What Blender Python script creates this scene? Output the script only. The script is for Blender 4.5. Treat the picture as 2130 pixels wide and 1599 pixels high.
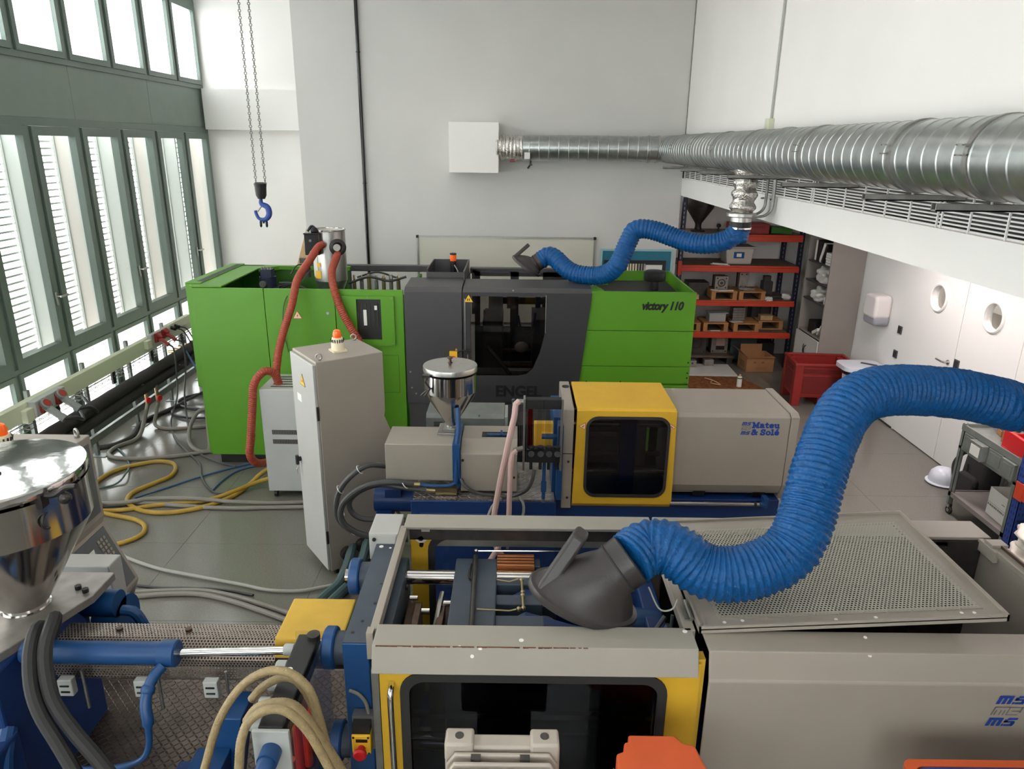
import bpy, bmesh, math, random
from mathutils import Vector, Matrix, Euler
random.seed(7)
SC = bpy.context.scene
COL = SC.collection
for _o in list(bpy.data.objects): bpy.data.objects.remove(_o)
R = math.radians
V = Vector

# ------------------------------------------------------------------ camera
cam_d = bpy.data.cameras.new('camera'); cam = bpy.data.objects.new('camera', cam_d); COL.objects.link(cam)
cam_d.sensor_fit = 'HORIZONTAL'; cam_d.sensor_width = 36.0; cam_d.lens = 1500.0/2130.0*36.0
cam_d.clip_start = 0.05; cam_d.clip_end = 200
_p, _roll = R(18.33), 0.0125
_f = V((0, math.cos(_p), -math.sin(_p))); _r0 = V((1, 0, 0)); _u0 = _r0.cross(_f)
CR = _r0*math.cos(_roll) + _u0*math.sin(_roll); CU = -_r0*math.sin(_roll) + _u0*math.cos(_roll); CF = _f
cam.matrix_world = Matrix(((CR.x, CU.x, -CF.x, 0), (CR.y, CU.y, -CF.y, 0), (CR.z, CU.z, -CF.z, 3.1), (0, 0, 0, 1)))
SC.camera = cam

# ------------------------------------------------------------------ light
SC.view_settings.view_transform = 'Standard'; SC.view_settings.look = 'None'
SC.view_settings.gamma = 1.0; SC.view_settings.use_curve_mapping = False
SC.view_settings.exposure = 0.34
w = bpy.data.worlds.new('overcast_sky'); SC.world = w; w.use_nodes = True
bg = w.node_tree.nodes['Background']; bg.inputs[0].default_value = (1.0, 0.972, 0.985, 1); bg.inputs[1].default_value = 7.0
SC.cycles.use_denoising = True
SC.cycles.max_bounces = 10; SC.cycles.diffuse_bounces = 5; SC.cycles.transparent_max_bounces = 16
SC.cycles.caustics_reflective = False; SC.cycles.caustics_refractive = False
SC.cycles.sample_clamp_indirect = 6.0

def area(name, loc, sx, sy, energy, col=(1, 1, 1), rot=(0, 0, 0)):
    l = bpy.data.lights.new(name, 'AREA'); l.shape = 'RECTANGLE'; l.size = sx; l.size_y = sy; l.energy = energy; l.color = col
    o = bpy.data.objects.new(name, l); o.location = loc; o.rotation_euler = rot; COL.objects.link(o); return o
# unseen fill lamps added over the hall (three rows of two); fluorescent luminaires under the lowered ceiling on the right
for _y, _e in ((0.5, 9), (4.0, 9), (7.5, 9)):
    for _x in (-2.6, -0.6):
        area('hall_fill_lamp', (_x, _y, 5.22), 1.5, 0.3, _e, (1.0, 0.94, 0.9))
for _y in (3.4, 5.2, 7.0):
    area('side_luminaire', (3.6, _y, 2.46), 0.3, 1.2, 24, (1.0, 0.89, 0.87))

# ------------------------------------------------------------------ materials
def lin(c):
    c = c/255.0
    return c/12.92 if c <= 0.04045 else ((c+0.055)/1.055)**2.4
def rgb(r, g, b): return (lin(r), lin(g), lin(b), 1)
MATS = {}
def mat(name, col, rough=0.5, metal=0.0, var=0.0, vscale=6.0, bump=0.0, bscale=80.0, emit=0, spec=0.5, dirt=None, coat=0.0, aniso=None):
    m = bpy.data.materials.new(name); m.use_nodes = True; MATS[name] = m
    nt = m.node_tree; b = nt.nodes['Principled BSDF']
    c = rgb(*col); b.inputs['Base Color'].default_value = c
    b.inputs['Roughness'].default_value = rough; b.inputs['Metallic'].default_value = metal
    b.inputs['Specular IOR Level'].default_value = spec
    if coat: b.inputs['Coat Weight'].default_value = coat
    tc = nt.nodes.new('ShaderNodeTexCoord')
    if var > 0 or dirt:
        n = nt.nodes.new('ShaderNodeTexNoise'); n.inputs['Scale'].default_value = vscale; n.inputs['Detail'].default_value = 5
        nt.links.new(tc.outputs['Object'], n.inputs['Vector'])
        rp = nt.nodes.new('ShaderNodeValToRGB')
        lo = [max(0, x*(1-var)) for x in c[:3]]+[1]; hi = [min(1, x*(1+var)) for x in c[:3]]+[1]
        rp.color_ramp.elements[0].position = 0.3; rp.color_ramp.elements[0].color = lo
        rp.color_ramp.elements[1].position = 0.7; rp.color_ramp.elements[1].color = hi
        nt.links.new(n.outputs['Fac'], rp.inputs['Fac']); out = rp.outputs['Color']
        if dirt:
            n2 = nt.nodes.new('ShaderNodeTexNoise'); n2.inputs['Scale'].default_value = dirt[1]; n2.inputs['Detail'].default_value = 8; n2.inputs['Roughness'].default_value = 0.7
            nt.links.new(tc.outputs['Object'], n2.inputs['Vector'])
            r2 = nt.nodes.new('ShaderNodeValToRGB'); r2.color_ramp.elements[0].position = dirt[2]; r2.color_ramp.elements[1].position = dirt[2]+0.08
            nt.links.new(n2.outputs['Fac'], r2.inputs['Fac'])
            mx = nt.nodes.new('ShaderNodeMix'); mx.data_type = 'RGBA'; mx.inputs['B'].default_value = rgb(*dirt[0])
            nt.links.new(r2.outputs['Color'], mx.inputs['Factor']); nt.links.new(out, mx.inputs['A']); out = mx.outputs['Result']
        nt.links.new(out, b.inputs['Base Color'])
    if bump > 0:
        n = nt.nodes.new('ShaderNodeTexNoise'); n.inputs['Scale'].default_value = bscale; n.inputs['Detail'].default_value = 4
        nt.links.new(tc.outputs['Object'], n.inputs['Vector'])
        bp = nt.nodes.new('ShaderNodeBump'); bp.inputs['Strength'].default_value = bump; bp.inputs['Distance'].default_value = 0.01
        nt.links.new(n.outputs['Fac'], bp.inputs['Height']); nt.links.new(bp.outputs['Normal'], b.inputs['Normal'])
    if emit:
        b.inputs['Emission Color'].default_value = c; b.inputs['Emission Strength'].default_value = emit
    return m
def mathn(nt, op, a, b=None, c=None):
    n = nt.nodes.new('ShaderNodeMath'); n.operation = op
    for i, x in enumerate((a, b, c)):
        if x is None: continue
        if isinstance(x, (int, float)): n.inputs[i].default_value = x
        else: nt.links.new(x, n.inputs[i])
    return n.outputs[0]
def glass(name, tint, gloss=0.06, rough=0.05):
    m = bpy.data.materials.new(name); m.use_nodes = True; MATS[name] = m; nt = m.node_tree; nt.nodes.clear()
    o = nt.nodes.new('ShaderNodeOutputMaterial'); t = nt.nodes.new('ShaderNodeBsdfTransparent'); t.inputs[0].default_value = (*tint, 1)
    g = nt.nodes.new('ShaderNodeBsdfGlossy'); g.inputs['Roughness'].default_value = rough
    lw = nt.nodes.new('ShaderNodeLayerWeight'); lw.inputs[0].default_value = 0.5
    class fr: outputs = [mathn(nt, 'ADD', mathn(nt, 'MULTIPLY', mathn(nt, 'POWER', lw.outputs['Facing'], 4.0), 0.6), gloss*0.5)]
    mx = nt.nodes.new('ShaderNodeMixShader')
    nt.links.new(fr.outputs[0], mx.inputs[0]); nt.links.new(t.outputs[0], mx.inputs[1]); nt.links.new(g.outputs[0], mx.inputs[2]); nt.links.new(mx.outputs[0], o.inputs[0])
    return m
def frosted(name, col, clear):
    m = bpy.data.materials.new(name); m.use_nodes = True; MATS[name] = m; nt = m.node_tree; nt.nodes.clear()
    o = nt.nodes.new('ShaderNodeOutputMaterial'); t = nt.nodes.new('ShaderNodeBsdfTransparent'); t.inputs[0].default_value = (*col, 1)
    g = nt.nodes.new('ShaderNodeBsdfTranslucent'); g.inputs[0].default_value = (*col, 1)
    mx = nt.nodes.new('ShaderNodeMixShader'); mx.inputs[0].default_value = clear
    nt.links.new(g.outputs[0], mx.inputs[1]); nt.links.new(t.outputs[0], mx.inputs[2]); nt.links.new(mx.outputs[0], o.inputs[0])
    return m
def perforated(name, col, ax, pitch, rad, rough=0.45, metal=0.0):
    """sheet metal with a staggered grid of round through-holes; ax = the two object axes of the sheet (or 'O' around the x axis)"""
    m = mat(name, col, rough, metal); nt = m.node_tree; b = nt.nodes['Principled BSDF']
    tc = nt.nodes.new('ShaderNodeTexCoord'); sp = nt.nodes.new('ShaderNodeSeparateXYZ'); nt.links.new(tc.outputs['Object'], sp.inputs[0])
    if ax == 'O':
        u = sp.outputs['X']; v = mathn(nt, 'MULTIPLY', mathn(nt, 'ARCTAN2', sp.outputs['Z'], sp.outputs['Y']), 0.105)
    else:
        u, v = sp.outputs[ax[0]], sp.outputs[ax[1]]
    masks = []
    for off in (0.0, 0.5):
        du = mathn(nt, 'SUBTRACT', mathn(nt, 'FRACT', mathn(nt, 'ADD', mathn(nt, 'DIVIDE', u, pitch), 100+off)), 0.5)
        dv = mathn(nt, 'MULTIPLY', mathn(nt, 'SUBTRACT', mathn(nt, 'FRACT', mathn(nt, 'ADD', mathn(nt, 'DIVIDE', v, pitch*1.732), 100+off)), 0.5), 1.732)
        d = mathn(nt, 'SQRT', mathn(nt, 'ADD', mathn(nt, 'MULTIPLY', du, du), mathn(nt, 'MULTIPLY', dv, dv)))
        masks.append(mathn(nt, 'GREATER_THAN', d, rad))
    nt.links.new(mathn(nt, 'MULTIPLY', masks[0], masks[1]), b.inputs['Alpha'])
    return m
def treadplate(name, col, ax=('X', 'Y'), cell=0.03):
    m = mat(name, col, 0.38, 0.85, var=0.25, vscale=9); nt = m.node_tree; b = nt.nodes['Principled BSDF']
    tc = nt.nodes.new('ShaderNodeTexCoord'); sp = nt.nodes.new('ShaderNodeSeparateXYZ'); nt.links.new(tc.outputs['Object'], sp.inputs[0])
    u = mathn(nt, 'ADD', mathn(nt, 'DIVIDE', sp.outputs[ax[0]], cell), 200); v = mathn(nt, 'ADD', mathn(nt, 'DIVIDE', sp.outputs[ax[1]], cell), 200)
    par = mathn(nt, 'MODULO', mathn(nt, 'ADD', mathn(nt, 'FLOOR', u), mathn(nt, 'FLOOR', v)), 2.0)
    sg = mathn(nt, 'SUBTRACT', mathn(nt, 'MULTIPLY', par, 2.0), 1.0)
    fu = mathn(nt, 'SUBTRACT', mathn(nt, 'FRACT', u), 0.5); fv = mathn(nt, 'MULTIPLY', mathn(nt, 'SUBTRACT', mathn(nt, 'FRACT', v), 0.5), sg)
    a = mathn(nt, 'DIVIDE', mathn(nt, 'ADD', fu, fv), 0.86); c = mathn(nt, 'DIVIDE', mathn(nt, 'SUBTRACT', fu, fv), 0.24)
    h = mathn(nt, 'MAXIMUM', mathn(nt, 'SUBTRACT', 1.0, mathn(nt, 'ADD', mathn(nt, 'MULTIPLY', a, a), mathn(nt, 'MULTIPLY', c, c))), 0.0)
    bp = nt.nodes.new('ShaderNodeBump'); bp.inputs['Strength'].default_value = 1.0; bp.inputs['Distance'].default_value = 0.006
    nt.links.new(h, bp.inputs['Height']); nt.links.new(bp.outputs['Normal'], b.inputs['Normal'])
    return m

mat('wall_white', (236, 233, 229), 0.75, var=0.02, vscale=1.5, bump=0.03, bscale=60)
mat('wall_grey', (206, 204, 200), 0.7, var=0.03, vscale=1.2, bump=0.03, bscale=60)
mat('ceiling_white', (225, 225, 222), 0.8)
mat('floor_terrazzo', (110, 107, 100), 0.17, var=0.13, vscale=90, bump=0.02, bscale=8, dirt=((118, 112, 104), 2.3, 0.66))
mat('floor_joint', (96, 94, 88), 0.8)
mat('frame_green', (98, 112, 104), 0.4, var=0.03)
mat('panel_green', (118, 130, 122), 0.5, var=0.03)
mat('white_paint', (228, 227, 224), 0.45)
mat('shutter_grey', (205, 209, 205), 0.5)
mat('shutter_warm', (214, 207, 200), 0.5)
glass('window_glass', (0.96, 0.985, 0.975))
frosted('frosted_glass', (0.90, 0.94, 0.94), 0.22)
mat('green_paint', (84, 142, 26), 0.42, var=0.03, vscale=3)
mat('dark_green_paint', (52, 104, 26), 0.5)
mat('anthracite', (66, 64, 66), 0.45, var=0.05, vscale=4)
mat('anthracite_dark', (48, 47, 49), 0.45)
mat('black', (22, 22, 23), 0.5)
mat('black_gloss', (14, 14, 15), 0.2)
mat('rubber', (38, 37, 37), 0.7)
mat('hood_plastic', (52, 48, 47), 0.42, var=0.06, vscale=9, bump=0.06, bscale=140)
mat('beige', (156, 147, 136), 0.45, var=0.03, vscale=4, dirt=((120, 108, 92), 14, 0.80))
mat('beige_light', (174, 173, 168), 0.42, var=0.02)
mat('beige_worn', (154, 148, 137), 0.5, var=0.04, vscale=5, dirt=((120, 104, 86), 9, 0.72))
mat('rust', (104, 68, 48), 0.8, var=0.3, vscale=60)
mat('paint_chip', (232, 230, 224), 0.6)
mat('light_grey_box', (172, 174, 170), 0.45, var=0.03)
mat('yellow_paint', (216, 170, 46), 0.45, var=0.05, vscale=6)
mat('yellow_worn', (212, 170, 56), 0.55, var=0.10, vscale=9, dirt=((120, 92, 40), 16, 0.66))
mat('blue_paint', (20, 66, 116), 0.42, var=0.08, vscale=5)
mat('blue_deep', (16, 48, 100), 0.45, var=0.1, vscale=5)
mat('blue_grey', (58, 68, 80), 0.5, var=0.12, vscale=8)
mat('hose_blue', (10, 78, 136), 0.38, var=0.16, vscale=30, bump=0.7, bscale=60, spec=0.28)
mat('hose_red', (152, 62, 40), 0.5, var=0.08)
mat('hose_beige', (150, 130, 92), 0.42, var=0.14, vscale=60, bump=0.35, bscale=220)
mat('hose_yellow', (160, 128, 40), 0.5, var=0.12, vscale=10)
mat('hose_grey', (120, 115, 106), 0.5, var=0.05)
mat('hose_pink', (196, 164, 156), 0.28, var=0.06)
mat('cable_black', (40, 40, 41), 0.5)
mat('cable_dark', (62, 63, 62), 0.45)
mat('cable_blue', (44, 82, 124), 0.5)
mat('cable_teal', (70, 92, 92), 0.5)
mat('cable_light', (148, 146, 138), 0.5)
mat('steel', (190, 186, 182), 0.14, 1.0)
mat('steel_brushed', (188, 186, 182), 0.34, 1.0, var=0.05, vscale=30)
mat('steel_lid', (186, 184, 180), 0.10, 1.0, bump=0.35, bscale=4)
mat('steel_dull', (150, 148, 144), 0.45, 0.9, var=0.15, vscale=20)
mat('galvanized', (176, 180, 178), 0.32, 0.92, var=0.13, vscale=14)
mat('foil', (214, 210, 204), 0.22, 1.0, var=0.08, vscale=30, bump=1.0, bscale=55)
mat('chrome', (225, 225, 225), 0.06, 1.0)
mat('dark_steel', (70, 66, 64), 0.4, 0.7, var=0.2, vscale=20)
mat('brown_steel', (92, 74, 64), 0.45, 0.6, var=0.3, vscale=25)
mat('copper', (160, 100, 62), 0.35, 0.8, var=0.1)
mat('brass', (166, 148, 112), 0.35, 0.9)
mat('orange_lens', (244, 98, 22), 0.2, emit=0.12)
mat('cream_plastic', (226, 214, 184), 0.45)
mat('red_plastic', (142, 36, 32), 0.45, var=0.06, vscale=6)
mat('red_bright', (200, 26, 34), 0.4)
mat('red_dark', (112, 28, 26), 0.45)
mat('rack_orange', (196, 62, 34), 0.5, var=0.06)
mat('rack_blue', (34, 64, 140), 0.5, var=0.08)
mat('rack_navy', (28, 36, 62), 0.5)
mat('orange_plastic', (206, 88, 42), 0.45, var=0.05, vscale=7)
mat('navy_plastic', (48, 60, 118), 0.5)
mat('wood_pallet', (176, 126, 78), 0.7, var=0.18, vscale=18)
mat('wood_ply', (190, 158, 118), 0.65, var=0.15, vscale=12)
mat('shelf_board', (104, 92, 78), 0.7, var=0.2, vscale=14)
mat('cardboard', (164, 116, 76), 0.75, var=0.08, vscale=8)
mat('cardboard_inner', (132, 92, 58), 0.8)
mat('paper', (224, 222, 216), 0.6)
mat('plastic_bag', (212, 210, 204), 0.35, var=0.06, bump=0.6, bscale=26)
mat('white_plastic', (222, 216, 214), 0.35)
mat('grey_plastic', (150, 152, 160), 0.35)
mat('dark_switch', (72, 72, 74), 0.4)
mat('cab_grey', (146, 138, 132), 0.55, var=0.03)
mat('cab_door', (196, 194, 190), 0.5)
mat('trolley_grey', (122, 126, 122), 0.45, 0.2, var=0.1, vscale=12)
mat('trolley_floor', (132, 124, 122), 0.5, 0.2, var=0.12, vscale=6)
mat('fabric_black', (44, 42, 43), 0.85, bump=0.4, bscale=180)
mat('helmet_white', (208, 212, 222), 0.3)
mat('sack', (224, 216, 206), 0.55, var=0.05, bump=0.4, bscale=14)
mat('sack_print', (206, 120, 74), 0.6)
mat('brown_mat', (120, 72, 36), 0.75, var=0.5, vscale=16)
mat('board_white', (214, 212, 208), 0.35)
mat('whiteboard', (206, 203, 190), 0.25)
mat('teal_poster', (22, 108, 132), 0.5)
mat('pale_teal', (150, 190, 194), 0.5)
mat('trunk_cream', (208, 212, 186), 0.45)
mat('insulation', (46, 42, 40), 0.85, bump=0.3, bscale=40)
mat('ink_black', (12, 12, 14), 0.5)
mat('ink_blue', (24, 62, 146), 0.5)
mat('ink_grey', (108, 104, 100), 0.5)
mat('ink_white', (226, 226, 222), 0.5)
mat('sign_yellow', (240, 186, 40), 0.5)
mat('sign_pale', (236, 206, 170), 0.5)
mat('sign_red', (186, 52, 40), 0.5)
mat('mold_steel', (142, 136, 130), 0.4, 0.5, var=0.2, vscale=14)
mat('mold_dark', (74, 70, 68), 0.5, 0.4, var=0.2, vscale=14)
mat('motor_grey', (176, 166, 154), 0.5, var=0.05, vscale=10)
mat('flow_orange', (226, 96, 40), 0.3)
mat('console_grey', (92, 96, 96), 0.45)
mat('console_light', (128, 132, 132), 0.45)
mat('clear_box', (180, 172, 162), 0.3)
glass('smoked', (0.58, 0.56, 0.56), rough=0.04)
glass('smoked_dark', (0.50, 0.50, 0.53), rough=0.06)
glass('acrylic', (0.94, 0.94, 0.94))
glass('orange_clear', (1.0, 0.62, 0.38))
glass('red_clear', (0.95, 0.25, 0.16))
perforated('lid_mesh', (168, 164, 150), ('X', 'Y'), 0.0125, 0.30)
perforated('guard_mesh', (150, 138, 128), 'O', 0.012, 0.30, 0.4, 0.75)
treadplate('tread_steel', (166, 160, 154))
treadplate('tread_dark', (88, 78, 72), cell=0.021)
glass('smoked_near', (0.33, 0.33, 0.37), rough=0.05)

# ------------------------------------------------------------------ mesh helpers
class MB:
    def __init__(s): s.v = []; s.f = []; s.mi = []; s.m = 0
    def add(s, vs, fs):
        n = len(s.v); s.v += [tuple(p) for p in vs]; s.f += [tuple(i+n for i in f) for f in fs]; s.mi += [s.m]*len(fs); return s
    def box(s, x0, x1, y0, y1, z0, z1):
        return s.add([(x0,y0,z0),(x1,y0,z0),(x1,y1,z0),(x0,y1,z0),(x0,y0,z1),(x1,y0,z1),(x1,y1,z1),(x0,y1,z1)],
                     [(0,3,2,1),(4,5,6,7),(0,1,5,4),(1,2,6,5),(2,3,7,6),(3,0,4,7)])
    def obox(s, c, ax, ay, az, hx, hy, hz):
        c = V(c); ax = V(ax).normalized()*hx; ay = V(ay).normalized()*hy; az = V(az).normalized()*hz
        vs = [c+ax*i+ay*j+az*k for k in (-1,1) for (i,j) in ((-1,-1),(1,-1),(1,1),(-1,1))]
        return s.add(vs, [(0,3,2,1),(4,5,6,7),(0,1,5,4),(1,2,6,5),(2,3,7,6),(3,0,4,7)])
    def prism(s, poly, ax, a, b):
        """poly: list of 2-D points; ax: extrusion axis x (poly=y,z), y (poly=x,z), z (poly=x,y)"""
        def P(p, t): return (t,p[0],p[1]) if ax=='x' else ((p[0],t,p[1]) if ax=='y' else (p[0],p[1],t))
        n = len(poly); vs = [P(p,a) for p in poly]+[P(p,b) for p in poly]
        fs = [tuple(range(n))[::-1], tuple(range(n,2*n))]+[(i,(i+1)%n,(i+1)%n+n,i+n) for i in range(n)]
        return s.add(vs, fs)
    def plate(s, outer, holes, ax, a, b):
        """extruded plate with holes, filled through bmesh triangulation"""
        def P(p, t): return (t,p[0],p[1]) if ax=='x' else ((p[0],t,p[1]) if ax=='y' else (p[0],p[1],t))
        from mathutils.geometry import tessellate_polygon
        loops = [[V((p[0],p[1],0)) for p in L] for L in [outer]+holes]
        tri = tessellate_polygon(loops); flat = [p for L in [outer]+holes for p in L]; n = len(flat)
        fs = [tuple(t) for t in tri]+[tuple(i+n for i in t[::-1]) for t in tri]
        k = 0
        for L in [outer]+holes:
            for i in range(len(L)): fs.append((k+i, k+(i+1)%len(L), k+(i+1)%len(L)+n, k+i+n))
            k += len(L)
        return s.add([P(p,a) for p in flat]+[P(p,b) for p in flat], fs)
    def cyl(s, p0, p1, r0, r1=None, n=20, caps=True):
        p0, p1 = V(p0), V(p1); r1 = r0 if r1 is None else r1
        d = (p1-p0).normalized(); a = V((0,0,1)) if abs(d.z) < 0.9 else V((1,0,0)); u = d.cross(a).normalized(); w_ = d.cross(u)
        vs = []
        for p, r in ((p0,r0),(p1,r1)):
            for i in range(n):
                t = 2*math.pi*i/n; vs.append(p+u*(r*math.cos(t))+w_*(r*math.sin(t)))
        fs = [(i,(i+1)%n,(i+1)%n+n,i+n) for i in range(n)]
        if caps: fs += [tuple(range(n))[::-1], tuple(range(n,2*n))]
        return s.add(vs, fs)
    def lathe(s, prof, c, n=32, axis=(0,0,1), arc=None):
        """prof: list of (r, h) along axis from c"""
        d = V(axis).normalized(); a = V((0,0,1)) if abs(d.z) < 0.9 else V((1,0,0)); u = d.cross(a).normalized(); w_ = d.cross(u); c = V(c)
        vs = []; fs = []
        for r, h in prof:
            for i in range(n):
                t = 2*math.pi*i/n; vs.append(c+d*h+u*(r*math.cos(t))+w_*(r*math.sin(t)))
        for k in range(len(prof)-1):
            for i in range(n): fs.append((k*n+i, k*n+(i+1)%n, (k+1)*n+(i+1)%n, (k+1)*n+i))
        ring = prof[0] == prof[-1]
        if prof[0][0] > 1e-4 and not ring: fs.append(tuple(range(n))[::-1])
        if prof[-1][0] > 1e-4 and not ring: fs.append(tuple(range((len(prof)-1)*n, len(prof)*n)))
        return s.add(vs, fs)
    def tube(s, pts, r, n=10, caps=True, rf=None, jit=0.0):
        pts = [V(p) for p in pts]; m = len(pts)
        T = []
        for i in range(m):
            a, b = pts[max(0,i-1)], pts[min(m-1,i+1)]; t = (b-a); T.append(t.normalized() if t.length > 1e-9 else V((0,0,1)))
        u = T[0].cross(V((0,0,1)) if abs(T[0].z) < 0.9 else V((1,0,0))).normalized()
        vs = []; fs = []
        for i in range(m):
            if i: u = (u - T[i]*u.dot(T[i])).normalized()
            w_ = T[i].cross(u); rr = r if rf is None else rf(i)
            for k in range(n):
                t = 2*math.pi*k/n; q = rr*(1+(random.uniform(-jit,jit) if jit else 0)); vs.append(pts[i]+u*(q*math.cos(t))+w_*(q*math.sin(t)))
        for i in range(m-1):
            for k in range(n): fs.append((i*n+k, i*n+(k+1)%n, (i+1)*n+(k+1)%n, (i+1)*n+k))
        if caps: fs += [tuple(range(n))[::-1], tuple(range((m-1)*n, m*n))]
        return s.add(vs, fs)
    def torus(s, c, axis, R0, r, n=24, k=8):
        d = V(axis).normalized(); a = V((0,0,1)) if abs(d.z) < 0.9 else V((1,0,0)); u = d.cross(a).normalized(); w_ = d.cross(u); c = V(c)
        vs = []; fs = []
        for i in range(n):
            t = 2*math.pi*i/n; e = u*math.cos(t)+w_*math.sin(t)
            for j in range(k):
                q = 2*math.pi*j/k; vs.append(c+e*(R0+r*math.cos(q))+d*(r*math.sin(q)))
        for i in range(n):
            for j in range(k): fs.append((i*k+j, ((i+1)%n)*k+j, ((i+1)%n)*k+(j+1)%k, i*k+(j+1)%k))
        return s.add(vs, fs)
    def sphere(s, c, r, n=16, m=10, sz=1.0, sy=1.0, sx=1.0):
        prof = []
        vs = []; fs = []
        for j in range(m+1):
            p = math.pi*j/m
            for i in range(n):
                t = 2*math.pi*i/n; vs.append((c[0]+sx*r*math.sin(p)*math.cos(t), c[1]+sy*r*math.sin(p)*math.sin(t), c[2]+sz*r*math.cos(p)))
        for j in range(m):
            for i in range(n): fs.append((j*n+i, (j+1)*n+i, (j+1)*n+(i+1)%n, j*n+(i+1)%n))
        return s.add(vs, fs)
    def quad(s, *p): return s.add(p, [tuple(range(len(p)))])

def rrect(x0, x1, z0, z1, r, n=6):
    out = []
    for cx, cz, a in ((x1-r,z0+r,-90),(x1-r,z1-r,0),(x0+r,z1-r,90),(x0+r,z0+r,180)):
        for i in range(n+1):
            t = R(a+90*i/n); out.append((cx+r*math.cos(t), cz+r*math.sin(t)))
    return out
def cr(pts, step):
    """evenly spaced Catmull-Rom curve through pts"""
    P = [V(p) for p in pts]; P = [P[0]*2-P[1]]+P+[P[-1]*2-P[-2]]; out = []
    for i in range(1, len(P)-2):
        for k in range(24):
            t = k/24; a, b, c, d = P[i-1:i+3]
            out.append(0.5*((2*b)+(c-a)*t+(2*a-5*b+4*c-d)*t*t+(3*b-a-3*c+d)*t**3))
    out.append(P[-2])
    L = [0]
    for i in range(1, len(out)): L.append(L[-1]+(out[i]-out[i-1]).length)
    n = max(2, int(L[-1]/step)); res = []; j = 0
    for k in range(n+1):
        s_ = L[-1]*k/n
        while j < len(L)-2 and L[j+1] < s_: j += 1
        q = (s_-L[j])/max(1e-9, L[j+1]-L[j]); res.append(out[j].lerp(out[j+1], min(1, q)))
    return res

BASE = {}   # object -> world origin of its root, for parts built in world coordinates
def build(name, mb, ms, parent=None, bev=0, seg=2, smooth=True, local=False, ang=35):
    me = bpy.data.meshes.new(name)
    off = V((0,0,0)) if (parent is None or local) else BASE.get(parent.name, V((0,0,0)))
    me.from_pydata([tuple(V(p)-off) for p in mb.v], [], mb.f)
    for m in (ms if isinstance(ms, (list,tuple)) else [ms]): me.materials.append(MATS[m])
    me.polygons.foreach_set('material_index', mb.mi)
    bm = bmesh.new(); bm.from_mesh(me); bmesh.ops.recalc_face_normals(bm, faces=bm.faces); bm.to_mesh(me); bm.free()
    if smooth:
        me.polygons.foreach_set('use_smooth', [True]*len(me.polygons)); me.set_sharp_from_angle(angle=R(ang))
    o = bpy.data.objects.new(name, me); COL.objects.link(o)
    if parent is not None:
        o.parent = parent; BASE[o.name] = off
    if bev:
        b = o.modifiers.new('bevel', 'BEVEL'); b.width = bev; b.segments = seg; b.limit_method = 'ANGLE'; b.angle_limit = R(40)
    return o
def tag(o, label, cat, group=None, kind=None):
    if label: o['label'] = label
    if cat: o['category'] = cat
    if group: o['group'] = group
    if kind: o['kind'] = kind
    return o
def thing(name, label, cat, loc=(0,0,0), rz=0, group=None):
    o = bpy.data.objects.new(name, None); COL.objects.link(o); o.location = loc; o.rotation_euler = (0,0,rz)
    o.empty_display_size = 0.1; BASE[o.name] = V(loc); return tag(o, label, cat, group)
def one(name, mb, ms, label, cat, loc=None, group=None, bev=0, **k):
    """a thing that is one mesh, built in world coordinates, origin at loc"""
    if loc is not None: mb.v = [tuple(V(p)-V(loc)) for p in mb.v]
    o = build(name, mb, ms, None, bev, **k)
    if loc is not None: o.location = loc
    return tag(o, label, cat, group)
def struct(name, mb, ms, parent=None, **k):
    o = build(name, mb, ms, parent, **k)
    if parent is None: o['kind'] = 'structure'
    return o
def copy_tree(o, parent=None):
    c = o.copy(); COL.objects.link(c)
    if parent is not None: c.parent = parent
    for ch in list(o.children): copy_tree(ch, c)
    return c
def text(name, s, size, org, ux, uy, m, parent, shear=0.0, bold=0.0, sx=1.0, spacing=1.0):
    cu = bpy.data.curves.new('lettering', 'FONT'); cu.body = s; cu.size = size; cu.shear = shear; cu.offset = bold; cu.extrude = 0.0012; cu.space_character = spacing; cu.resolution_u = 4
    t = bpy.data.objects.new('lettering', cu); COL.objects.link(t); bpy.context.view_layer.update()
    me = bpy.data.meshes.new_from_object(t, depsgraph=bpy.context.evaluated_depsgraph_get()); bpy.data.objects.remove(t); bpy.data.curves.remove(cu)
    ux, uy = V(ux).normalized(), V(uy).normalized(); uz = ux.cross(uy); off = BASE.get(parent.name, V((0,0,0)))
    for v in me.vertices: v.co = V(org)-off+ux*(v.co.x*sx)+uy*v.co.y+uz*v.co.z
    me.materials.clear(); me.materials.append(MATS[m]); me.name = name
    o = bpy.data.objects.new(name, me); COL.objects.link(o); o.parent = parent; BASE[o.name] = off
    return o
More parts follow.
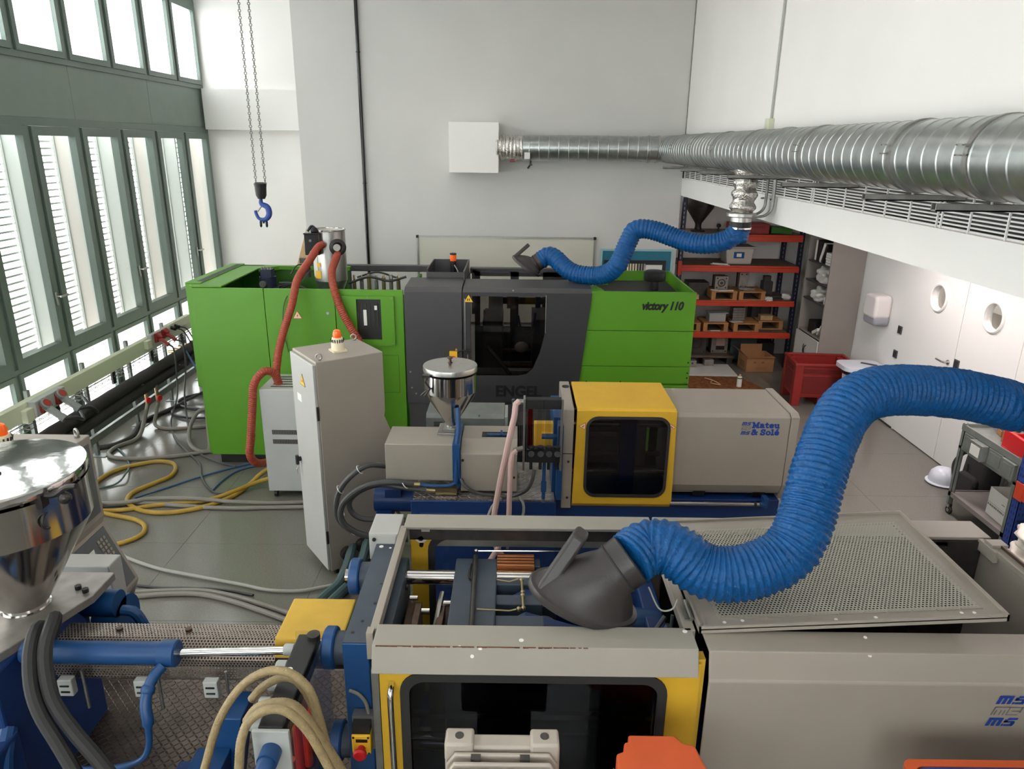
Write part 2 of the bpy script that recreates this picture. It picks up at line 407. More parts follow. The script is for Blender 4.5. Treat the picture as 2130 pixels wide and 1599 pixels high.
def warn_sign(parent, c, ux, uy, s, bg='sign_yellow', fg='ink_black', glyph='bolt', rot=0, local=False, name='warning_sign'):
    """triangular sticker, base centre c, edge length s"""
    ux, uy = V(ux).normalized(), V(uy).normalized(); n = ux.cross(uy)
    if rot:
        q = Matrix.Rotation(rot, 3, n); ux, uy = q@ux, q@uy
    mb = MB(); c = V(c)
    def tri(k, h0, lift, mi):
        mb.m = mi; pts = [(-.5*k, 0), (.5*k, 0), (0, .866*k)]; cy = .2887
        P = [c+ux*(x*s)+uy*((y+cy*(1-k))*s) for x, y in pts]
        mb.add([p+n*h0 for p in P]+[p+n*lift for p in P], [(3,4,5),(0,1,4,3),(1,2,5,4),(2,0,3,5)])
    tri(1.0, 0.0, 0.0015, 1); tri(0.84, 0.0015, 0.0025, 0)
    mb.m = 1
    if glyph == 'bolt': g = [[(.06,.56),(-.10,.30),(-.01,.30),(-.05,.12),(.11,.38),(.02,.38)]]
    elif glyph == 'bars': g = [[(-.13,.16),(-.05,.16),(-.04,.40),(-.12,.40)],[(.05,.16),(.13,.16),(.12,.40),(.04,.40)]]
    else: g = [[(-.16,.14),(.10,.14),(.16,.22),(-.02,.24)],[(-.10,.26),(.02,.22),(.10,.44),(.02,.46)]]
    for poly in g:
        P = [c+ux*(x*s)+uy*(y*s)+n*0.0032 for x, y in poly]; mb.add(P, [tuple(range(len(P)))])
    return build(name, mb, [bg, fg], parent, smooth=False, local=local)
def bolt(mb, c, axis, r=0.008, h=0.006, n=8):
    c = V(c); a = V(axis).normalized(); mb.cyl(c-a*0.001, c+a*h, r, r, n)

# ================================================================== the room
XW, YB, XS, XR, ZC = -4.6, 10.0, 2.236, 4.46, 5.3
m = MB(); m.box(-4.9, 4.9, -3.6, 11.5, -0.12, -0.006); fl = struct('floor', m, 'floor_joint', smooth=False)
# floor slabs, each a part of the floor with an open joint around it
xs = [-5.05+1.2*i for i in range(9)]; ys = [-2.83+1.0*i-0.02 for i in range(15)]
tile_me = None
for x in xs:
    for y in ys:
        x0, x1 = max(x, -4.6), min(x+1.2, 4.5); y0, y1 = y, min(y+1.0, 11.36)
        if x1-x0 < .05: continue
        m = MB(); g = .0012
        m.box(x0+g, x1-g, y0+g, y1-g, -0.006, 0); build('tile', m, 'floor_terrazzo', fl, smooth=False)
m = MB(); m.box(-4.9, 4.9, -3.6, 11.6, ZC, ZC+.12); struct('ceiling', m, 'ceiling_white', smooth=False)
m = MB(); m.plate([(-4.7,0),(4.6,0),(4.6,ZC),(-4.7,ZC)], [[(-3.9,2.2),(-3.9,4.6),(-1.9,4.6),(-1.9,2.2)], [(-.9,2.2),(-.9,4.6),(1.1,4.6),(1.1,2.2)]], 'y', -3.72, -3.6); wr = struct('wall_rear', m, 'wall_white', smooth=False)  # both unseen window openings are added to throw light on camera-facing sides
for x0, x1 in ((-3.9,-1.9),(-.9,1.1)):
    m = MB(); m.box(x0,x1,-3.67,-3.665,2.2,4.6); build('pane', m, 'frosted_glass', wr, smooth=False)
# back wall stands forward of a niche next to the windows
m = MB(); m.box(-2.83, XS, YB, YB+.18, 0, ZC); m.box(-2.83, -2.68, YB+.18, 11.35, 0, ZC); struct('wall_back', m, 'wall_grey', smooth=False)
m = MB(); m.box(-4.75, -2.6, 11.35, 11.5, 0, ZC); struct('wall_niche', m, 'wall_white', smooth=False)
m = MB(); m.box(-4.54, -2.832, 11.20, 11.349, 3.27, 3.83); struct('trim_1', m, 'wall_white', smooth=False)
m = MB(); m.box(XS, 4.6, 11.1, 11.25, 0, 2.49); struct('wall_alcove', m, 'wall_white', smooth=False)
m = MB(); m.box(XS-.02, XS, YB+.18, 11.1, 0, 2.49); struct('trim_2', m, 'wall_grey', smooth=False)
m = MB(); m.box(XS, XS+.10, -3.6, YB, 2.885, ZC); struct('wall_right_upper', m, 'wall_white', smooth=False)
m = MB(); m.box(XS, XS+.10, -3.6, YB+.0, 2.49, 2.712); m.box(XS+.1, 4.6, -3.6, 11.1, 2.49, 2.53); struct('ceiling_lowered', m, 'wall_white', smooth=False)
m = MB(); m.box(XS+.2, XS+.22, -3.6, YB, 2.53, 2.95); m.box(XS, XS+.3, YB, YB+.05, 2.5, 3.0); struct('grille_dark_backing', m, 'black', smooth=False)  # black sheets stand in for the shade in the void behind the grille
# right wall with the opening of the double door
m = MB(); m.box(XR, XR+.14, -3.6, 6.1, 0, 2.49); m.box(XR, XR+.14, 7.88, 11.1, 0, 2.49); m.box(XR, XR+.14, 6.1, 7.88, 2.12, 2.49)
struct('wall_right', m, 'white_paint', smooth=False)
m = MB(); m.box(XR-.012, XR-.001, -3.6, 6.085, 0.0, .018); m.box(XR-.012, XR-.001, 7.9, 11.0, 0, .018); struct('baseboard_right', m, 'anthracite_dark', smooth=False)
m = MB(); m.box(5.6, 5.7, 5.2, 8.8, 0, 2.5); m.box(XR+.14, 5.7, 5.1, 5.2, 0, 2.5); m.box(XR+.14, 5.7, 8.8, 8.9, 0, 2.5); m.box(XR+.14, 5.7, 5.1, 8.9, 2.5, 2.6); m.box(XR+.14, 5.7, 5.1, 8.9, -.1, 0)
struct('wall_corridor', m, 'shutter_warm', smooth=False)
m = MB(); m.box(5.5, 5.59, 7.95, 8.35, 1.35, 1.62); one('notice', m, 'paper', 'white notice on the corridor wall seen through the far porthole', 'notice', smooth=False)
area('corridor_luminaire', (5.0, 7.2, 2.45), .3, 1.2, 16, (1, .93, .92))
def porthole_leaf(n, y0, y1, yc):
    out = [(y0+.004, .012), (y1-.004, .012), (y1-.004, 2.11), (y0+.004, 2.11)]
    hole = [(yc+.118*math.cos(t*math.pi/14), 1.645+.15*math.sin(t*math.pi/14)) for t in range(28)][::-1]
    m = MB(); m.plate(out, [hole], 'x', XR-.004, XR+.05); d = struct('door_%d' % n, m, 'white_paint', smooth=False)
    m = MB(); m.lathe([(.124,.0),(.152,.0),(.152,.014),(.140,.022),(.128,.018),(.118,-.04),(.124,0)], (XR-.004, yc, 1.645), 32, (-1,0,0)); build('porthole_ring', m, 'white_paint', d)
    m = MB(); m.cyl((XR+.03, yc, 1.645), (XR+.036, yc, 1.645), .124, n=28); build('porthole_pane', m, 'window_glass', d)
    return d
d1 = porthole_leaf(1, 7.0, 7.88, 7.45); d2 = porthole_leaf(2, 6.1, 7.0, 6.545)
m = MB(); m.cyl((XR-.004, 7.085, 1.05), (XR-.014, 7.085, 1.05), .026); m.cyl((XR-.014, 7.085, 1.05), (XR-.055, 7.085, 1.05), .010); m.tube(cr([(XR-.052, 7.085, 1.05), (XR-.06, 7.11, 1.05), (XR-.06, 7.16, 1.05), (XR-.06, 7.215, 1.052)], .01), .0095)
build('door_handle', m, 'steel_brushed', d1)
m = MB(); m.cyl((XR-.004, 7.085, .95), (XR-.010, 7.085, .95), .022); build('lock_plate', m, 'steel_brushed', d1)

# ------------------------------------------------------------------ window wall
PB = 0.8375; NB = 14; Y1 = 11.342
m = MB()
ya, yb = Y1-NB*PB, 11.36
for z0, z1 in ((0, .14), (1.03, 1.075), (3.225, 3.30), (3.82, 3.875), (4.9, ZC)): m.box(XW-.07, XW+.03, ya, yb, z0, z1)
for i in range(NB+1):
    y = Y1-i*PB; h = .035 if i % 2 == 0 else .022
    m.box(XW-.06, XW+.024, y-h, y+h, .14, 3.23); m.box(XW-.06, XW+.024, y-h, y+h, 3.87, 4.9)
m.box(XW-.07, XW+.03, -3.6, ya, 0, ZC)
wl = struct('wall_left', m, 'frame_green', smooth=False)
for i in range(0, NB, 2):
    y = Y1-i*PB; m = MB(); m.box(XW-.03, XW+.012, y-2*PB+.003, y-.003, 3.302, 3.818); build('panel', m, 'panel_green', wl, smooth=False)
nwin = 0
def window(y0, y1, z0, z1, fw, pane, handle=None):
    global nwin
    nwin += 1
    m = MB(); m.plate([(y0,z0),(y1,z0),(y1,z1),(y0,z1)], [[(y0+fw,z0+fw),(y0+fw,z1-fw),(y1-fw,z1-fw),(y1-fw,z0+fw)]], 'x', XW-.03, XW+.045)
    o = struct('window_%d' % nwin, m, 'frame_green', smooth=False); o['kind'] = 'structure'
    m = MB(); m.box(XW-.004, XW+.002, y0+fw-.004, y1-fw+.004, z0+fw-.004, z1-fw+.004); build('pane', m, pane, o, smooth=False)
    if handle:
        m = MB(); m.box(XW+.045, XW+.056, handle-.014, handle+.014, 1.53, 1.66); m.cyl((XW+.056, handle, 1.62), (XW+.10, handle, 1.62), .009); m.box(XW+.09, XW+.108, handle-.011, handle+.11, 1.609, 1.631)
        build('window_handle', m, 'steel_brushed', o, bev=.003)
    return o
for i in range(NB):
    y1 = Y1-i*PB-.03; y0 = Y1-(i+1)*PB+.03
    window(y0, y1, .145, 1.028, .045, 'frosted_glass')
    window(y0, y1, 1.078, 3.222, .085, 'window_glass', (y1-.045) if i % 2 == 1 else None)
    window(y0, y1, 3.878, 4.898, .06, 'frosted_glass')
# louvre shutters outside the tall windows
for i in range(9):
    yl = Y1-(i+1)*PB+.136+PB
    t = thing('louvre_shutter', 'pale folding louvre shutter outside the %s tall window counted from the back wall' % ['first','second','third','fourth','fifth','sixth','seventh','eighth','ninth'][i], 'shutter', (-5.0, yl, 1.0), 0, 'louvre shutters outside the windows')
    m = MB(); m.box(-4.94, -4.775, yl, yl+.022, .95, 3.4); lf = build('shutter_leaf', m, 'shutter_grey' if i % 2 else 'shutter_warm', t, smooth=False)
    m = MB(); m.box(-4.795, -4.765, yl-.012, yl+.03, .95, 3.4); m.box(-4.955, -4.93, yl-.012, yl+.03, .95, 3.4); build('stile', m, 'shutter_grey', t, smooth=False)
    for k in range(33):
        z = 1.02+k*.071
        if k == 0: sl = MB(); sl.obox((-5.03, yl-.41, z), (1,0,.1), (0,1,0), (-.1,0,1), .05, .405, .009); s0 = build('slat', sl, 'shutter_grey', t, smooth=False)
        else: s = s0.copy(); COL.objects.link(s); s.location = (0, 0, k*.071)
m = MB(); m.box(-14, -4.75, -8, 24, -.5, -.3); struct('pavement', m, 'shutter_warm', smooth=False)

# ------------------------------------------------------------------ grille in the right wall
t = thing('ventilation_grille', 'long white linear air grille above the white bulkhead below the duct', 'grille', (XS, 6, 2.8))
yy0 = 1.6
for k in range(9):
    z = 2.722+k*.0195
    if k == 0: q = MB(); q.box(XS+.012, XS+.026, yy0, 9.98, z-.0035, z+.0035); b0 = build('grille_bar', q, 'white_paint', t, smooth=False)
    else: b = b0.copy(); COL.objects.link(b); b.location = (0, 0, k*.0195)
k = 0; y = 9.9
while y > yy0:
    q = MB(); q.box(XS+.004, XS+.012, y-.005, y+.005, 2.713, 2.885)
    if k % 6 == 3: q.box(XS+.004, XS+.012, y-.045, y-.035, 2.713, 2.885)
    build('grille_upright', q, 'white_paint', t, smooth=False); y -= .285; k += 1

# ================================================================== extraction duct along the right wall
DX, DZ, DR = 1.98, 3.075, .165
t = thing('ventilation_duct', 'round galvanised spiral duct running along the white wall and grey back wall', 'duct', (DX, 6, DZ))
def spiral(m, a, b, axis, R0, ridge, n=40):
    a, b = V(a), V(b); L = (b-a).length; prof = []; h = 0.0
    while h < L:
        prof += [(R0, h)]
        if h+ridge < L: prof += [(R0, h+ridge-.014), (R0+.004, h+ridge-.009), (R0+.004, h+ridge-.005)]
        h += ridge
    prof.append((R0, L)); m.lathe(prof, a, n, (b-a))
m = MB(); spiral(m, (DX, 9.72, DZ), (DX, 5.5, DZ), 0, DR, .118); build('duct_pipe', m, 'galvanized', t)
m = MB(); spiral(m, (DX, 5.5, DZ), (DX, 0.4, DZ), 0, DR, .118); build('duct_pipe', m, 'galvanized', t)
m = MB(); m.lathe([(DR+.004,0),(DR+.012,.01),(DR+.012,.05),(DR+.004,.06)], (DX, 5.53, DZ), 40, (0,-1,0)); build('duct_collar', m, 'galvanized', t)
m = MB(); m.lathe([(.0,-.17),(DR+.004,-.168),(DR+.006,0),(DR+.006,.06),(DR,.06)], (DX, 9.72, DZ), 40, (0,-1,0)); m.cyl((DX-.02, 9.72, DZ), (1.80, 9.72, DZ), .155, n=36); build('duct_tee', m, 'galvanized', t)
m = MB(); spiral(m, (1.80, 9.72, DZ), (.10, 9.72, DZ), 0, .158, .125); build('duct_pipe', m, 'galvanized', t)
m = MB(); m.lathe([(.160,0),(.168,.004),(.168,.03),(.160,.034)], (1.84, 9.72, DZ), 36, (-1,0,0)); m.lathe([(.160,0),(.168,.004),(.168,.02),(.160,.024)], (1.72, 9.72, DZ), 36, (-1,0,0)); build('duct_collar', m, 'steel_brushed', t)
m = MB(); m.tube(cr([(.10, 9.72, DZ), (.0, 9.72, DZ-.005), (-.12, 9.72, DZ), (-.24, 9.72, DZ)], .012), .15, 26, jit=.035, rf=lambda i: .15+.008*math.sin(i*1.7)); build('foil_sleeve', m, 'foil', t)
m = MB(); m.box(.12, .19, 9.54, 9.56, 2.94, 3.02); build('damper_plate', m, 'paper', t, smooth=False)
m = MB(); m.tube([(.20, 9.66, 2.92), (.20, 9.65, 2.87), (.17, 9.6, 2.83)], .012); m.box(.185, .225, 9.6, 9.7, 2.86, 2.875); build('damper_lever', m, 'dark_steel', t)
m = MB(); m.box(-.06, .0, 9.52, 9.6, 2.90, 2.935); build('damper_motor', m, 'red_dark', t, bev=.006)
for y in (8.8, 7.85, 7.0, 6.1, 4.85, 3.68, 3.05):
    m = MB(); m.lathe([(DR+.003,-.014),(DR+.009,-.014),(DR+.009,.014),(DR+.003,.014)], (DX, y, DZ), 40, (0,1,0)); c = build('pipe_clamp', m, 'steel_dull', t)
    m = MB()
    for dz in (-.02, .02): m.cyl((DX-DR-.03, y-.03, DZ+.03+dz), (DX-DR-.03, y+.03, DZ+.03+dz), .004, n=6)
    m.box(DX-DR-.034, DX-DR+.0, y-.014, y+.014, DZ+.008, DZ+.013); m.box(DX-DR-.034, DX-DR+.0, y-.014, y+.014, DZ+.047, DZ+.052); build('clamp_lug', m, 'steel_dull', c)
    yc = y+.03
    m = MB(); m.box(1.74, XS, yc-.02, yc+.02, 2.862, 2.868); m.box(1.74, XS, yc-.02, yc-.015, 2.862, 2.892); m.box(1.74, XS, yc+.015, yc+.02, 2.862, 2.892); build('support_channel', m, 'steel_dull', t, smooth=False)
    m = MB(); m.cyl((DX+.0, yc, 2.86), (DX, yc, DZ-DR), .006, n=8); build('threaded_rod', m, 'steel_dull', t)
# branch to the far suction arm
m = MB(); BYr = 6.42
m.tube(cr([(DX+.01, BYr+.04, DZ-DR+.03), (DX+.01, BYr+.02, 2.80), (DX, BYr, 2.68), (DX-.005, BYr, 2.575)], .014), .1, 26, jit=.07, rf=lambda i: .088+.012*math.sin(i*.9)+.012*min(1, i/14)); build('foil_branch', m, 'foil', t)
m = MB(); m.lathe([(.0,0),(.115,0),(.125,.006),(.125,.03),(.112,.036),(.0,.036)], (DX-.005, BYr, 2.535), 36); m.lathe([(.0,0),(.088,0),(.088,.045),(0,.045)], (DX-.005, BYr, 2.49), 36); build('branch_flange', m, 'steel_brushed', t)
for dy in (-.10, .09):
    m = MB(); m.tube(cr([(DX-.02, BYr+dy, 2.545), (DX+.10, BYr+dy, 2.545), (DX+.17, BYr+dy, 2.56), (DX+.215, BYr+dy, 2.61), (DX+.222, BYr+dy, 2.70), (DX+.222, BYr+dy, 2.865)], .015), .012, 10); m.cyl((DX+.20, BYr+dy, 2.69), (DX+.175, BYr+dy-.02, 2.69), .008); build('bracket_tube', m, 'steel_dull', t)
m = MB(); m.box(-.835, -.207, 9.6, YB, 2.763, 3.372); one('wall_box', m, 'wall_white', 'white square plaster box where the duct enters the back wall', 'box', smooth=False, bev=.004)

# conduit and black downpipe
t = thing('conduit', 'thin grey cable conduit rising up the white wall above the duct', 'pipe', (XS, 6.68, 3.3))
m = MB(); m.cyl((XS-.015, 6.68, 3.33), (XS-.015, 6.68, ZC), .010); build('conduit_tube', m, 'light_grey_box', t)
m = MB(); m.box(XS-.05, XS, 6.63, 6.73, 3.25, 3.35); build('junction_box', m, 'trunk_cream', t, bev=.004)
m = MB(); m.cyl((-2.0, YB-.03, 0), (-2.0, YB-.03, ZC), .022, n=14)
for z in (1.0, 2.6, 4.2): m.torus((-2.0, YB-.03, z), (0,0,1), .024, .006, 14, 6)
one('black_pipe', m, 'black_gloss', 'thin black vertical pipe fixed to the grey back wall', 'pipe')
# light trim line at the corner of back and right wall
m = MB(); m.box(XS-.012, XS, YB-.012, YB, 2.885, ZC); struct('trim_4', m, 'steel_dull', smooth=False)

# ------------------------------------------------------------------ whiteboard, tool board
t = thing('whiteboard', 'wide framed whiteboard on the back wall behind the machines', 'whiteboard', (-.1, YB, 1.3))
m = MB(); m.box(-1.30, 1.10, YB-.022, YB-.004, .72, 1.90); build('writing_surface', m, 'whiteboard', t, smooth=False)
m = MB()
for x0, x1, z0, z1 in ((-1.32,1.115,1.895,1.918),(-1.32,1.115,.70,.722),(-1.325,-1.302,.70,1.915),(1.095,1.115,.70,1.915)): m.box(x0,x1,YB-.03,YB-.002,z0,z1)
build('frame', m, 'steel_brushed', t, smooth=False)
for x in (-1.318, 1.107):
    m = MB(); m.box(x-.018, x+.018, YB-.034, YB, 1.888, 1.925); build('corner_cap', m, 'black', t, bev=.006)
t = thing('tool_board', 'teal framed board with a rail of small tools, between the whiteboard and the shelving', 'board', (1.69, YB, 1.5))
m = MB(); m.box(1.205, 2.18, YB-.02, YB-.002, 1.16, 1.76); build('backing', m, 'teal_poster', t, smooth=False)
m = MB(); m.plate([(1.195,1.15),(2.19,1.15),(2.19,1.772),(1.195,1.772)], [[(1.222,1.18),(1.222,1.745),(2.165,1.745),(2.165,1.18)]], 'y', YB-.03, YB-.02); build('frame', m, 'pale_teal', t, smooth=False)
m = MB(); m.box(1.25, 2.10, YB-.035, YB-.02, 1.30, 1.62); build('display_rail', m, 'black', t, smooth=False)
for k in range(9):
    x = 1.50+k*.038
    m = MB(); m.cyl((x, YB-.045, 1.36+.004*(k%3)), (x, YB-.045, 1.575), .013, n=10); build('tool_handle', m, 'cream_plastic' if k < 6 else 'steel_brushed', t)
for k in range(6):
    m = MB(); m.torus((1.30+.028*(k%3), YB-.04, 1.40+.08*(k//3)+.03), (0,1,0), .02, .005, 12, 6); build('ring', m, 'steel', t)
m = MB(); m.box(1.82, 2.05, YB-.042, YB-.034, 1.38, 1.56); build('card', m, 'paper', t, smooth=False)

# ------------------------------------------------------------------ hoist hook
hx, hy = -2.215, 6.5
t = thing('hoist_hook', 'blue crane hook hanging on two thin chains near the windows', 'hook', (hx, hy, 2.56))
for dx in (-.035, .045):
    m = MB(); z = 2.76; k = 0
    while z < ZC:
        m.torus((hx+dx, hy, z), (1,0,0) if k % 2 else (0,1,0), .011, .0035, 8, 4); z += .026; k += 1
    c = build('chain', m, 'steel_dull', t); c['kind'] = 'stuff'
m = MB(); m.lathe([(.0,0),(.03,0),(.045,.03),(.05,.10),(.055,.13),(.03,.14),(0,.14)], (hx, hy, 2.63), 14); build('hook_block', m, 'black', t)
m = MB(); m.tube(cr([(hx-.005,hy,2.635),(hx-.005,hy,2.59),(hx+.045,hy,2.56),(hx+.055,hy,2.50),(hx+.02,hy,2.455),(hx-.035,hy,2.46),(hx-.058,hy,2.50),(hx-.062,hy,2.53)], .01), .02, 10, rf=lambda i: .014+.012*math.sin(min(1,i/28)*math.pi)); build('hook', m, 'rack_blue', t)
m = MB()
for dx in (-.026, .026): m.torus((hx+dx, hy, 2.415), (1,.3,0), .02, .010, 14, 8)
m.tube([(hx, hy, 2.455), (hx, hy, 2.42)], .01); build('shackle', m, 'black', t)
m = MB(); m.tube([(hx-.005, hy, 2.57), (hx-.05, hy, 2.515)], .006); build('safety_latch', m, 'steel_brushed', t)

# leaning plank in the niche
t0 = MB(); t0.obox((-3.21, 10.75, 1.02), (.33,0,1), (0,1,0), (1,0,-.33), 1.04, .012, .12)
one('plank', t0, 'wood_ply', 'pale plywood board leaning in the niche behind the drying hopper', 'board', smooth=False)

# ================================================================== large green machine (back)
A = thing('injection_molding_machine', 'large bright green and dark grey injection moulding machine along the back wall', 'machine', (-.65, 7.3, 0))
FY, BY, ZT = 6.65, 7.90, 1.815
m = MB(); m.box(-2.95, 1.66, FY+.08, BY-.05, 0, .13); build('base_frame', m, 'black', A, smooth=False)
# open-topped injection housing on the left
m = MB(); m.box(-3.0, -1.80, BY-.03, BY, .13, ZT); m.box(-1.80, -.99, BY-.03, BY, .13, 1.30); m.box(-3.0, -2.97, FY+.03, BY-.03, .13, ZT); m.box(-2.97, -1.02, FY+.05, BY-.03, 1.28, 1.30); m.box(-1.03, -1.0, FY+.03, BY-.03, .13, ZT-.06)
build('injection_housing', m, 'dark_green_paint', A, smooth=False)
m = MB(); m.box(-3.0, -2.72, FY+.0, BY, ZT-.004, ZT+.012); m.box(-2.97, -1.78, BY-.06, BY, ZT-.03, ZT+.012); build('housing_rim', m, 'green_paint', A, smooth=False, bev=.004)
m = MB(); m.prism([(-2.72, BY-.06), (-2.72, BY-.22), (-2.55, BY-.06)], 'z', ZT-.03, ZT+.010); build('rim_gusset', m, 'green_paint', A, smooth=False)
for x0, x1 in ((-3.0,-2.334), (-2.328,-1.672), (-1.666,-1.03)):
    m = MB(); m.box(x0, x1, FY, FY+.028, .12, ZT-.008); build('panel', m, 'green_paint', A, bev=.003, smooth=False)
# stepped end cover with a dark slot
m = MB(); m.box(-3.10, -2.95, FY+.10, BY+.02, ZT+.012, ZT+.0222); m.box(-3.10, -3.004, FY+.10, BY+.02, .80, ZT+.012); build('end_cover', m, 'green_paint', A, bev=.004, smooth=False)
m = MB(); m.box(-3.018, -2.955, FY+.16, BY-.05, ZT+.0222, ZT+.0235); build('cover_slot', m, 'black', A, smooth=False)
m = MB(); m.box(-3.03, -3.004, FY+.02, FY+.11, .12, ZT+.01); build('corner_post', m, 'green_paint', A, bev=.003, smooth=False)
# access plate with its window
m = MB(); m.plate([(-1.60,1.275),(-1.115,1.275),(-1.115,1.752),(-1.60,1.752)], [[(-1.467,1.335),(-1.467,1.722),(-1.237,1.722),(-1.237,1.335)]], 'y', FY-.022, FY-.001)
pl = build('access_plate', m, 'green_paint', A, smooth=False)
m = MB(); m.box(-1.467, -1.237, FY-.004, FY-.002, 1.335, 1.722); build('window_recess', m, 'black', A, smooth=False)
for k in range(6):
    m = MB(); m.box(-1.455+k*.036, -1.447+k*.036, FY-.010, FY-.004, 1.44+.02*(k%2), 1.68); build('heater_bar', m, 'dark_steel', A, smooth=False)
m = MB(); m.box(-1.405, -1.375, FY-.011, FY-.004, 1.47, 1.62); m.box(-1.30, -1.275, FY-.011, FY-.004, 1.62, 1.66); build('white_tag', m, 'paper', A, smooth=False)
m = MB(); m.box(-1.31, -1.255, FY-.009, FY-.0021, 1.724, 1.733); build('label_strip', m, 'steel_brushed', A, smooth=False)
m = MB()
for p in ((-1.58,1.73),(-1.135,1.73),(-1.135,1.295),(-1.36,1.738)): bolt(m, (p[0], FY-.022, p[1]), (0,-1,0), .007, .004)
build('plate_screw', m, 'steel_dull', pl)
m = MB(); m.plate([(-1.30,.80),(-1.09,.80),(-1.09,1.18),(-1.30,1.18)], [[(-1.297,.803),(-1.297,1.177),(-1.093,1.177),(-1.093,.803)]], 'y', FY-.003, FY-.001); build('hatch_outline', m, 'dark_green_paint', A, smooth=False)
for x in (-1.742, -1.615):
    m = MB(); m.cyl((x, FY-.001, 1.582), (x, FY-.008, 1.582), .014); m.box(x-.003, x+.003, FY-.010, FY-.007, 1.574, 1.59); build('lock', m, 'steel_brushed', A)
warn_sign(A, (-2.03, FY-.002, 1.525), (1,0,0), (0,0,1), .09, 'sign_pale', 'sign_red', 'bolt')
# things inside the housing
m = MB(); m.cyl((-2.55, 7.45, 1.30), (-2.55, 7.45, 1.78), .085); m.cyl((-2.55, 7.45, 1.62), (-2.40, 7.40, 1.64), .05); m.box(-2.60, -2.49, 7.38, 7.5, 1.78, 1.86); build('hydraulic_motor', m, 'rack_navy', A)
m = MB()
for k in range(4): m.cyl((-2.585+.03*k, 7.40, 1.86), (-2.585+.03*k, 7.40, 1.89), .009, n=8)
m.cyl((-2.57, 7.36, 1.72), (-2.57, 7.33, 1.72), .035); build('motor_fitting', m, 'steel_dull', A)
for k in range(3):
    m = MB(); m.tube(cr([(-2.42, 7.40, 1.66+.03*k), (-2.25, 7.36, 1.72), (-2.05, 7.3, 1.62), (-1.9, 7.25, 1.42), (-1.8, 7.2, 1.30)], .03), .014, 8); build('internal_hose', m, 'cable_black', A)
m = MB(); m.cyl((-2.9, 7.25, 1.42), (-1.1, 7.25, 1.42), .09); m.box(-2.2, -1.5, 7.08, 7.42, 1.30, 1.40); build('screw_barrel', m, 'dark_steel', A)
for k in range(7):
    m = MB(); x = -1.62+.075*k
    m.cyl((x, 7.30, 1.50), (x, 7.30, 1.78+.03*(k%3)), .02, n=10); m.torus((x, 7.3, 1.80), (1,.4,0), .03, .008, 12, 6); build('valve', m, 'steel_dull' if k % 2 else 'brass', A)
m = MB(); m.tube(cr([(-1.66,7.22,1.76),(-1.45,7.2,1.83),(-1.25,7.22,1.79),(-1.08,7.25,1.83)], .03), .012, 8); m.tube(cr([(-1.6,7.35,1.80),(-1.4,7.38,1.85),(-1.2,7.36,1.80)], .03), .010, 8); build('cable_loom', m, 'cable_black', A)
# rear rail above the machine
m = MB(); m.box(-1.86, -.86, 7.93, 8.03, 1.765, 1.83); m.box(-.48, .90, 7.93, 8.03, 1.755, 1.815); m.box(-.86, -.80, 7.93, 8.0, 1.3, 1.80); m.box(-.46, -.40, 7.93, 8.0, 1.3, 1.80); m.box(.50, .70, 7.90, 8.0, 1.3, 1.80); m.box(-1.86,-1.8,7.93,8.0,.1,1.8); m.box(-.86,-.80,7.93,8.0,.0,1.3)
build('rear_rail', m, 'anthracite', A, smooth=False, bev=.004)
# grey front guard: fixed cover and sliding door
GY = FY-.02
m = MB(); m.prism([(GY, .70), (GY, 1.80), (GY+.06, 1.835), (7.12, 1.85), (7.12, .70)], 'x', -1.015, -.478); build('fixed_guard', m, 'anthracite', A, smooth=False, bev=.005)
m = MB(); m.box(-1.0, .62, GY+.02, 7.0, .13, .695); build('lower_guard', m, 'anthracite', A, smooth=False, bev=.004)
outer = [(-.468,.715),(.625,.715),(.735,1.80),(-.468,1.80)]
hole = [(-.40,.99),(-.40,1.765),(.315,1.765),(.315,1.45),(.26,1.22),(.20,1.07),(.14,1.01),(.06,.99)]
m = MB(); m.plate(outer, [hole], 'y', GY, GY+.03); dr = build('sliding_guard_door', m, 'anthracite_dark', A, smooth=False)
m = MB(); m.prism([(GY+.001,1.80),(GY+.06,1.835),(7.10,1.845),(7.10,1.80)], 'x', -.468, .735); build('door_top', m, 'anthracite', A, smooth=False, bev=.004)
m = MB(); m.box(-.41, .325, GY+.010, GY+.014, .98, 1.775); build('door_window', m, 'smoked', dr, smooth=False)
m = MB(); m.box(-.455,-.447,GY-.006,GY,1.24,1.74); m.box(.305,.311,GY-.006,GY,1.42,1.78); m.box(-.43,-.422,GY-.006,GY,1.0,1.2); build('edge_strip', m, 'steel_brushed', dr, smooth=False)
text('maker_lettering', 'ENGEL', .150, (-.16, GY-.001, .785), (1,0,0), (0,0,1), 'ink_black', A, bold=.006, sx=.98)
warn_sign(A, (-.415, GY-.002, 1.705), (1,0,0), (0,0,1), .095, glyph='bars')
m = MB(); m.box(-.60,-.525, GY-.03, GY, 1.13, 1.235); sw = build('main_switch', m, 'sign_yellow', A, bev=.004)
m = MB(); m.cyl((-.562, GY-.03, 1.165), (-.562, GY-.055, 1.165), .026); m.box(-.57,-.554,GY-.075,GY-.05,1.14,1.19); build('switch_knob', m, 'red_bright', sw)
warn_sign(A, (-.535, GY-.002, 1.24), (1,0,0), (0,0,1), .028)
m = MB(); m.tube(cr([(-.53,GY-.01,1.21),(-.49,GY-.02,1.24),(-.44,GY-.02,1.245),(-.40,GY-.01,1.23)], .01), .006, 6); build('switch_cable', m, 'cable_black', A)
m = MB()
for p in ((-.93,.80),(-.97,.86),(-.98,1.02),(.0,1.822)): bolt(m, (p[0], GY, p[1]), (0,-1,0), .009, .004)
build('guard_screw', m, 'steel_dull', A)
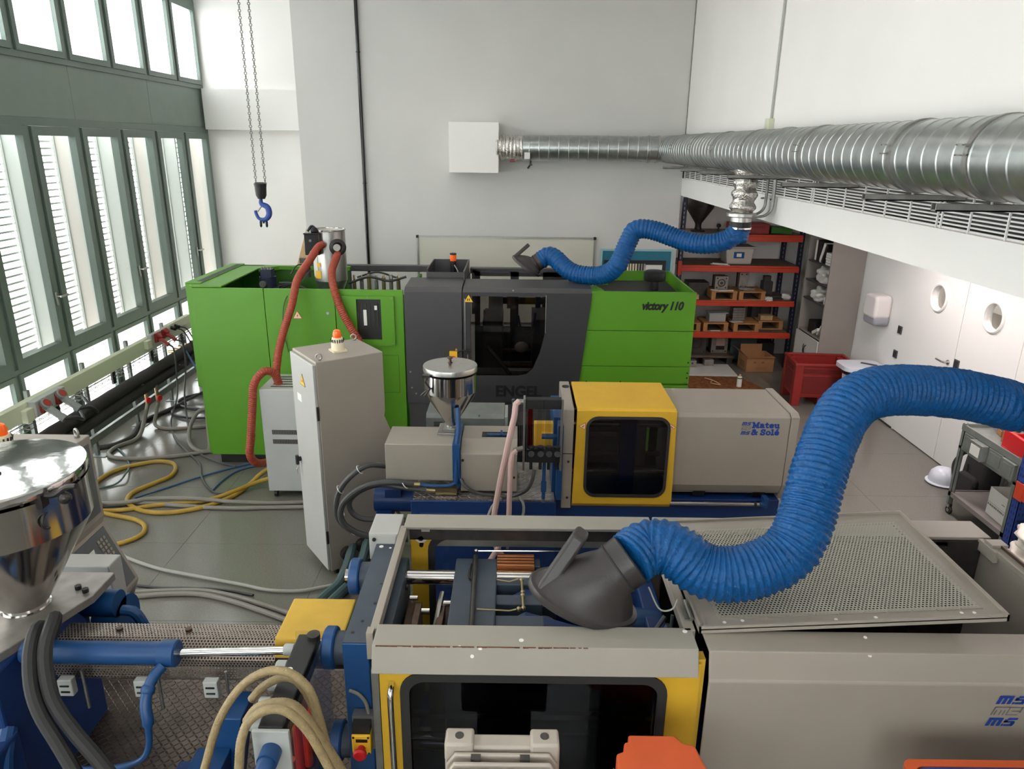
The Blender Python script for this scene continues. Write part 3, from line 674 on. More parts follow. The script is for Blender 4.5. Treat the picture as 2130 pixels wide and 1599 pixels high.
# dark tray with the beacon behind the fixed cover
m = MB(); m.box(-.86,-.47,7.12,7.14,1.84,1.90); m.box(-.86,-.85,7.14,7.8,1.78,1.93); m.box(-.49,-.475,7.0,7.8,1.78,1.93); m.box(-.86,-.475,7.79,7.8,1.78,1.93); m.box(-.86,-.475,7.14,7.79,1.775,1.785); build('cable_tray', m, 'anthracite', A, smooth=False)
m = MB(); m.cyl((-.636,7.62,1.785),(-.636,7.62,1.94),.03,n=16); bc = build('beacon', m, 'black', A)
m = MB(); m.cyl((-.636,7.62,1.94),(-.636,7.62,2.005),.033,n=18); build('beacon_lens', m, 'orange_lens', bc)
m = MB(); m.cyl((-.636,7.62,2.005),(-.636,7.62,2.02),.035,n=18); build('beacon_cap', m, 'black', bc)
m = MB(); m.tube(cr([(-.62,7.58,1.90),(-.58,7.5,1.85),(-.57,7.45,1.79)], .02), .006, 6); build('beacon_cable', m, 'cable_light', A)
# clamping unit seen through the smoked window
m = MB(); m.box(-.42,.64,7.78,7.80,.72,1.20); m.box(-.42,-.36,7.78,7.8,1.2,1.8); m.box(-.03,.06,7.78,7.8,1.2,1.8); m.box(.32,.64,7.78,7.8,1.2,1.8); m.box(-.42,.64,7.78,7.8,1.755,1.8); m.box(-.46,.64,7.0,7.8,.69,.71); m.box(-.475,-.465,6.9,7.8,.7,1.8); m.box(.62,.64,6.9,7.8,.7,1.8); build('rear_guard', m, 'anthracite_dark', A, smooth=False)
m = MB(); m.box(-.30,-.10,7.0,7.6,.82,1.44); build('fixed_platen', m, 'mold_dark', A, bev=.006)
m = MB(); m.box(-.24,-.10,6.96,7.3,1.56,1.70); m.box(-.29,-.26,6.95,7.0,1.50,1.56); build('mold_half', m, 'mold_steel', A, bev=.004)
m = MB(); m.box(.20,.40,7.0,7.6,.82,1.46); build('moving_platen', m, 'mold_dark', A, bev=.006)
for y in (7.05, 7.55):
    for z in (1.64, .98):
        m = MB(); m.cyl((-.1, y, z), (.60, y, z), .034); build('tie_bar', m, 'brown_steel', A)
m = MB(); m.lathe([(.06,0),(.06,.05),(.045,.05)], (.22,7.0,1.64), 18, (1,0,0)); m.box(-.06,.05,6.96,7.1,1.58,1.70); build('tie_nut', m, 'brown_steel', A)
m = MB(); m.tube(cr([(.05,6.92,1.52),(.08,6.9,1.40),(.14,6.88,1.36),(.20,6.9,1.40),(.22,6.92,1.55)], .02), .012, 8); m.tube(cr([(.20,6.9,1.36),(.15,6.9,1.33),(.12,6.9,1.27)], .02), .008, 8); m.tube(cr([(-.25,6.85,1.22),(-.1,6.82,1.05),(.0,6.8,.92)], .03), .022, 8); build('mold_hose', m, 'cable_dark', A)
m = MB(); m.sphere((.09,6.92,1.20), .07, 14, 8, .8, .5, 1.0); build('catch_cup', m, 'beige', A)
m = MB(); m.box(-.40,.60,6.80,6.9,.95,.99); build('guide_rail', m, 'steel_dull', A, smooth=False)
# green clamping cover on the right with recessed top deck
m = MB(); m.box(.66,1.71,FY+.03,BY-.02,.13,1.70); m.box(.66,1.71,BY-.03,BY,.13,ZT); m.box(1.69,1.71,FY+.03,BY,.13,ZT); build('clamp_cover', m, 'green_paint', A, smooth=False)
for z0, z1 in ((1.449, ZT+.005), (1.097, 1.444), (.925, 1.092), (.14, .905)):
    f = lambda z: .645+(z-.93)*.1
    m = MB(); m.prism([(f(z0), z0), (1.712, z0), (1.712, z1), (f(z1), z1)], 'y', FY, FY+.028); build('panel', m, 'green_paint', A, smooth=False, bev=.003)
m = MB(); m.box(.74,1.66,FY+.06,BY-.06,1.70,1.715); build('top_deck', m, 'rubber', A, smooth=False)
m = MB(); m.box(.66,.80,FY+.03,FY+.14,1.70,ZT+.004); m.prism([(.66,FY+.1),(.86,FY+.1),(.72,FY+.75),(.66,FY+.75)], 'z', 1.70, ZT); m.box(.66,1.0,7.55,BY,1.70,ZT+.01); build('deck_step', m, 'green_paint', A, smooth=False, bev=.004)
m = MB(); m.lathe([(.0,0),(.045,0),(.045,.09),(.105,.10),(.112,.12),(.112,.185),(.09,.20),(.02,.207),(0,.207)], (1.435,7.30,1.715), 28); build('breather_cap', m, 'black', A)
text('model_lettering', 'victory 110', .107, (1.205, FY-.0005, 1.655), (1,0,0), (0,0,1), 'ink_black', A, shear=.25, bold=.005, sx=.86, spacing=.92)
m = MB()
for z in (1.14, 1.035, .985): bolt(m, (1.69, FY, z), (0,-1,0), .008, .003)
build('cover_screw', m, 'ink_black', A)
m = MB()
for x in (.72, 1.05, 1.68): bolt(m, (x, FY, .94), (0,-1,0), .007, .003)
build('cover_bolt', m, 'steel', A)

# drying hopper on the green machine
H = thing('drying_hopper', 'silver drying hopper with orange-red hoses standing on the green machine', 'hopper', (-1.83, 7.22, 1.3))
hx, hy = -1.83, 7.22
m = MB(); m.lathe([(.160,1.80),(.160,2.285),(.165,2.29),(.155,2.295),(.15,2.275),(0,2.27)], (hx,hy,0), 40); build('hopper_body', m, 'steel_brushed', H)
m = MB(); m.lathe([(.158,1.80),(.07,1.56),(.07,1.44),(.0,1.44)], (hx,hy,0), 40); build('hopper_cone', m, 'galvanized', H)
m = MB(); m.torus((hx,hy,2.292), (0,0,1), .16, .008, 36, 8); build('lid_ring', m, 'steel', H)
m = MB(); m.box(hx-.185,hx-.045,hy-.215,hy-.13,2.07,2.265); m.box(hx-.19,hx-.04,hy-.22,hy-.12,2.265,2.28); cb = build('control_box', m, 'black_gloss', H, bev=.005)
m = MB(); m.sphere((hx-.10,hy-.15,2.30), .035); m.tube(cr([(hx-.16,hy-.16,2.29),(hx-.12,hy-.15,2.34),(hx-.07,hy-.15,2.30)], .01), .012, 8); build('lid_clamp', m, 'black', cb)
m = MB()
for z in (2.21, 2.10): m.cyl((hx-.125,hy-.215,z),(hx-.125,hy-.222,z),.013)
build('indicator', m, 'steel', cb)
m = MB(); m.prism([(hx-.163*math.cos(R(a)), hy-.163*math.sin(R(a))) for a in range(5,60,5)]+[(hx-.160*math.cos(R(a)), hy-.160*math.sin(R(a))) for a in range(55,0,-5)], 'z', 1.84, 2.06); build('white_label', m, 'paper', H)
for z0, z1, a0, a1 in ((1.83,1.905,40,72),(1.945,1.985,52,70)):
    m = MB(); m.prism([(hx-.1645*math.cos(R(a)), hy-.1645*math.sin(R(a))) for a in range(a0,a1,4)]+[(hx-.1610*math.cos(R(a)), hy-.1610*math.sin(R(a))) for a in range(a1-4,a0-1,-4)], 'z', z0, z1); build('yellow_label', m, 'sign_yellow', H)
m = MB(); m.cyl((hx+.10,hy-.12,2.16),(hx+.145,hy-.25,2.155),.045); fb = build('blower', m, 'steel_brushed', H)
m = MB(); m.lathe([(.0,0),(.05,0),(.078,.01),(.08,.04),(.05,.05),(.03,.035),(0,.035)], (hx+.135,hy-.225,2.155), 28, (.28,-.96,0)); build('blower_cap', m, 'black', fb)
m = MB(); m.lathe([(.03,0),(.034,.02)], (hx+.135+.0005,hy-.262,2.155), 16, (.28,-.96,0)); m.cyl((hx-.015,hy-.14,2.17),(hx-.02,hy-.22,2.165),.033); build('hose_port', m, 'steel_brushed', H)
m = MB(); m.box(hx-.30,hx-.22,hy-.03,hy+.03,1.96,2.01); m.box(hx-.24,hx-.15,hy-.01,hy+.02,1.93,1.97); m.cyl((hx-.24,hy,1.82),(hx-.24,hy,1.96),.035); m.tube(cr([(hx-.25,hy,1.94),(hx-.33,hy-.02,1.94),(hx-.4,hy-.03,1.85)], .02), .007, 6); m.tube(cr([(hx-.22,hy-.03,2.0),(hx-.16,hy-.15,2.06),(hx-.10,hy-.17,2.07)], .02), .006, 6); build('level_sensor', m, 'dark_steel', H)
m = MB(); m.tube(cr([(hx-.15,hy-.17,1.93),(hx-.22,6.75,1.80),(hx-.30,FY-.02,1.70),(hx-.34,FY-.015,1.45),(hx-.31,FY-.015,1.2)], .03), .004, 6); build('sensor_wire', m, 'cable_dark', H)

def red_hose(pts, label, r=.034):
    c = cr(pts, .006); m = MB(); m.tube(c, r, 16, rf=lambda i: r*(1+.09*(i % 3 == 0))); return one('air_hose', m, 'hose_red', label, 'hose', loc=c[len(c)//2], group='orange red dryer hoses')
red_hose([(-1.848,7.02,2.17),(-1.87,6.93,2.15),(-1.92,6.8,2.05),(-1.99,6.60,1.90),(-2.025,6.50,1.70),(-2.09,6.38,1.46),(-2.13,6.30,1.27),(-2.145,6.25,1.10),(-2.14,6.25,1.06)], 'long orange-red hose falling from the drying hopper to the grey dryer')
red_hose([(-1.69,6.97,2.10),(-1.70,6.92,2.05),(-1.71,6.78,1.96),(-1.67,6.64,1.83),(-1.60,6.58,1.64),(-1.52,6.56,1.48),(-1.45,6.55,1.36),(-1.38,6.50,1.20),(-1.40,6.40,.95),(-1.60,6.35,.6),(-1.72,6.28,.5)], 'orange-red hose from the black blower cap down behind the control cabinet')
red_hose([(-2.08,6.10,1.06),(-2.10,6.06,1.17),(-2.17,6.0,1.20),(-2.245,5.95,1.10),(-2.27,5.93,.92),(-2.31,5.92,.62),(-2.34,5.93,.44),(-2.31,6.0,.33),(-2.22,6.1,.30)], 'orange-red hose curling from the dryer top down its window side')

# grey dryer on casters
D = thing('dryer', 'grey slotted dryer cabinet on casters behind the beige control cabinet', 'dryer', (-1.95, 6.17, 0))
m = MB(); m.box(-2.21,-1.70,5.95,6.40,.075,1.055); build('dryer_body', m, 'light_grey_box', D, bev=.006)
for k in range(5):
    m = MB(); m.box(-2.13,-1.78,6.02+.07*k,6.045+.07*k,1.0545,1.0565); build('vent_slot', m, 'cable_dark', D, smooth=False)
for z in (.655,.565):
    m = MB(); m.box(-2.13,-1.78,5.9475,5.9505,z-.022,z+.022); g = build('vent_grille', m, 'ink_grey', D, smooth=False)
    m = MB()
    for k in range(24): m.box(-2.125+.0145*k,-2.117+.0145*k,5.945,5.948,z-.019,z+.019)
    q = build('grille_slots', m, 'cable_dark', g, smooth=False); q['kind'] = 'stuff'
for x in (-2.16,-1.75):
    for y in (6.0,6.35):
        m = MB(); m.cyl((x-.012,y,.033),(x+.012,y,.033),.033,n=16); m.box(x-.018,x+.018,y-.015,y+.03,.04,.076); build('caster', m, 'black', D)

# ================================================================== tall control cabinets with a sloping console
def control_cabinet(label, loc, rz, with_keys=True):
    t = thing('control_cabinet', label, 'cabinet', loc, rz, 'tall beige control cabinets')
    ZH, W, Dp = 1.69, .225, .50
    prof = [(-Dp,.06),(0,.06),(0,.52),(.125,.86),(-.01,1.20),(0,1.24),(.0,ZH),(-Dp,ZH)]
    m = MB(); m.prism(prof, 'y', -W, W); build('cabinet_body', m, 'beige', t, local=True, smooth=False, bev=.006)
    m = MB(); m.box(-Dp-.022,-Dp-.001,-W+.006,W-.006,.075,ZH-.02); d = build('door', m, 'beige_light', t, local=True, smooth=False, bev=.004)
    for z in (.35,1.32):
        m = MB(); m.box(-Dp-.018,-Dp-.002,-W-.006,-W+.004,z-.05,z+.05); build('hinge', m, 'dark_steel', d, local=True, smooth=False)
    m = MB(); m.cyl((-Dp-.022,W-.05,.84),(-Dp-.045,W-.05,.84),.018); m.box(-Dp-.06,-Dp-.04,W-.06,W-.035,.80,.87); lk = build('door_lock', m, 'black', d, local=True)
    m = MB(); m.torus((-Dp-.055,W-.05,.775),(1,.4,0),.012,.002,12,5); m.box(-Dp-.058,-Dp-.054,W-.055,W-.045,.72,.765); build('key', m, 'steel', d, local=True)
    warn_sign(d, (-Dp-.023,-.005,1.47), (0,-1,0), (0,0,1), .10, local=True)
    m = MB(); m.box(-Dp-.024,-Dp-.0215,.045,.125,1.33,1.385); build('white_label', m, 'paper', d, local=True, smooth=False)
    m = MB(); m.box(-.002,.004,-W+.03,W-.03,1.27,ZH-.04); build('screen_panel', m, 'console_grey', t, local=True, smooth=False)
    u = V((.135,0,-.34)).normalized(); n = V((u.z*-1,0,u.x)); c = V((.0575,0,1.03))
    m = MB(); m.obox(c+n*.001, u, (0,1,0), n, .165, W-.03, .004); kb = build('keyboard_panel', m, 'console_grey', t, local=True, smooth=False)
    m = MB(); m.obox(c+n*.006+V((0,-.05,0))+u*.02, u, (0,1,0), n, .12, .10, .001); build('legend_sheet', m, 'console_light', kb, local=True, smooth=False)
    m = MB()
    P = lambda a, b, h: c+u*a+V((0,b,0))+n*h
    for a0,a1,b0,b1 in ((-.03,.02,-.09,-.03),(.0,.03,-.14,-.085),(-.06,.0,.0,.03),(.03,.05,-.12,.0),(.06,.09,-.14,.03),(-.09,-.05,-.06,-.03)):
        m.add([P(a0,b0,.008),P(a1,b0,.008),P(a1,b1,.008),P(a0,b1,.008)], [(0,1,2,3)])
    m.add([P(-.11,.0,.008),P(-.05,.02,.008),P(-.11,.05,.008)], [(0,1,2)])
    build('pictogram', m, 'ink_white', kb, local=True, smooth=False)
    m = MB()
    for i in range(3):
        for j in range(8): m.obox(c+u*(-.12+.024*j)+V((0,.10+.026*i,0))+n*.007, u, (0,1,0), n, .008, .008, .003)
    build('keys', m, 'beige', kb, local=True, smooth=False)
    u2 = V((-.125,0,-.34)).normalized(); n2 = V((-u2.z,0,u2.x)); c2 = V((.0625,0,.69))
    m = MB(); m.obox(c2+n2*.001, u2, (0,1,0), n2, .15, W-.03, .004); lp = build('lower_panel', m, 'console_grey', t, local=True, smooth=False)
    for k in range(3):
        m = MB(); m.cyl(c2+V((0,-.12+.1*k,0))+n2*.005, c2+V((0,-.12+.1*k,0))+n2*.03, .014); build('selector', m, 'black' if k else 'steel', lp, local=True)
    for x, y in ((-Dp+.04,-W+.04),(-.04,W-.04)):
        m = MB(); m.torus((x,y,ZH+.024),(.6,.8,0),.02,.006,18,8); m.cyl((x,y,ZH),(x,y,ZH+.008),.014); build('lifting_eye', m, 'steel_dull', t, local=True)
    bx, by = -.256, -.03
    m = MB(); m.box(bx-.05,bx+.05,by-.05,by+.05,ZH,ZH+.012); m.lathe([(.047,.01),(.045,.06),(.038,.095),(.036,.10),(0,.10)], (bx,by,ZH), 24); b = build('beacon', m, 'cream_plastic', t, local=True)
    m = MB()
    for k in range(16):
        a = k*math.pi/8; m.obox((bx+.043*math.cos(a),by+.043*math.sin(a),ZH+.072), (math.cos(a),math.sin(a),-.2), (-math.sin(a),math.cos(a),0), (.2*math.cos(a),.2*math.sin(a),1), .002, .0035, .018)
    build('sounder_slots', m, 'rubber', b, local=True, smooth=False)
    m = MB(); m.lathe([(.03,.10),(.031,.125),(.024,.148),(.012,.156),(0,.157)], (bx,by,ZH), 20); build('beacon_lens', m, 'orange_lens', b, local=True)
    for x, y in ((-.06,-W+.06),(-Dp+.06,-W+.06),(-.06,W-.06),(-Dp+.06,W-.06)):
        q = MB(); q.cyl((x-.012,y,.03),(x+.012,y,.03),.03,n=16); q.box(x-.016,x+.016,y-.02,y+.02,.035,.062); build('caster', q, 'black', t, local=True)
    return t
cabA = control_cabinet('tall beige control cabinet with orange beacon between the dryer and the small machine', (-1.06, 5.15, 0), R(36))
cabB = control_cabinet('tall control cabinet with sloping pictogram console behind the big steel hopper', (-2.13, 3.145, 0), 0)
for k, (x, z) in enumerate(((-.27,.20),(-.15,.23))):
    m = MB(); m.lathe([(.055,0),(.055,.02),(.04,.03),(0,.03)], (x-.10,-.225,z-.02), 18, (0,-1,0)); build('cable_gland', m, 'dark_steel', cabA, local=True)

# ================================================================== logo built from slanted bars
def logo_mark(parent, org, ux, uz, w, h, mname, outline=False):
    ux, uz = V(ux), V(uz); n = ux.cross(uz)*.0015; org = V(org); mb = MB(); sh = .32
    def q(x0, x1, z0, z1):
        P = [org+ux*((x+sh*z*h/w)*w)+uz*(z*h)+n for x, z in ((x0,z0),(x1,z0),(x1,z1),(x0,z1))]; mb.add(P, [(0,1,2,3)])
    if outline:
        t = .05
        for x0,x1,z0,z1 in ((0,1,1-2*t,1),(0,t,0,1),(.10,.15,0,.6),(.27,.31,0,.6),(.40,.44,0,.6),(.52,.56,0,1),(.56,.94,.0,.1),(.94,1,.3,1),(.66,.94,.45,.55)): q(x0,x1,z0,z1)
    else:
        for x0,x1,z0,z1 in ((0,.50,.72,1),(0,.13,0,.72),(.19,.31,0,.72),(.37,.50,0,.72),(.55,.62,0,.25),(.66,1.0,.74,1),(.58,.70,.45,.8),(.58,.95,.42,.62),(.84,.97,.14,.5),(.64,.95,0,.22)): q(x0,x1,z0,z1)
    return build('logo_mark', mb, mname, parent, smooth=False)
GL = {'M':(1.05,[[(.2,0),(.2,1)],[(.85,0),(.85,1)],[(.2,.95),(.525,.22),(.85,.95)],[(.02,.07),(.38,.07)],[(.67,.07),(1.03,.07)],[(.02,.93),(.25,.93)],[(.8,.93),(1.03,.93)]]),
 'a':(.76,[[(.1,.56),(.2,.65),(.38,.66),(.54,.56),(.54,.1),(.72,.07)],[(.54,.38),(.26,.38),(.13,.24),(.17,.1),(.32,.06),(.54,.18)]]),
 't':(.56,[[(.25,.9),(.25,.2),(.34,.07),(.52,.1)],[(.04,.62),(.5,.62)]]),
 'e':(.72,[[(.12,.36),(.62,.36),(.57,.56),(.37,.65),(.17,.56),(.1,.34),(.18,.13),(.38,.06),(.62,.14)]]),
 'u':(.82,[[(.2,.63),(.2,.2),(.33,.07),(.48,.08),(.6,.18)],[(.6,.65),(.6,.04)],[(.04,.62),(.2,.62)],[(.45,.62),(.6,.62)],[(.6,.06),(.77,.06)]]),
 '&':(.98,[[(.88,.05),(.26,.7),(.28,.88),(.46,.94),(.6,.82),(.5,.62),(.17,.38),(.12,.18),(.3,.06),(.58,.14),(.8,.5)],[(.68,.5),(.94,.5)]]),
 'S':(.78,[[(.64,.72),(.56,.9),(.34,.94),(.15,.8),(.2,.6),(.55,.42),(.65,.22),(.5,.06),(.24,.07),(.12,.26)],[(.65,.66),(.65,.97)],[(.11,.03),(.11,.34)]]),
 'o':(.74,[[(.37+.26*math.cos(k*math.pi/6),.355+.29*math.sin(k*math.pi/6)) for k in range(13)]]),
 'l':(.44,[[(.22,0),(.22,1)],[(.03,.07),(.41,.07)],[(.03,.94),(.22,.94)]]), ' ':(.3,[])}
GL['\u00e9'] = (.72, GL['e'][1]+[[(.32,.82),(.5,1.02)]])
def slab_text(parent, s, cap, org, ux, uz, m_, sx=1.0, pen=.27):
    mb = MB(); ux, uz, org = V(ux), V(uz), V(org); n = ux.cross(uz); x0 = 0.0; k = 0
    for ch in s:
        w_, strokes = GL[ch]
        for st in strokes:
            for (xa,ya),(xb,yb) in zip(st, st[1:]):
                A, B = V((xa*sx,ya)), V((xb*sx,yb)); dr_ = (B-A).normalized()*pen*.42; pr = V((-dr_.y, dr_.x)); h = pen*.5
                pr = pr.normalized()*h; k += 1
                P = [A-dr_*.6-pr, B+dr_*.6-pr, B+dr_*.6+pr, A-dr_*.6+pr]
                mb.add([org+ux*((x0+p.x)*cap)+uz*(p.y*cap)+n*(.0008+.00001*(k%7)) for p in P], [(0,1,2,3)])
        x0 += (w_+.05)*sx
    return build('maker_lettering', mb, m_, parent, smooth=False)

# ================================================================== small beige, blue and yellow machine (middle)
Bm = thing('injection_molding_machine', 'small beige injection moulding machine with yellow guard door and blue base in the middle', 'machine', (.55, 4.6, 0))
m = MB(); m.box(-.66,1.80,4.345,4.90,.10,.868); m.box(-.66,.30,4.275,4.345,.10,.868); m.box(-.5,1.7,4.38,4.86,0,.10); build('machine_base', m, 'blue_deep', Bm, smooth=False, bev=.006)
m = MB(); m.box(-.60,.24,4.268,4.276,.20,.78); build('base_panel', m, 'blue_deep', Bm, smooth=False, bev=.004)
m = MB(); m.box(-.05,.22,4.262,4.27,.30,.55)
for k in range(3): m.cyl((-.02,4.260,.36+.07*k),(.19,4.260,.36+.07*k),.014,n=10)
build('louvre_panel', m, 'blue_deep', Bm)
m = MB(); m.box(-.648,.29,4.283,4.88,.868,.880); build('tread_plate', m, 'tread_steel', Bm, smooth=False)
m = MB(); m.cyl((-.94,4.52,.75),(-.66,4.52,.75),.085); m.box(-.92,-.82,4.42,4.62,.62,.70); m.box(-.86,-.75,4.44,4.5,.80,.86); build('pump_motor', m, 'blue_deep', Bm)
# injection unit covers
m = MB(); m.box(-.835,-.378,4.38,4.70,.965,1.225); build('injection_cover', m, 'beige', Bm, smooth=False, bev=.005)
prof = [(4.37,.895),(4.37,1.165),(4.50,1.222),(4.74,1.222),(4.74,.895)]
m = MB(); m.prism(prof, 'x', -.335,.042); build('barrel_cover', m, 'beige', Bm, smooth=False, bev=.004)
m = MB(); m.box(-.20,-.01,4.53,4.62,1.2215,1.224); build('cover_slot', m, 'black', Bm, smooth=False); m = MB(); m.box(-.17,-.02,4.55,4.575,1.223,1.232); m.box(-.075,-.06,4.55,4.60,1.223,1.245); build('slot_lever', m, 'blue_paint', Bm, smooth=False)
m = MB()
for p in ((-.32,4.37,1.12),(-.32,4.37,.97),(.02,4.37,1.0)): bolt(m, p, (0,-1,0), .009, .005)
build('cover_screw', m, 'black', Bm)
m = MB(); m.box(-.385,-.338,4.34,4.74,1.0,1.24); m.prism([(4.345,1.2),(4.345,1.02),(4.36,.93),(4.40,.93),(4.385,1.2)], 'x', -.385,-.335); m.tube(cr([(-.36,4.50,1.44),(-.355,4.47,1.38),(-.352,4.42,1.30),(-.36,4.37,1.22),(-.36,4.35,1.08),(-.365,4.345,.96)], .02), .017, 8); m.tube(cr([(-.36,4.345,.975),(-.40,4.335,.955),(-.48,4.33,.95),(-.60,4.33,.958)], .02), .012, 8); build('yoke', m, 'blue_paint', Bm)
m = MB(); m.cyl((-.60,4.33,.958),(-.645,4.33,.958),.016); build('hose_fitting', m, 'brass', Bm); m = MB(); m.cyl((-.50,4.33,.915),(-.56,4.33,.92),.016); m.box(-.5,-.36,4.325,4.40,.89,.935); build('hose_fitting', m, 'brass', Bm)
m = MB(); m.box(-.505,-.375,4.55,4.75,1.225,1.235); m.box(-.465,-.385,4.57,4.70,1.235,1.262); build('throat_plate', m, 'steel_dull', Bm, smooth=False, bev=.003)
# stationary end plate, guard door and sliding cover
m = MB(); m.prism([(4.325,.80),(4.325,1.36),(4.335,1.50),(4.86,1.52),(4.86,.80)], 'x', .335, .402); build('end_plate', m, 'beige', Bm, smooth=False, bev=.005)
m = MB(); m.box(.336,.403,4.322,4.326,1.195,1.199); m.cyl((.372,4.75,1.515),(.372,4.75,1.521),.025)
for z in (1.14,.88): bolt(m, (.375,4.325,z), (0,-1,0), .008, .004)
build('plate_hole', m, 'black', Bm)
m = MB(); m.box(.275,.332,4.40,4.84,.87,1.42); m.box(.30,.335,4.30,4.42,.87,1.40); build('stationary_platen', m, 'blue_paint', Bm, smooth=False, bev=.004)
DY = 4.31
outer = [(.408,.845),(1.068,.845),(1.056,1.50),(.42,1.50)]
m = MB(); m.plate(outer, [rrect(.488,1.012,.905,1.455,.07)], 'y', DY, DY+.025); gd = build('guard_door', m, 'yellow_paint', Bm, smooth=False)
m = MB(); m.prism([(DY+.001,1.494),(DY+.03,1.512),(4.87,1.515),(4.87,1.494)], 'x', .42, 1.056); build('door_hood', m, 'yellow_paint', Bm, smooth=False, bev=.003)
m = MB(); m.prism([(DY,.846),(DY+.05,.795),(DY+.07,.795),(DY+.03,.846)], 'x', .408, 1.066); build('door_lip', m, 'yellow_paint', Bm, smooth=False, bev=.003)
m = MB(); m.plate(rrect(.478,1.022,.895,1.465,.08), [rrect(.496,1.004,.913,1.447,.062)[::-1]], 'y', DY-.006, DY+.004); build('window_seal', m, 'rubber', gd)
m = MB(); m.plate(rrect(.49,1.01,.907,1.453,.068), [], 'y', DY+.006, DY+.010); build('door_window', m, 'smoked_dark', gd, smooth=False)
warn_sign(Bm, (.452, DY-.001, 1.385), (1,0,0), (0,0,1), .05, 'sign_pale', 'sign_red', 'hand', rot=R(-30)); warn_sign(Bm, (1.035, DY-.001, 1.385), (1,0,0), (0,0,1), .05, 'sign_pale', 'sign_red', 'hand', rot=R(30))
for z in (1.36,1.02):
    for y in (4.45,4.75):
        m = MB(); m.cyl((.41,y,z),(1.06,y,z),.02); build('tie_bar', m, 'steel', Bm)
m = MB(); m.box(.72,.82,4.38,4.84,.88,1.47); build('moving_platen', m, 'blue_deep', Bm, smooth=False, bev=.004)
m = MB(); m.box(.50,.72,4.45,4.75,1.08,1.30); m.box(.82,.90,4.45,4.75,1.06,1.34); m.box(.52,.70,4.43,4.45,1.28,1.31); m.box(.52,.70,4.43,4.45,1.14,1.16); m.box(.84,1.0,4.43,4.45,1.37,1.40); m.box(.84,1.0,4.43,4.45,1.42,1.44); build('mold_half', m, 'mold_steel', Bm, smooth=False, bev=.004)
m = MB(); m.plate([(.41,.87),(1.06,.87),(1.06,1.49),(.41,1.49)], [rrect(.48,1.0,.95,1.44,.05)[::-1]], 'y', 4.86, 4.87); build('rear_panel', m, 'anthracite_dark', Bm, smooth=False)
m = MB(); m.box(.41,1.06,4.36,4.86,.87,.88); build('drip_tray', m, 'dark_steel', Bm, smooth=False)
prof = [(4.385,.90),(4.345,.975),(4.345,1.455),(4.375,1.475),(4.86,1.478),(4.86,.90)]
m = MB(); m.prism(prof, 'x', 1.062, 1.80); build('clamp_cover', m, 'beige', Bm, smooth=False, bev=.004)
m = MB(); m.prism([(4.39,.86),(4.35,.975),(4.338,1.46),(4.375,1.482),(4.87,1.484),(4.87,.86)], 'x', 1.803, 1.855); build('end_cap', m, 'beige', Bm, smooth=False, bev=.004)
m = MB(); m.prism([(4.372,.880),(4.352,.925),(4.356,.925),(4.40,.88)], 'x', 1.22,1.30); m.prism([(4.372,.880),(4.352,.92),(4.356,.92),(4.40,.88)], 'x', 1.62,1.70); build('cover_notch', m, 'black', Bm, smooth=False)
m = MB(); m.cyl((1.06,4.315,.852),(1.655,4.315,.852),.014); build('door_rod', m, 'steel', Bm)
m = MB(); m.cyl((1.62,4.315,.852),(1.635,4.315,.852),.018); build('rod_collar', m, 'black', Bm); m = MB(); m.box(1.68,1.71,4.30,4.36,.83,.90); m.cyl((1.66,4.315,.852),(1.70,4.315,.852),.017); build('rod_bracket', m, 'blue_paint', Bm)
for k, mm in enumerate(('ink_blue', None, 'ink_blue')):
    logo_mark(Bm, (1.486-.001*k, 4.3445, 1.402-.032*k), (1,0,0), (0,0,1), .056, .024, mm or 'ink_grey', mm is None)
slab_text(Bm, 'Mateu', .0385, (1.556, 4.3448, 1.386), (1,0,0), (0,0,1), 'ink_blue', 1.12)
slab_text(Bm, '& Sol\u00e9', .0385, (1.553, 4.3448, 1.337), (1,0,0), (0,0,1), 'ink_blue', 1.12)
# flow meter battery in front of the stationary platen
m = MB(); m.box(.088,.312,4.235,4.29,1.535,1.60); build('flow_manifold', m, 'black', Bm, smooth=False, bev=.004); m = MB(); m.box(.10,.315,4.235,4.30,1.17,1.262); fm = build('flow_manifold', m, 'black', Bm, smooth=False, bev=.004)
for x in (.080,.318):
    m = MB(); m.box(x-.006,x+.006,4.225,4.30,1.12,1.605); build('manifold_end_plate', m, 'steel_brushed', Bm, smooth=False)
for k, (x, mm) in enumerate(((.118,'red_clear'),(.178,'acrylic'),(.232,'acrylic'),(.284,'acrylic'))):
    m = MB(); m.cyl((x,4.262,1.262),(x,4.262,1.535),.017,n=16); build('flow_tube', m, mm, Bm)
    m = MB(); m.cyl((x+.01,4.235,1.23),(x+.01,4.215,1.24),.02,n=16); m.lathe([(.020,0),(.022,.004),(.022,.016),(.012,.020),(0,.020)], (x+.01,4.25,1.262), 16); build('flow_knob', m, 'rubber', fm)
    m = MB(); m.cyl((x+.01,4.25,1.17),(x+.01,4.25,1.12),.011,n=10); build('hose_nipple', m, 'black', fm)
m = MB(); m.box(.198,.203,4.23,4.232,1.14,1.60); m.box(.086,.312,4.226,4.230,1.25,1.53); build('front_pane', m, 'acrylic', Bm, smooth=False)
m = MB(); m.box(.15,.30,4.44,4.50,1.17,1.36); m.box(.20,.30,4.42,4.45,1.26,1.30); build('mold_carrier', m, 'yellow_paint', Bm, smooth=False, bev=.004)
m = MB(); m.cyl((.20,4.40,1.285),(.30,4.40,1.285),.018); m.cyl((.215,4.27,1.16),(.215,4.27,.90),.012); m.cyl((.215,4.27,1.02),(.215,4.27,.95),.018); build('water_pipe', m, 'blue_paint', Bm)
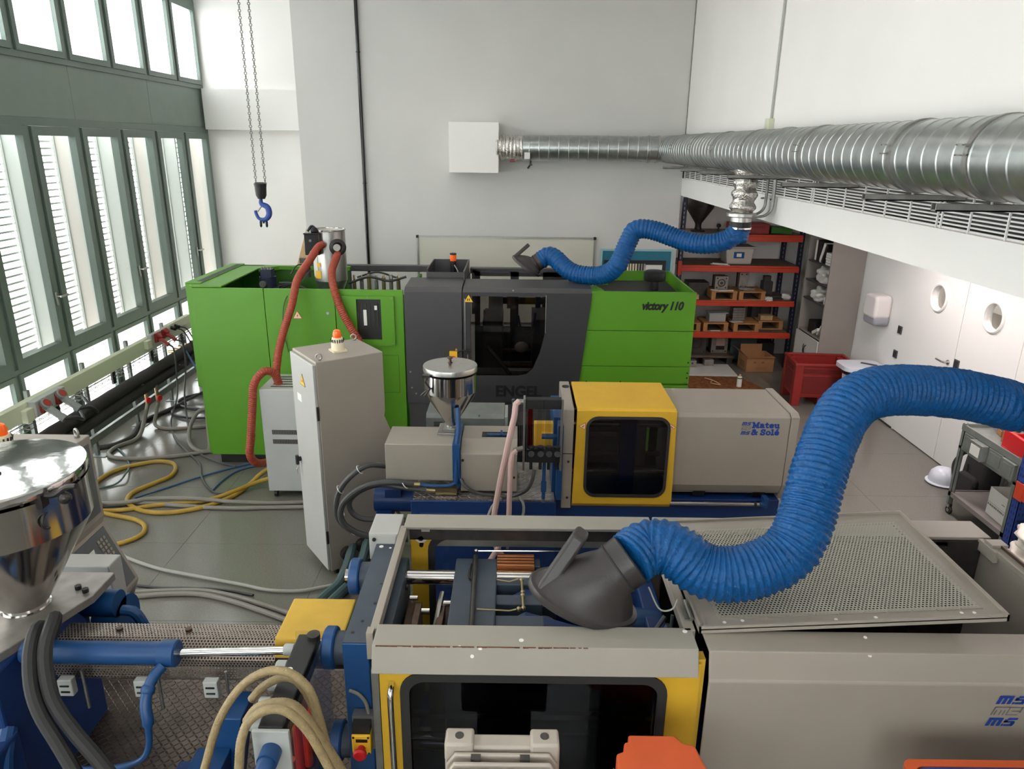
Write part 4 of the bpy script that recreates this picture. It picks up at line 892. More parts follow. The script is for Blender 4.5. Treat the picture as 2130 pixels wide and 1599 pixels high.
m = MB(); m.cyl((.215,4.27,.90),(.215,4.27,.875),.012); m.tube([(.072,4.235,1.585),(.03,4.23,1.588)], .016, 10); m.tube([(.072,4.235,1.27),(.02,4.215,1.265)], .016, 10); build('pipe_elbow', m, 'steel_dull', Bm)

def hose(name, pts, r, mt, label, cat='hose', group=None, step=.03, n=10, rf=None):
    c = cr(pts, step); m = MB(); m.tube(c, r, n, rf=rf); return one(name, m, mt, label, cat, loc=c[len(c)//2], group=group)
hose('water_hose', [(.045,4.23,1.588),(.025,4.215,1.575),(.018,4.205,1.50),(-.005,4.20,1.389),(-.055,4.20,1.124),(-.084,4.20,.953),(-.105,4.20,.813),(-.115,4.20,.67),(-.066,4.2,.527),(.02,4.22,.40)], .020, 'hose_pink', 'pale pink clear hose from the upper elbow of the flow meters')
hose('water_hose', [(.03,4.21,1.265),(.008,4.195,1.25),(-.001,4.185,1.18),(-.004,4.18,1.06),(-.008,4.18,.93),(-.013,4.18,.79),(-.051,4.18,.648),(-.097,4.19,.539),(-.16,4.2,.42)], .018, 'hose_pink', 'pale pink clear hose from the lower elbow of the flow meters')
hose('water_hose', [(.15,4.24,1.12),(.14,4.22,1.06),(.10,4.24,.97),(.0,4.28,.905),(-.10,4.31,.895),(-.22,4.31,.91),(-.30,4.32,.955),(-.33,4.34,1.0)], .012, 'cable_dark', 'thin dark hose looping under the small machine beige cover')
hose('cable_loop', [(.05,4.31,.90),(.085,4.26,.86),(.08,4.24,.78),(.02,4.23,.66),(-.02,4.22,.55)], .009, 'cable_light', 'thin light hose bending down between the pink hoses and the yellow door')
hose('cable_loop', [(-.03,4.31,.90),(-.10,4.28,.86),(-.14,4.25,.80),(-.16,4.24,.70),(-.17,4.24,.6)], .009, 'cable_light', 'thin light hose bending down between the pink hoses and the dark cables')
gB = 'thick dark cables beside the small machine'
hose('power_cable', [(-.83,4.42,1.05),(-.96,4.36,1.075),(-1.096,4.34,.969),(-1.161,4.33,.843),(-1.161,4.33,.698),(-1.067,4.33,.60),(-.937,4.35,.55),(-.75,4.40,.5),(-.68,4.42,.5)], .019, 'cable_dark', 'outermost thick dark cable looping from the beige injection cover', 'cable', gB)
hose('power_cable', [(-.645,4.33,.958),(-.767,4.31,.985),(-.926,4.30,.97),(-1.057,4.29,.895),(-1.125,4.28,.798),(-1.115,4.28,.69),(-1.02,4.29,.61),(-.90,4.31,.57),(-.70,4.33,.55)], .021, 'cable_dark', 'thick dark hose from the upper brass fitting of the small machine', 'cable', gB)
hose('power_cable', [(-.56,4.33,.92),(-.70,4.33,.935),(-.866,4.33,.955),(-.99,4.33,.915),(-1.075,4.33,.835),(-1.07,4.33,.752),(-1.0,4.33,.70),(-.86,4.34,.69),(-.68,4.35,.68)], .019, 'cable_dark', 'thick dark hose from the lower brass fitting of the small machine', 'cable', gB)
hose('thin_cable', [(-.60,4.9,.75),(-.72,4.85,.85),(-.83,4.75,.80),(-.86,4.6,.72),(-.80,4.5,.68),(-.74,4.45,.64)], .010, 'cable_dark', 'thin grey cable looping over the blue pump motor', 'cable')
for p, wh in zip(((-1.00,4.345,1.055),(-1.135,4.33,.915),(-1.13,4.30,.76),(-1.06,4.30,.62),(-.70,4.32,.965)), ('on the topmost cable where it leaves the beige cover','high on the bend of the outermost cable','at mid height of the cable bend','low on the cable bend near the floor','just behind the brass fittings')):
    m = MB(); m.torus(p, (.7,.0,.5), .030, .003, 18, 5); one('cable_tie', m, 'paper', 'white cable tie '+wh+', small machine', 'cable tie', loc=p, group='white cable ties')

# steel hopper of the small machine
def hopper(label, c, zt, r, zc, zb, rb, knob):
    H = thing('hopper', label, 'hopper', (c[0], c[1], zb))
    m = MB(); m.lathe([(r*.985,zc),(r*.985,zt-.05),(r,zt-.048)], (c[0],c[1],0), 56); m.lathe([(r*.985,zc),(r*.93,zc-.03),(rb*1.12,zb+.02),(rb,zb),(rb*1.12,zb-.002),(rb*1.12,zb-.006)], (c[0],c[1],0), 56); build('hopper_body', m, 'steel', H)
    m = MB(); m.lathe([(r*1.012,zt-.034),(r*1.012,zt-.006),(r*1.0,zt),(r*.3,zt+.012),(0,zt+.014)], (c[0],c[1],0), 56); lid = build('lid', m, 'steel_brushed', H, ang=50)
    m = MB(); m.lathe([(.0,0),(.018,.0),(.009,.012),(.009,.025),(.019,.034),(.019,.042),(.0,.045)], (c[0],c[1],zt+.013), 16); build('lid_knob', m, 'brown_steel', lid)
    return H
H2 = hopper('small stainless steel hopper with flat lid on the small beige machine', (-.416,4.63), 1.70, .180, 1.525, 1.268, .034, 1)
m = MB(); a = V((-.556,4.50,1.66)); m.tube([a+V((.01,.0,.0)), a+V((-.01,-.03,-.03)), a+V((.02,-.02,-.08)), a+V((-.02,-.03,-.13))], .008, 8); m.tube([a+V((.0,-.01,-.09)), a+V((-.045,-.02,-.13))], .006, 8); m.box(a.x-.03,a.x+.02,a.y-.03,a.y+.02,a.z-.005,a.z+.012); build('lid_latch', m, 'dark_steel', H2)

# temperature controller behind the small machine
t = thing('temperature_controller', 'low blue-grey steel unit standing between the small machine and the green machine', 'heater unit', (-.3,5.33,0))
m = MB(); m.prism([(5.19,.06),(5.19,1.10),(5.215,1.13),(5.48,1.13),(5.48,.06)], 'x', -.66,-.055); build('unit_body', m, 'trolley_grey', t, smooth=False, bev=.005)
m = MB()
for k in range(7): m.box(-.60,-.535,5.187,5.191,.98+.014*k,.986+.014*k); m.box(-.50,-.435,5.187,5.191,.98+.014*k,.986+.014*k)
q = build('vent_slots', m, 'rubber', t, smooth=False); q['kind'] = 'stuff'
m = MB(); m.box(-.055,-.03,5.2,5.47,.08,1.115); build('front_panel', m, 'light_grey_box', t, smooth=False, bev=.004)
m = MB(); m.cyl((-.25,5.205,1.118),(-.25,5.2,1.122),.008); m.tube(cr([(-.03,5.3,1.0),(0,5.28,1.05),(.02,5.26,1.16),(.01,5.25,1.24)], .02), .012, 8); m.tube(cr([(-.03,5.35,.9),(.03,5.32,.95),(.04,5.28,1.08)], .02), .012, 8); build('connection_hose', m, 'cable_teal', t)
for x in (-.6,-.12):
    for y in (5.23,5.43): m = MB(); m.cyl((x-.012,y,.03),(x+.012,y,.03),.03,n=14); m.box(x-.015,x+.015,y-.012,y+.02,.03,.062); build('caster', m, 'black', t)
t = thing('oil_cooler', 'dark finned cooler unit behind the flow meters of the small machine', 'cooler', (.25,5.4,0))
m = MB(); m.box(.02,.42,5.26,5.55,0,1.03); build('cooler_body', m, 'dark_steel', t, smooth=False, bev=.004)
m = MB()
for k in range(26): m.box(.03+.0148*k,.036+.0148*k,5.252,5.262,.5,1.02)
q = build('cooling_fins', m, 'steel_dull', t, smooth=False); q['kind'] = 'stuff'

# ================================================================== large machine nearest the camera
Cm = thing('injection_molding_machine', 'large beige injection moulding machine with open guard top and raised perforated lid', 'machine', (.4, 2.3, 0))
m = MB(); m.box(-2.30,1.93,1.98,2.70,0,.72); build('machine_base', m, 'blue_deep', Cm, smooth=False, bev=.006)
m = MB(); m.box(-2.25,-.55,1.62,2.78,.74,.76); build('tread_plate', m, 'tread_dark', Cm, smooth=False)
m = MB(); m.box(-2.25,-.55,1.64,1.98,.0,.74); m.box(-2.25,-.55,2.70,2.76,.0,.74); build('step_box', m, 'anthracite_dark', Cm, smooth=False)
m = MB(); m.box(-.62,-.40,1.66,1.95,.74,.775); build('tread_step', m, 'tread_steel', Cm, smooth=False)
# front guard: folded beam, yellow door with smoked window
beam = [(2.005,1.60),(1.897,1.60),(1.868,1.514),(1.878,1.514),(1.906,1.588),(2.005,1.588)]
m = MB(); m.prism(beam, 'x', -.432, .600); fb = build('front_beam', m, 'beige_worn', Cm, smooth=False, bev=.003)
m = MB()
random.seed(3)
x = -.42
while x < .28:
    l = random.uniform(.004,.018); k_ = 1.0 if x < .10 else max(0, 1-(x-.10)/.18)
    if random.random() < .25+.75*k_: m.box(x, x+l, 1.8955-.001*random.random(),1.8985,1.5992-random.uniform(.0008,.0032)*max(.3,k_),1.6003)
    x += l*(1.0 if random.random() < .9*k_ else 1.6)
q = build('edge_rust', m, 'rust', fb, smooth=False); q['kind'] = 'stuff'
for p, nrm in (((-.09,1.8955,1.594),(0,-1,.2)),((-.155,1.8975,1.5965),(0,-1,.4)),((.04,1.93,1.6005),(0,0,1)),((-.115,1.8875,1.571),(0,-1,.3)),((.575,1.985,1.6005),(0,0,1))):
    m = MB(); bolt(m, p, nrm, .006 if nrm[2] < .9 else .008, .001, 10); build('paint_chip', m, 'paint_chip', fb)
outer = [(-.412,.30),(.612,.30),(.612,1.55),(-.412,1.55)]
m = MB(); m.plate(outer, [rrect(-.335,.498,.55,1.492,.06)], 'y', 1.89, 1.91); gd = build('guard_door', m, 'yellow_paint', Cm, smooth=False)
m = MB(); m.plate(rrect(-.347,.510,.54,1.504,.07), [rrect(-.318,.480,.57,1.474,.05)[::-1]], 'y', 1.882, 1.893); build('window_seal', m, 'rubber', gd)
m = MB(); m.box(-.33,.49,1.898,1.903,.56,1.49); build('door_window', m, 'smoked_near', gd, smooth=False)
m = MB(); m.tube(cr([(-.372,1.89,1.462),(-.372,1.862,1.455),(-.372,1.848,1.43),(-.371,1.848,1.25),(-.369,1.848,1.02),(-.369,1.86,.985),(-.369,1.89,.98)], .012), .010, 12); build('door_handle', m, 'chrome', gd)
m = MB(); m.box(-.437,-.414,1.885,1.93,.30,1.514); build('door_edge_strip', m, 'steel_dull', Cm, smooth=False)
m = MB(); m.box(-.36,.50,2.0,2.02,1.155,1.165); m.box(-.36,.5,2.0,2.02,1.22,1.24); build('guide_rail', m, 'steel', Cm, smooth=False)
# sliding beige cover on the right
prof = [(1.995,1.60),(1.890,1.60),(1.868,1.512),(1.862,1.505),(1.862,.30),(1.874,.30),(1.874,1.503),(1.900,1.588),(1.995,1.588)]
m = MB(); m.prism(prof, 'x', .632, 1.96); cv = build('clamp_cover', m, 'beige', Cm, smooth=False, bev=.004)
m = MB(); m.box(.604,.626,1.90,1.94,.3,1.56); build('cover_gap', m, 'yellow_worn', Cm, smooth=False)
for p in ((1.155,1.965,1.601),(1.135,1.8875,1.592)):
    m = MB(); bolt(m, p, (0,-.2,1), .006, .001, 10); build('paint_chip', m, 'paint_chip', cv)
for k, mm in enumerate(('ink_blue', None, 'ink_blue')):
    logo_mark(Cm, (1.547-.008*k, 1.8615, 1.436-.043*k), (1,0,0), (0,0,1), .092, .032, mm or 'ink_grey', mm is None)
slab_text(Cm, 'Mateu', .055, (1.70, 1.8618, 1.412), (1,0,0), (0,0,1), 'ink_blue', 1.12)
slab_text(Cm, '& Sol\u00e9', .055, (1.69, 1.8618, 1.345), (1,0,0), (0,0,1), 'ink_blue', 1.12)
# rear rail, corner box, side bar
m = MB(); m.prism([(2.645,1.585),(2.640,1.60),(2.752,1.60),(2.752,1.45),(2.742,1.45),(2.742,1.585)], 'x', -.440, .592); build('rear_beam', m, 'beige_worn', Cm, smooth=False, bev=.003)
m = MB(); m.box(-.42,.58,2.66,2.735,1.53,1.583); build('door_track', m, 'dark_steel', Cm, smooth=False)
m = MB(); m.box(-.37,-.335,2.655,2.672,1.57,1.584); build('track_clip', m, 'beige', Cm, smooth=False)
m = MB(); m.prism([(2.615,1.585),(2.612,1.60),(2.752,1.60),(2.752,.3),(2.742,.3),(2.742,1.585)], 'x', .605, 1.97); build('rear_cover', m, 'beige', Cm, smooth=False, bev=.003)
m = MB(); m.box(-.575,-.455,2.588,2.752,1.475,1.600); cb = build('corner_box', m, 'beige_light', Cm, smooth=False, bev=.004)
m = MB(); m.prism([(-.568,1.478),(-.481,1.478),(-.462,1.594),(-.568,1.594)], 'y', 2.582, 2.589); build('cover_plate', m, 'beige_light', cb, smooth=False)
m = MB()
for z in (1.575,1.497): bolt(m, (-.552,2.582,z), (0,-1,0), .008, .006)
build('cap_screw', m, 'black', cb)
m = MB(); m.box(-.455,-.428,1.985,2.66,1.555,1.596); build('side_bar', m, 'beige', Cm, smooth=False, bev=.002)
m = MB(); m.box(-.462,-.440,1.955,1.99,1.50,1.60); bolt(m, (-.452,1.955,1.585), (0,-1,0), .006, .004); build('bar_bracket', m, 'beige', Cm, smooth=False)
m = MB(); m.box(1.935,1.975,1.90,2.61,.3,1.575); m.box(1.925,1.985,1.90,2.60,1.575,1.60); build('end_wall', m, 'beige', Cm, smooth=False, bev=.003)
m = MB(); m.box(1.915,1.935,2.50,2.61,1.55,1.598); m.box(1.92,1.985,2.53,2.58,1.597,1.612); build('end_bracket', m, 'beige', Cm, smooth=False, bev=.002); m = MB(); m.box(1.74,1.79,2.60,2.61,1.55,1.585); build('end_bracket', m, 'beige', Cm, smooth=False, bev=.002)
m = MB(); m.box(1.955,1.962,1.90,2.53,1.6,1.612); build('end_lip', m, 'brown_steel', Cm, smooth=False)
m = MB(); m.box(.63,1.93,2.60,2.62,.75,1.585); m.box(1.70,1.78,2.58,2.60,.75,1.57); build('inner_panel', m, 'dark_steel', Cm, smooth=False)
m = MB(); m.box(.575,.612,1.99,2.66,1.56,1.600); build('cross_bar', m, 'beige', Cm, smooth=False, bev=.003)
# perforated lid hinged on the left, lifted on the right
L0, L1, W0, W1 = .618, 1.612, 1.975, 2.672
th = math.atan2(.062, L1-L0); lx = V((math.cos(th),0,math.sin(th))); ln = V((-math.sin(th),0,math.cos(th)))
LD = bpy.data.objects.new('perforated_lid', None); COL.objects.link(LD); LD.parent = Cm; LD.location = V((L0,0,1.612))-V((.4,2.3,0)); LD.rotation_euler = (0,-th,0); LD.empty_display_size = .05
def lidpart(name, mb, mt, **k):
    me_o = build(name, mb, mt, None, smooth=False, **k); me_o.parent = LD; return me_o
Ln = (L1-L0)/math.cos(th)
m = MB(); m.plate([(0,W0),(Ln,W0),(Ln,W1),(0,W1)], [[(.085,W0+.065),(.085,W1-.085),(Ln-.075,W1-.085),(Ln-.075,W0+.065)]], 'z', 0, .004)
for x0,x1,y0,y1 in ((0,Ln,W0,W0+.007),(0,Ln,W1-.007,W1),(0,.007,W0,W1),(Ln-.007,Ln,W0,W1)): m.box(x0,x1,y0,y1,-.012,.014)
lidpart('lid_frame', m, 'beige_light' if False else 'beige')
m = MB(); m.box(.072,Ln-.062,W0+.052,W1-.072,.0042,.0052); lidpart('mesh_sheet', m, 'lid_mesh')
m = MB(); x = .08
for k in range(11): m.box(x,x+.07,W0+.047,W0+.0535,.0045,.007); x += .079
lidpart('sheet_edge', m, 'beige')
m = MB()
for x, y in ((.15,W0+.035),(.86,W0+.03),(.90,W0+.028),(.45,W0+.022),(.58,W0+.024),(.09,W0+.03)): m.cyl((x,y,.004),(x,y,.006),.006,n=10)
lidpart('lid_rivet', m, 'paint_chip')
for y in (2.08,2.52):
    m = MB(); m.cyl((L0-.012,y-.05,1.616),(L0-.012,y+.05,1.616),.007,n=10); m.box(L0-.03,L0-.005,y-.04,y+.04,1.600,1.606); build('lid_hinge', m, 'steel_dull', Cm)
# clamping unit inside the guard
m = MB(); m.box(-.545,-.458,1.965,2.610,.76,1.552); fp = build('fixed_platen', m, 'blue_paint', Cm, smooth=False, bev=.004)
m = MB(); m.box(-.543,-.46,1.968,2.608,1.552,1.5545); build('platen_top', m, 'blue_grey', fp, smooth=False)
m = MB()
for x, y in ((-.52,2.02),(-.50,2.08),(-.475,2.18),(-.475,2.30)): m.cyl((x,y,1.5545),(x,y,1.5555),.006,n=10)
build('platen_hole', m, 'black', fp)
m = MB(); m.cyl((-.52,2.56,1.5545),(-.52,2.56,1.556),.009,n=10); m.cyl((-.482,2.55,1.5545),(-.482,2.55,1.556),.005,n=10); build('paint_drip', m, 'paint_chip', fp)
for y, z in ((2.08,1.445),(2.50,1.455),(2.08,1.04),(2.50,1.04)):
    m = MB(); m.lathe([(.052,0),(.055,.045),(.068,.047),(.072,.052),(.072,.082),(.066,.088),(.03,.088)], (-.547,y,z), 28, (-1,0,0)); nt_ = build('tie_bar_nut', m, 'blue_paint', Cm)
    m = MB(); m.cyl((-.60,y,z),(-.547,y,z),.0565); build('nut_collar', m, 'blue_grey', nt_)
    m = MB(); m.cyl((-.655,y,z),(.55,y,z),.029,n=24); build('tie_bar', m, 'steel', Cm)
m = MB(); m.box(-.456,-.41,2.03,2.57,.76,1.50); build('platen_face', m, 'blue_grey', Cm, smooth=False, bev=.004)
m = MB(); m.box(-.22,-.05,2.03,2.595,.80,1.485); mp = build('moving_platen', m, 'blue_grey', Cm, smooth=False, bev=.006)
m = MB(); m.tube(cr([(-.142,2.59,1.47),(-.142,2.585,1.50),(-.14,2.54,1.503),(-.135,2.3,1.503),(-.13,2.06,1.503),(-.13,2.03,1.49)], .02), .010, 10); m.tube(cr([(-.155,2.55,1.487),(-.16,2.45,1.492),(-.14,2.42,1.49)], .02), .004, 6); build('grease_pipe', m, 'dark_steel', mp)
for k in range(4):
    m = MB(); y = 2.09+.145*k; m.prism([(-.05,1.20),(-.05,1.40),(.06,1.47),(.22,1.42),(.52,1.34),(.52,1.2)], 'y', y-.03, y+.03); build('toggle_arm', m, 'blue_deep', Cm, smooth=False, bev=.006)
    m = MB(); m.cyl((.13,y-.045,1.39),(.13,y+.045,1.39),.05,n=20); m.cyl((.34,y-.045,1.31),(.34,y+.045,1.31),.05,n=20); build('toggle_pin', m, 'blue_grey', Cm)
for k in range(5):
    m = MB(); y = 2.045+.128*k; m.box(-.052,.125,y,y+.062,1.30,1.472); build('platen_finger', m, 'blue_grey', mp, smooth=False, bev=.004)
m = MB(); m.box(-.05,.56,2.05,2.60,.75,1.18); m.box(.50,.57,2.02,2.62,.75,1.46); build('toggle_block', m, 'blue_deep', Cm, smooth=False, bev=.006)
m = MB(); m.lathe([(.0,0),(.06,0),(.06,.16),(.045,.17),(.045,.20),(0,.20)], (.56,2.28,1.40), 20, (-1,0,.1)); build('clamp_cylinder', m, 'blue_paint', Cm)
m = MB(); m.tube(cr([(.56,2.20,1.50),(.52,2.17,1.46),(.47,2.16,1.40),(.42,2.14,1.36)], .02), .009, 8); m.tube(cr([(.57,2.14,1.55),(.565,2.12,1.48),(.55,2.06,1.42)], .02), .006, 8); m.cyl((.55,2.15,1.46),(.565,2.15,1.50),.013,n=8); build('hydraulic_line', m, 'blue_grey', Cm)
m = MB()
for a, b in (((.047,2.44,1.485),(.05,2.36,1.485)),((.05,2.34,1.485),(.052,2.26,1.485))): m.cyl(a, b, .005, n=8)
for p in ((.047,2.44,1.485),(.05,2.36,1.485),(.05,2.34,1.485),(.052,2.26,1.485),(.035,2.255,1.485)): m.sphere(p, .010, 8, 6)
m.tube([(.035,2.45,1.485),(.0,2.44,1.478),(-.05,2.438,1.488)], .003, 6); m.tube([(.03,2.255,1.485),(.0,2.25,1.48),(-.12,2.248,1.488)], .003, 6); build('grease_distributor', m, 'brass', Cm)
m = MB()
for k in range(4): m.box(-.052,.10,2.525+.022*k,2.541+.022*k,1.47,1.50)
build('copper_block', m, 'copper', Cm, smooth=False, bev=.002)
m = MB(); m.cyl((-.14,2.628,1.50),(.25,2.634,1.50),.004,n=8); m.sphere((-.14,2.628,1.50), .010, 10, 6); build('sensor_rod', m, 'steel', Cm)
for x0, x1 in ((-.40,-.345),(-.285,-.225)):
    m = MB(); m.box(x0,x1,2.12,2.44,.95,1.38); build('mold_plate', m, 'brown_steel', Cm, smooth=False, bev=.003)
m = MB(); m.box(-.36,-.335,2.22,2.36,1.38,1.43); m.box(-.27,-.245,2.20,2.36,1.38,1.43); m.box(-.40,-.23,2.10,2.17,1.36,1.40); build('clamp_bar', m, 'brown_steel', Cm, smooth=False, bev=.002)
m = MB()
for p in ((-.385,2.39,1.43),(-.33,2.31,1.43),(-.255,2.36,1.43),(-.30,2.12,1.43)): m.cyl(p, V(p)+V((.03,0,0)), .011, n=10)
m.torus((-.30,2.10,1.43), (.3,1,.2), .022, .005, 16, 6); m.tube(cr([(-.26,2.40,1.45),(-.265,2.33,1.44),(-.275,2.22,1.40)], .02), .010, 8); build('mold_fitting', m, 'steel', Cm)
m = MB()
for p in ((-.43,2.45,1.44),(-.225,2.43,1.46),(-.44,2.24,1.44),(-.225,2.20,1.46)): m.cyl(p, V(p)+V((.03,0,0)), .012, n=10)
q = build('platen_bolt', m, 'black', Cm); q['kind'] = 'stuff'
# rear sliding door, yellow with window, seen from inside
m = MB(); m.plate([(-.42,.35),(.59,.35),(.59,1.56),(-.42,1.56)], [rrect(-.335,.50,.50,1.535,.07)], 'y', 2.69, 2.71); rd = build('rear_door', m, 'yellow_paint', Cm, smooth=False)
m = MB(); m.plate(rrect(-.348,.512,.49,1.545,.08), [rrect(-.318,.482,.52,1.518,.06)[::-1]], 'y', 2.682, 2.691); build('rear_window_seal', m, 'rubber', rd)
m = MB(); m.box(-.33,.495,2.697,2.702,.51,1.53); build('rear_window', m, 'acrylic', rd, smooth=False)
m = MB(); m.cyl((-.374,2.684,1.535),(-.374,2.670,1.535),.026,n=22); rl = build('door_roller', m, 'white_plastic', rd)
m = MB(); m.cyl((-.374,2.670,1.535),(-.374,2.660,1.535),.012,n=16); m.cyl((-.374,2.684,1.495),(-.374,2.672,1.495),.009,n=12); build('roller_bolt', m, 'dark_steel', rd)

# injection unit with perforated barrel guard
oct_ = [(.105*math.cos(R(22.5+45*k)), .105*math.sin(R(22.5+45*k))) for k in range(8)]
G = bpy.data.objects.new('barrel_guard', None); COL.objects.link(G); G.parent = Cm; G.location = V((-1.28,2.29,1.25))-V((.4,2.3,0)); G.empty_display_size = .05
m = MB(); vs = []; 
for x in (-.42,.42):
    vs += [(x, p[0]*.99, p[1]*.99) for p in oct_]
m.add(vs, [(i,(i+1)%8,(i+1)%8+8,i+8) for i in range(8)]); g_ = build('guard_sheet', m, 'guard_mesh', None, smooth=False); g_.parent = G
for x in (-.19,.07):
    m = MB(); m.cyl((x,0.0,.096),(x,0,.106),.012,n=12); q = build('guard_knob', m, 'brown_steel', None); q.parent = G
m = MB(); m.cyl((-1.75,2.29,1.25),(-.62,2.29,1.25),.055,n=24); build('screw_barrel', m, 'dark_steel', Cm)
m = MB(); m.cyl((-1.72,2.13,1.372),(-1.23,2.13,1.372),.040,n=28); m.lathe([(.044,0),(.047,.01),(.047,.055),(.04,.06),(.018,.06)], (-1.235,2.13,1.372), 28, (1,0,0)); cy = build('traverse_cylinder', m, 'blue_paint', Cm)
m = MB(); m.cyl((-1.19,2.13,1.372),(-.56,2.13,1.40),.0145,n=18); build('cylinder_rod', m, 'chrome', Cm)
m = MB(); m.tube(cr([(-1.215,2.09,1.35),(-1.235,2.06,1.33),(-1.245,2.03,1.30),(-1.245,2.0,1.26),(-1.235,1.98,1.20),(-1.245,1.97,1.10),(-1.29,1.96,1.05),(-1.40,1.95,1.03),(-1.50,1.95,1.03)], .015), .017, 12, rf=lambda i: .019 if i < 14 else .011); m.sphere((-1.245,2.03,1.30), .024, 12, 8); build('cylinder_pipe', m, 'blue_paint', Cm)
m = MB(); m.prism([(2.18,1.405),(2.42,1.405),(2.42,1.385),(2.20,1.385),(2.17,1.33),(2.155,1.335)], 'x', -.845,-.60); build('nozzle_cover', m, 'yellow_worn', Cm, smooth=False, bev=.006)
for x in (-1.60,-1.325,-1.075):
    m = MB(); m.box(x-.026,x+.026,2.12,2.15,1.185,1.255); tb = build('heater_terminal', m, 'cream_plastic' if False else 'light_grey_box', Cm, smooth=False, bev=.004)
    m = MB(); m.box(x-.016,x+.016,2.117,2.121,1.228,1.234); build('terminal_slot', m, 'black', tb, smooth=False); m = MB(); m.box(x-.016,x+.016,2.117,2.121,1.203,1.209); build('terminal_slot', m, 'black', tb, smooth=False)
    m = MB(); m.cyl((x+.045,2.16,1.27),(x+.045,2.16,1.10),.006,n=8); build('terminal_rod', m, 'steel_dull', tb)
m = MB(); m.prism([(-1.03,1.15),(-.95,1.15),(-1.02,.76),(-1.16,.76)], 'y', 2.06, 2.20); m.prism([(-1.12,1.02),(-1.00,1.02),(-1.02,.76),(-1.12,.76)], 'y', 1.9, 2.06); build('barrel_support', m, 'blue_paint', Cm, smooth=False, bev=.004)
m = MB(); m.cyl((-1.75,1.93,.955),(-1.10,1.93,.955),.030,n=20); build('guide_rod', m, 'chrome', Cm)
m = MB(); m.box(-1.17,-1.02,1.80,2.02,.76,1.0); build('rod_block', m, 'blue_deep', Cm, smooth=False, bev=.005)
warn_sign(Cm, (-1.105, 1.7985, .86), (1,0,0), (0,0,1), .075, 'sign_yellow', 'ink_black', 'hand', rot=R(90))
m = MB(); m.box(-2.12,-1.73,1.98,2.52,.76,1.385); m.box(-2.02,-1.70,1.86,2.0,.76,1.15); m.cyl((-1.74,2.3,1.25),(-1.68,2.3,1.25),.13,n=28); build('injection_block', m, 'blue_deep', Cm, smooth=False, bev=.01)
m = MB(); m.prism([(-2.15,1.93),(-1.80,1.93),(-1.62,2.40),(-1.62,2.56),(-2.15,2.56)], 'z', 1.385, 1.42); build('throat_plate', m, 'mold_steel', Cm, smooth=False, bev=.004)
m = MB()
for p in ((-1.70,2.44,1.42),(-1.66,2.42,1.42),(-1.86,2.1,1.42),(-1.80,2.02,1.42)): m.cyl(p, V(p)+V((0,0,.016)), .012, n=12)
m.tube([(-1.98,2.18,1.52),(-1.92,2.08,1.43)], .009, 8); m.tube([(-1.96,2.10,1.46),(-1.90,2.02,1.425)], .011, 8); build('clamp_lever', m, 'black', Cm)
m = MB(); m.box(-2.12,-1.785,2.785,2.89,.95,1.30); build('gearbox_cover', m, 'beige_light', Cm, smooth=False, bev=.006)
m = MB(); m.tube(cr([(-1.74,2.0,1.15),(-1.72,1.93,1.10),(-1.72,1.9,1.0),(-1.75,1.9,.9)], .02), .03, 10); build('hydraulic_pipe', m, 'blue_paint', Cm)
m = MB(); m.cyl((-1.70,2.56,1.20),(-1.60,2.56,1.20),.10,n=24); m.cyl((-1.78,2.52,1.30),(-1.60,2.52,1.30),.055,n=20); m.tube(cr([(-1.58,2.5,1.28),(-1.53,2.5,1.27),(-1.50,2.5,1.20),(-1.47,2.5,1.08)], .02), .022, 10); build('hydraulic_motor', m, 'blue_paint', Cm)
# flow meter battery in front of the fixed platen
fx0, fx1 = -.722, -.648
m = MB(); m.box(fx0,fx1,1.66,2.08,.98,1.06); build('flow_manifold', m, 'black', Cm, smooth=False, bev=.005); m = MB(); m.box(fx0,fx1,1.66,2.08,1.425,1.50); fm = build('flow_manifold', m, 'black', Cm, smooth=False, bev=.005)
m = MB(); m.box(-.735,-.628,1.645,1.658,.95,1.498); ep = build('manifold_end_plate', m, 'light_grey_box', Cm, smooth=False, bev=.002)
m = MB(); m.box(-.634,-.628,1.66,2.09,.98,1.505); build('side_pane', m, 'acrylic', Cm, smooth=False)
m = MB(); m.box(-.735,-.628,2.082,2.09,.98,1.505); build('manifold_end_plate', m, 'acrylic', Cm, smooth=False)
for k in range(5):
    y = 1.705+.083*k
    m = MB(); m.cyl((-.685,y,1.06),(-.685,y,1.425),.021,n=18); build('flow_tube', m, 'orange_clear' if k in (0,2,3) else 'acrylic', Cm)
    m = MB(); m.cyl((-.685,y,1.06),(-.685,y,1.38 if k in (0,2) else 1.25),.015,n=14); build('float', m, 'flow_orange', Cm)
    m = MB(); m.lathe([(.0165,0),(.0165,.004),(.020,.006),(.020,.036),(.016,.040),(0,.040)], (fx0,y,1.468), 20, (-1,0,0)); build('flow_cap', m, 'light_grey_box', fm)
m = MB(); m.cyl((-.70,1.90,1.50),(-.70,1.90,1.503),.010); build('white_plug', m, 'paper', fm)
m = MB(); m.cyl((-.665,2.06,1.50),(-.665,2.06,1.515),.022,n=20); build('manifold_port', m, 'dark_steel', fm)
m = MB(); m.cyl((-.682,1.645,1.43),(-.682,1.60,1.43),.030,n=20); m.tube(cr([(-.682,1.62,1.43),(-.684,1.585,1.425),(-.688,1.565,1.40),(-.685,1.56,1.365),(-.672,1.56,1.33)], .008), .026, 16); m.torus((-.686,1.565,1.402),(0,.6,-.8),.027,.004,20,6); build('water_elbow', m, 'blue_paint', Cm)
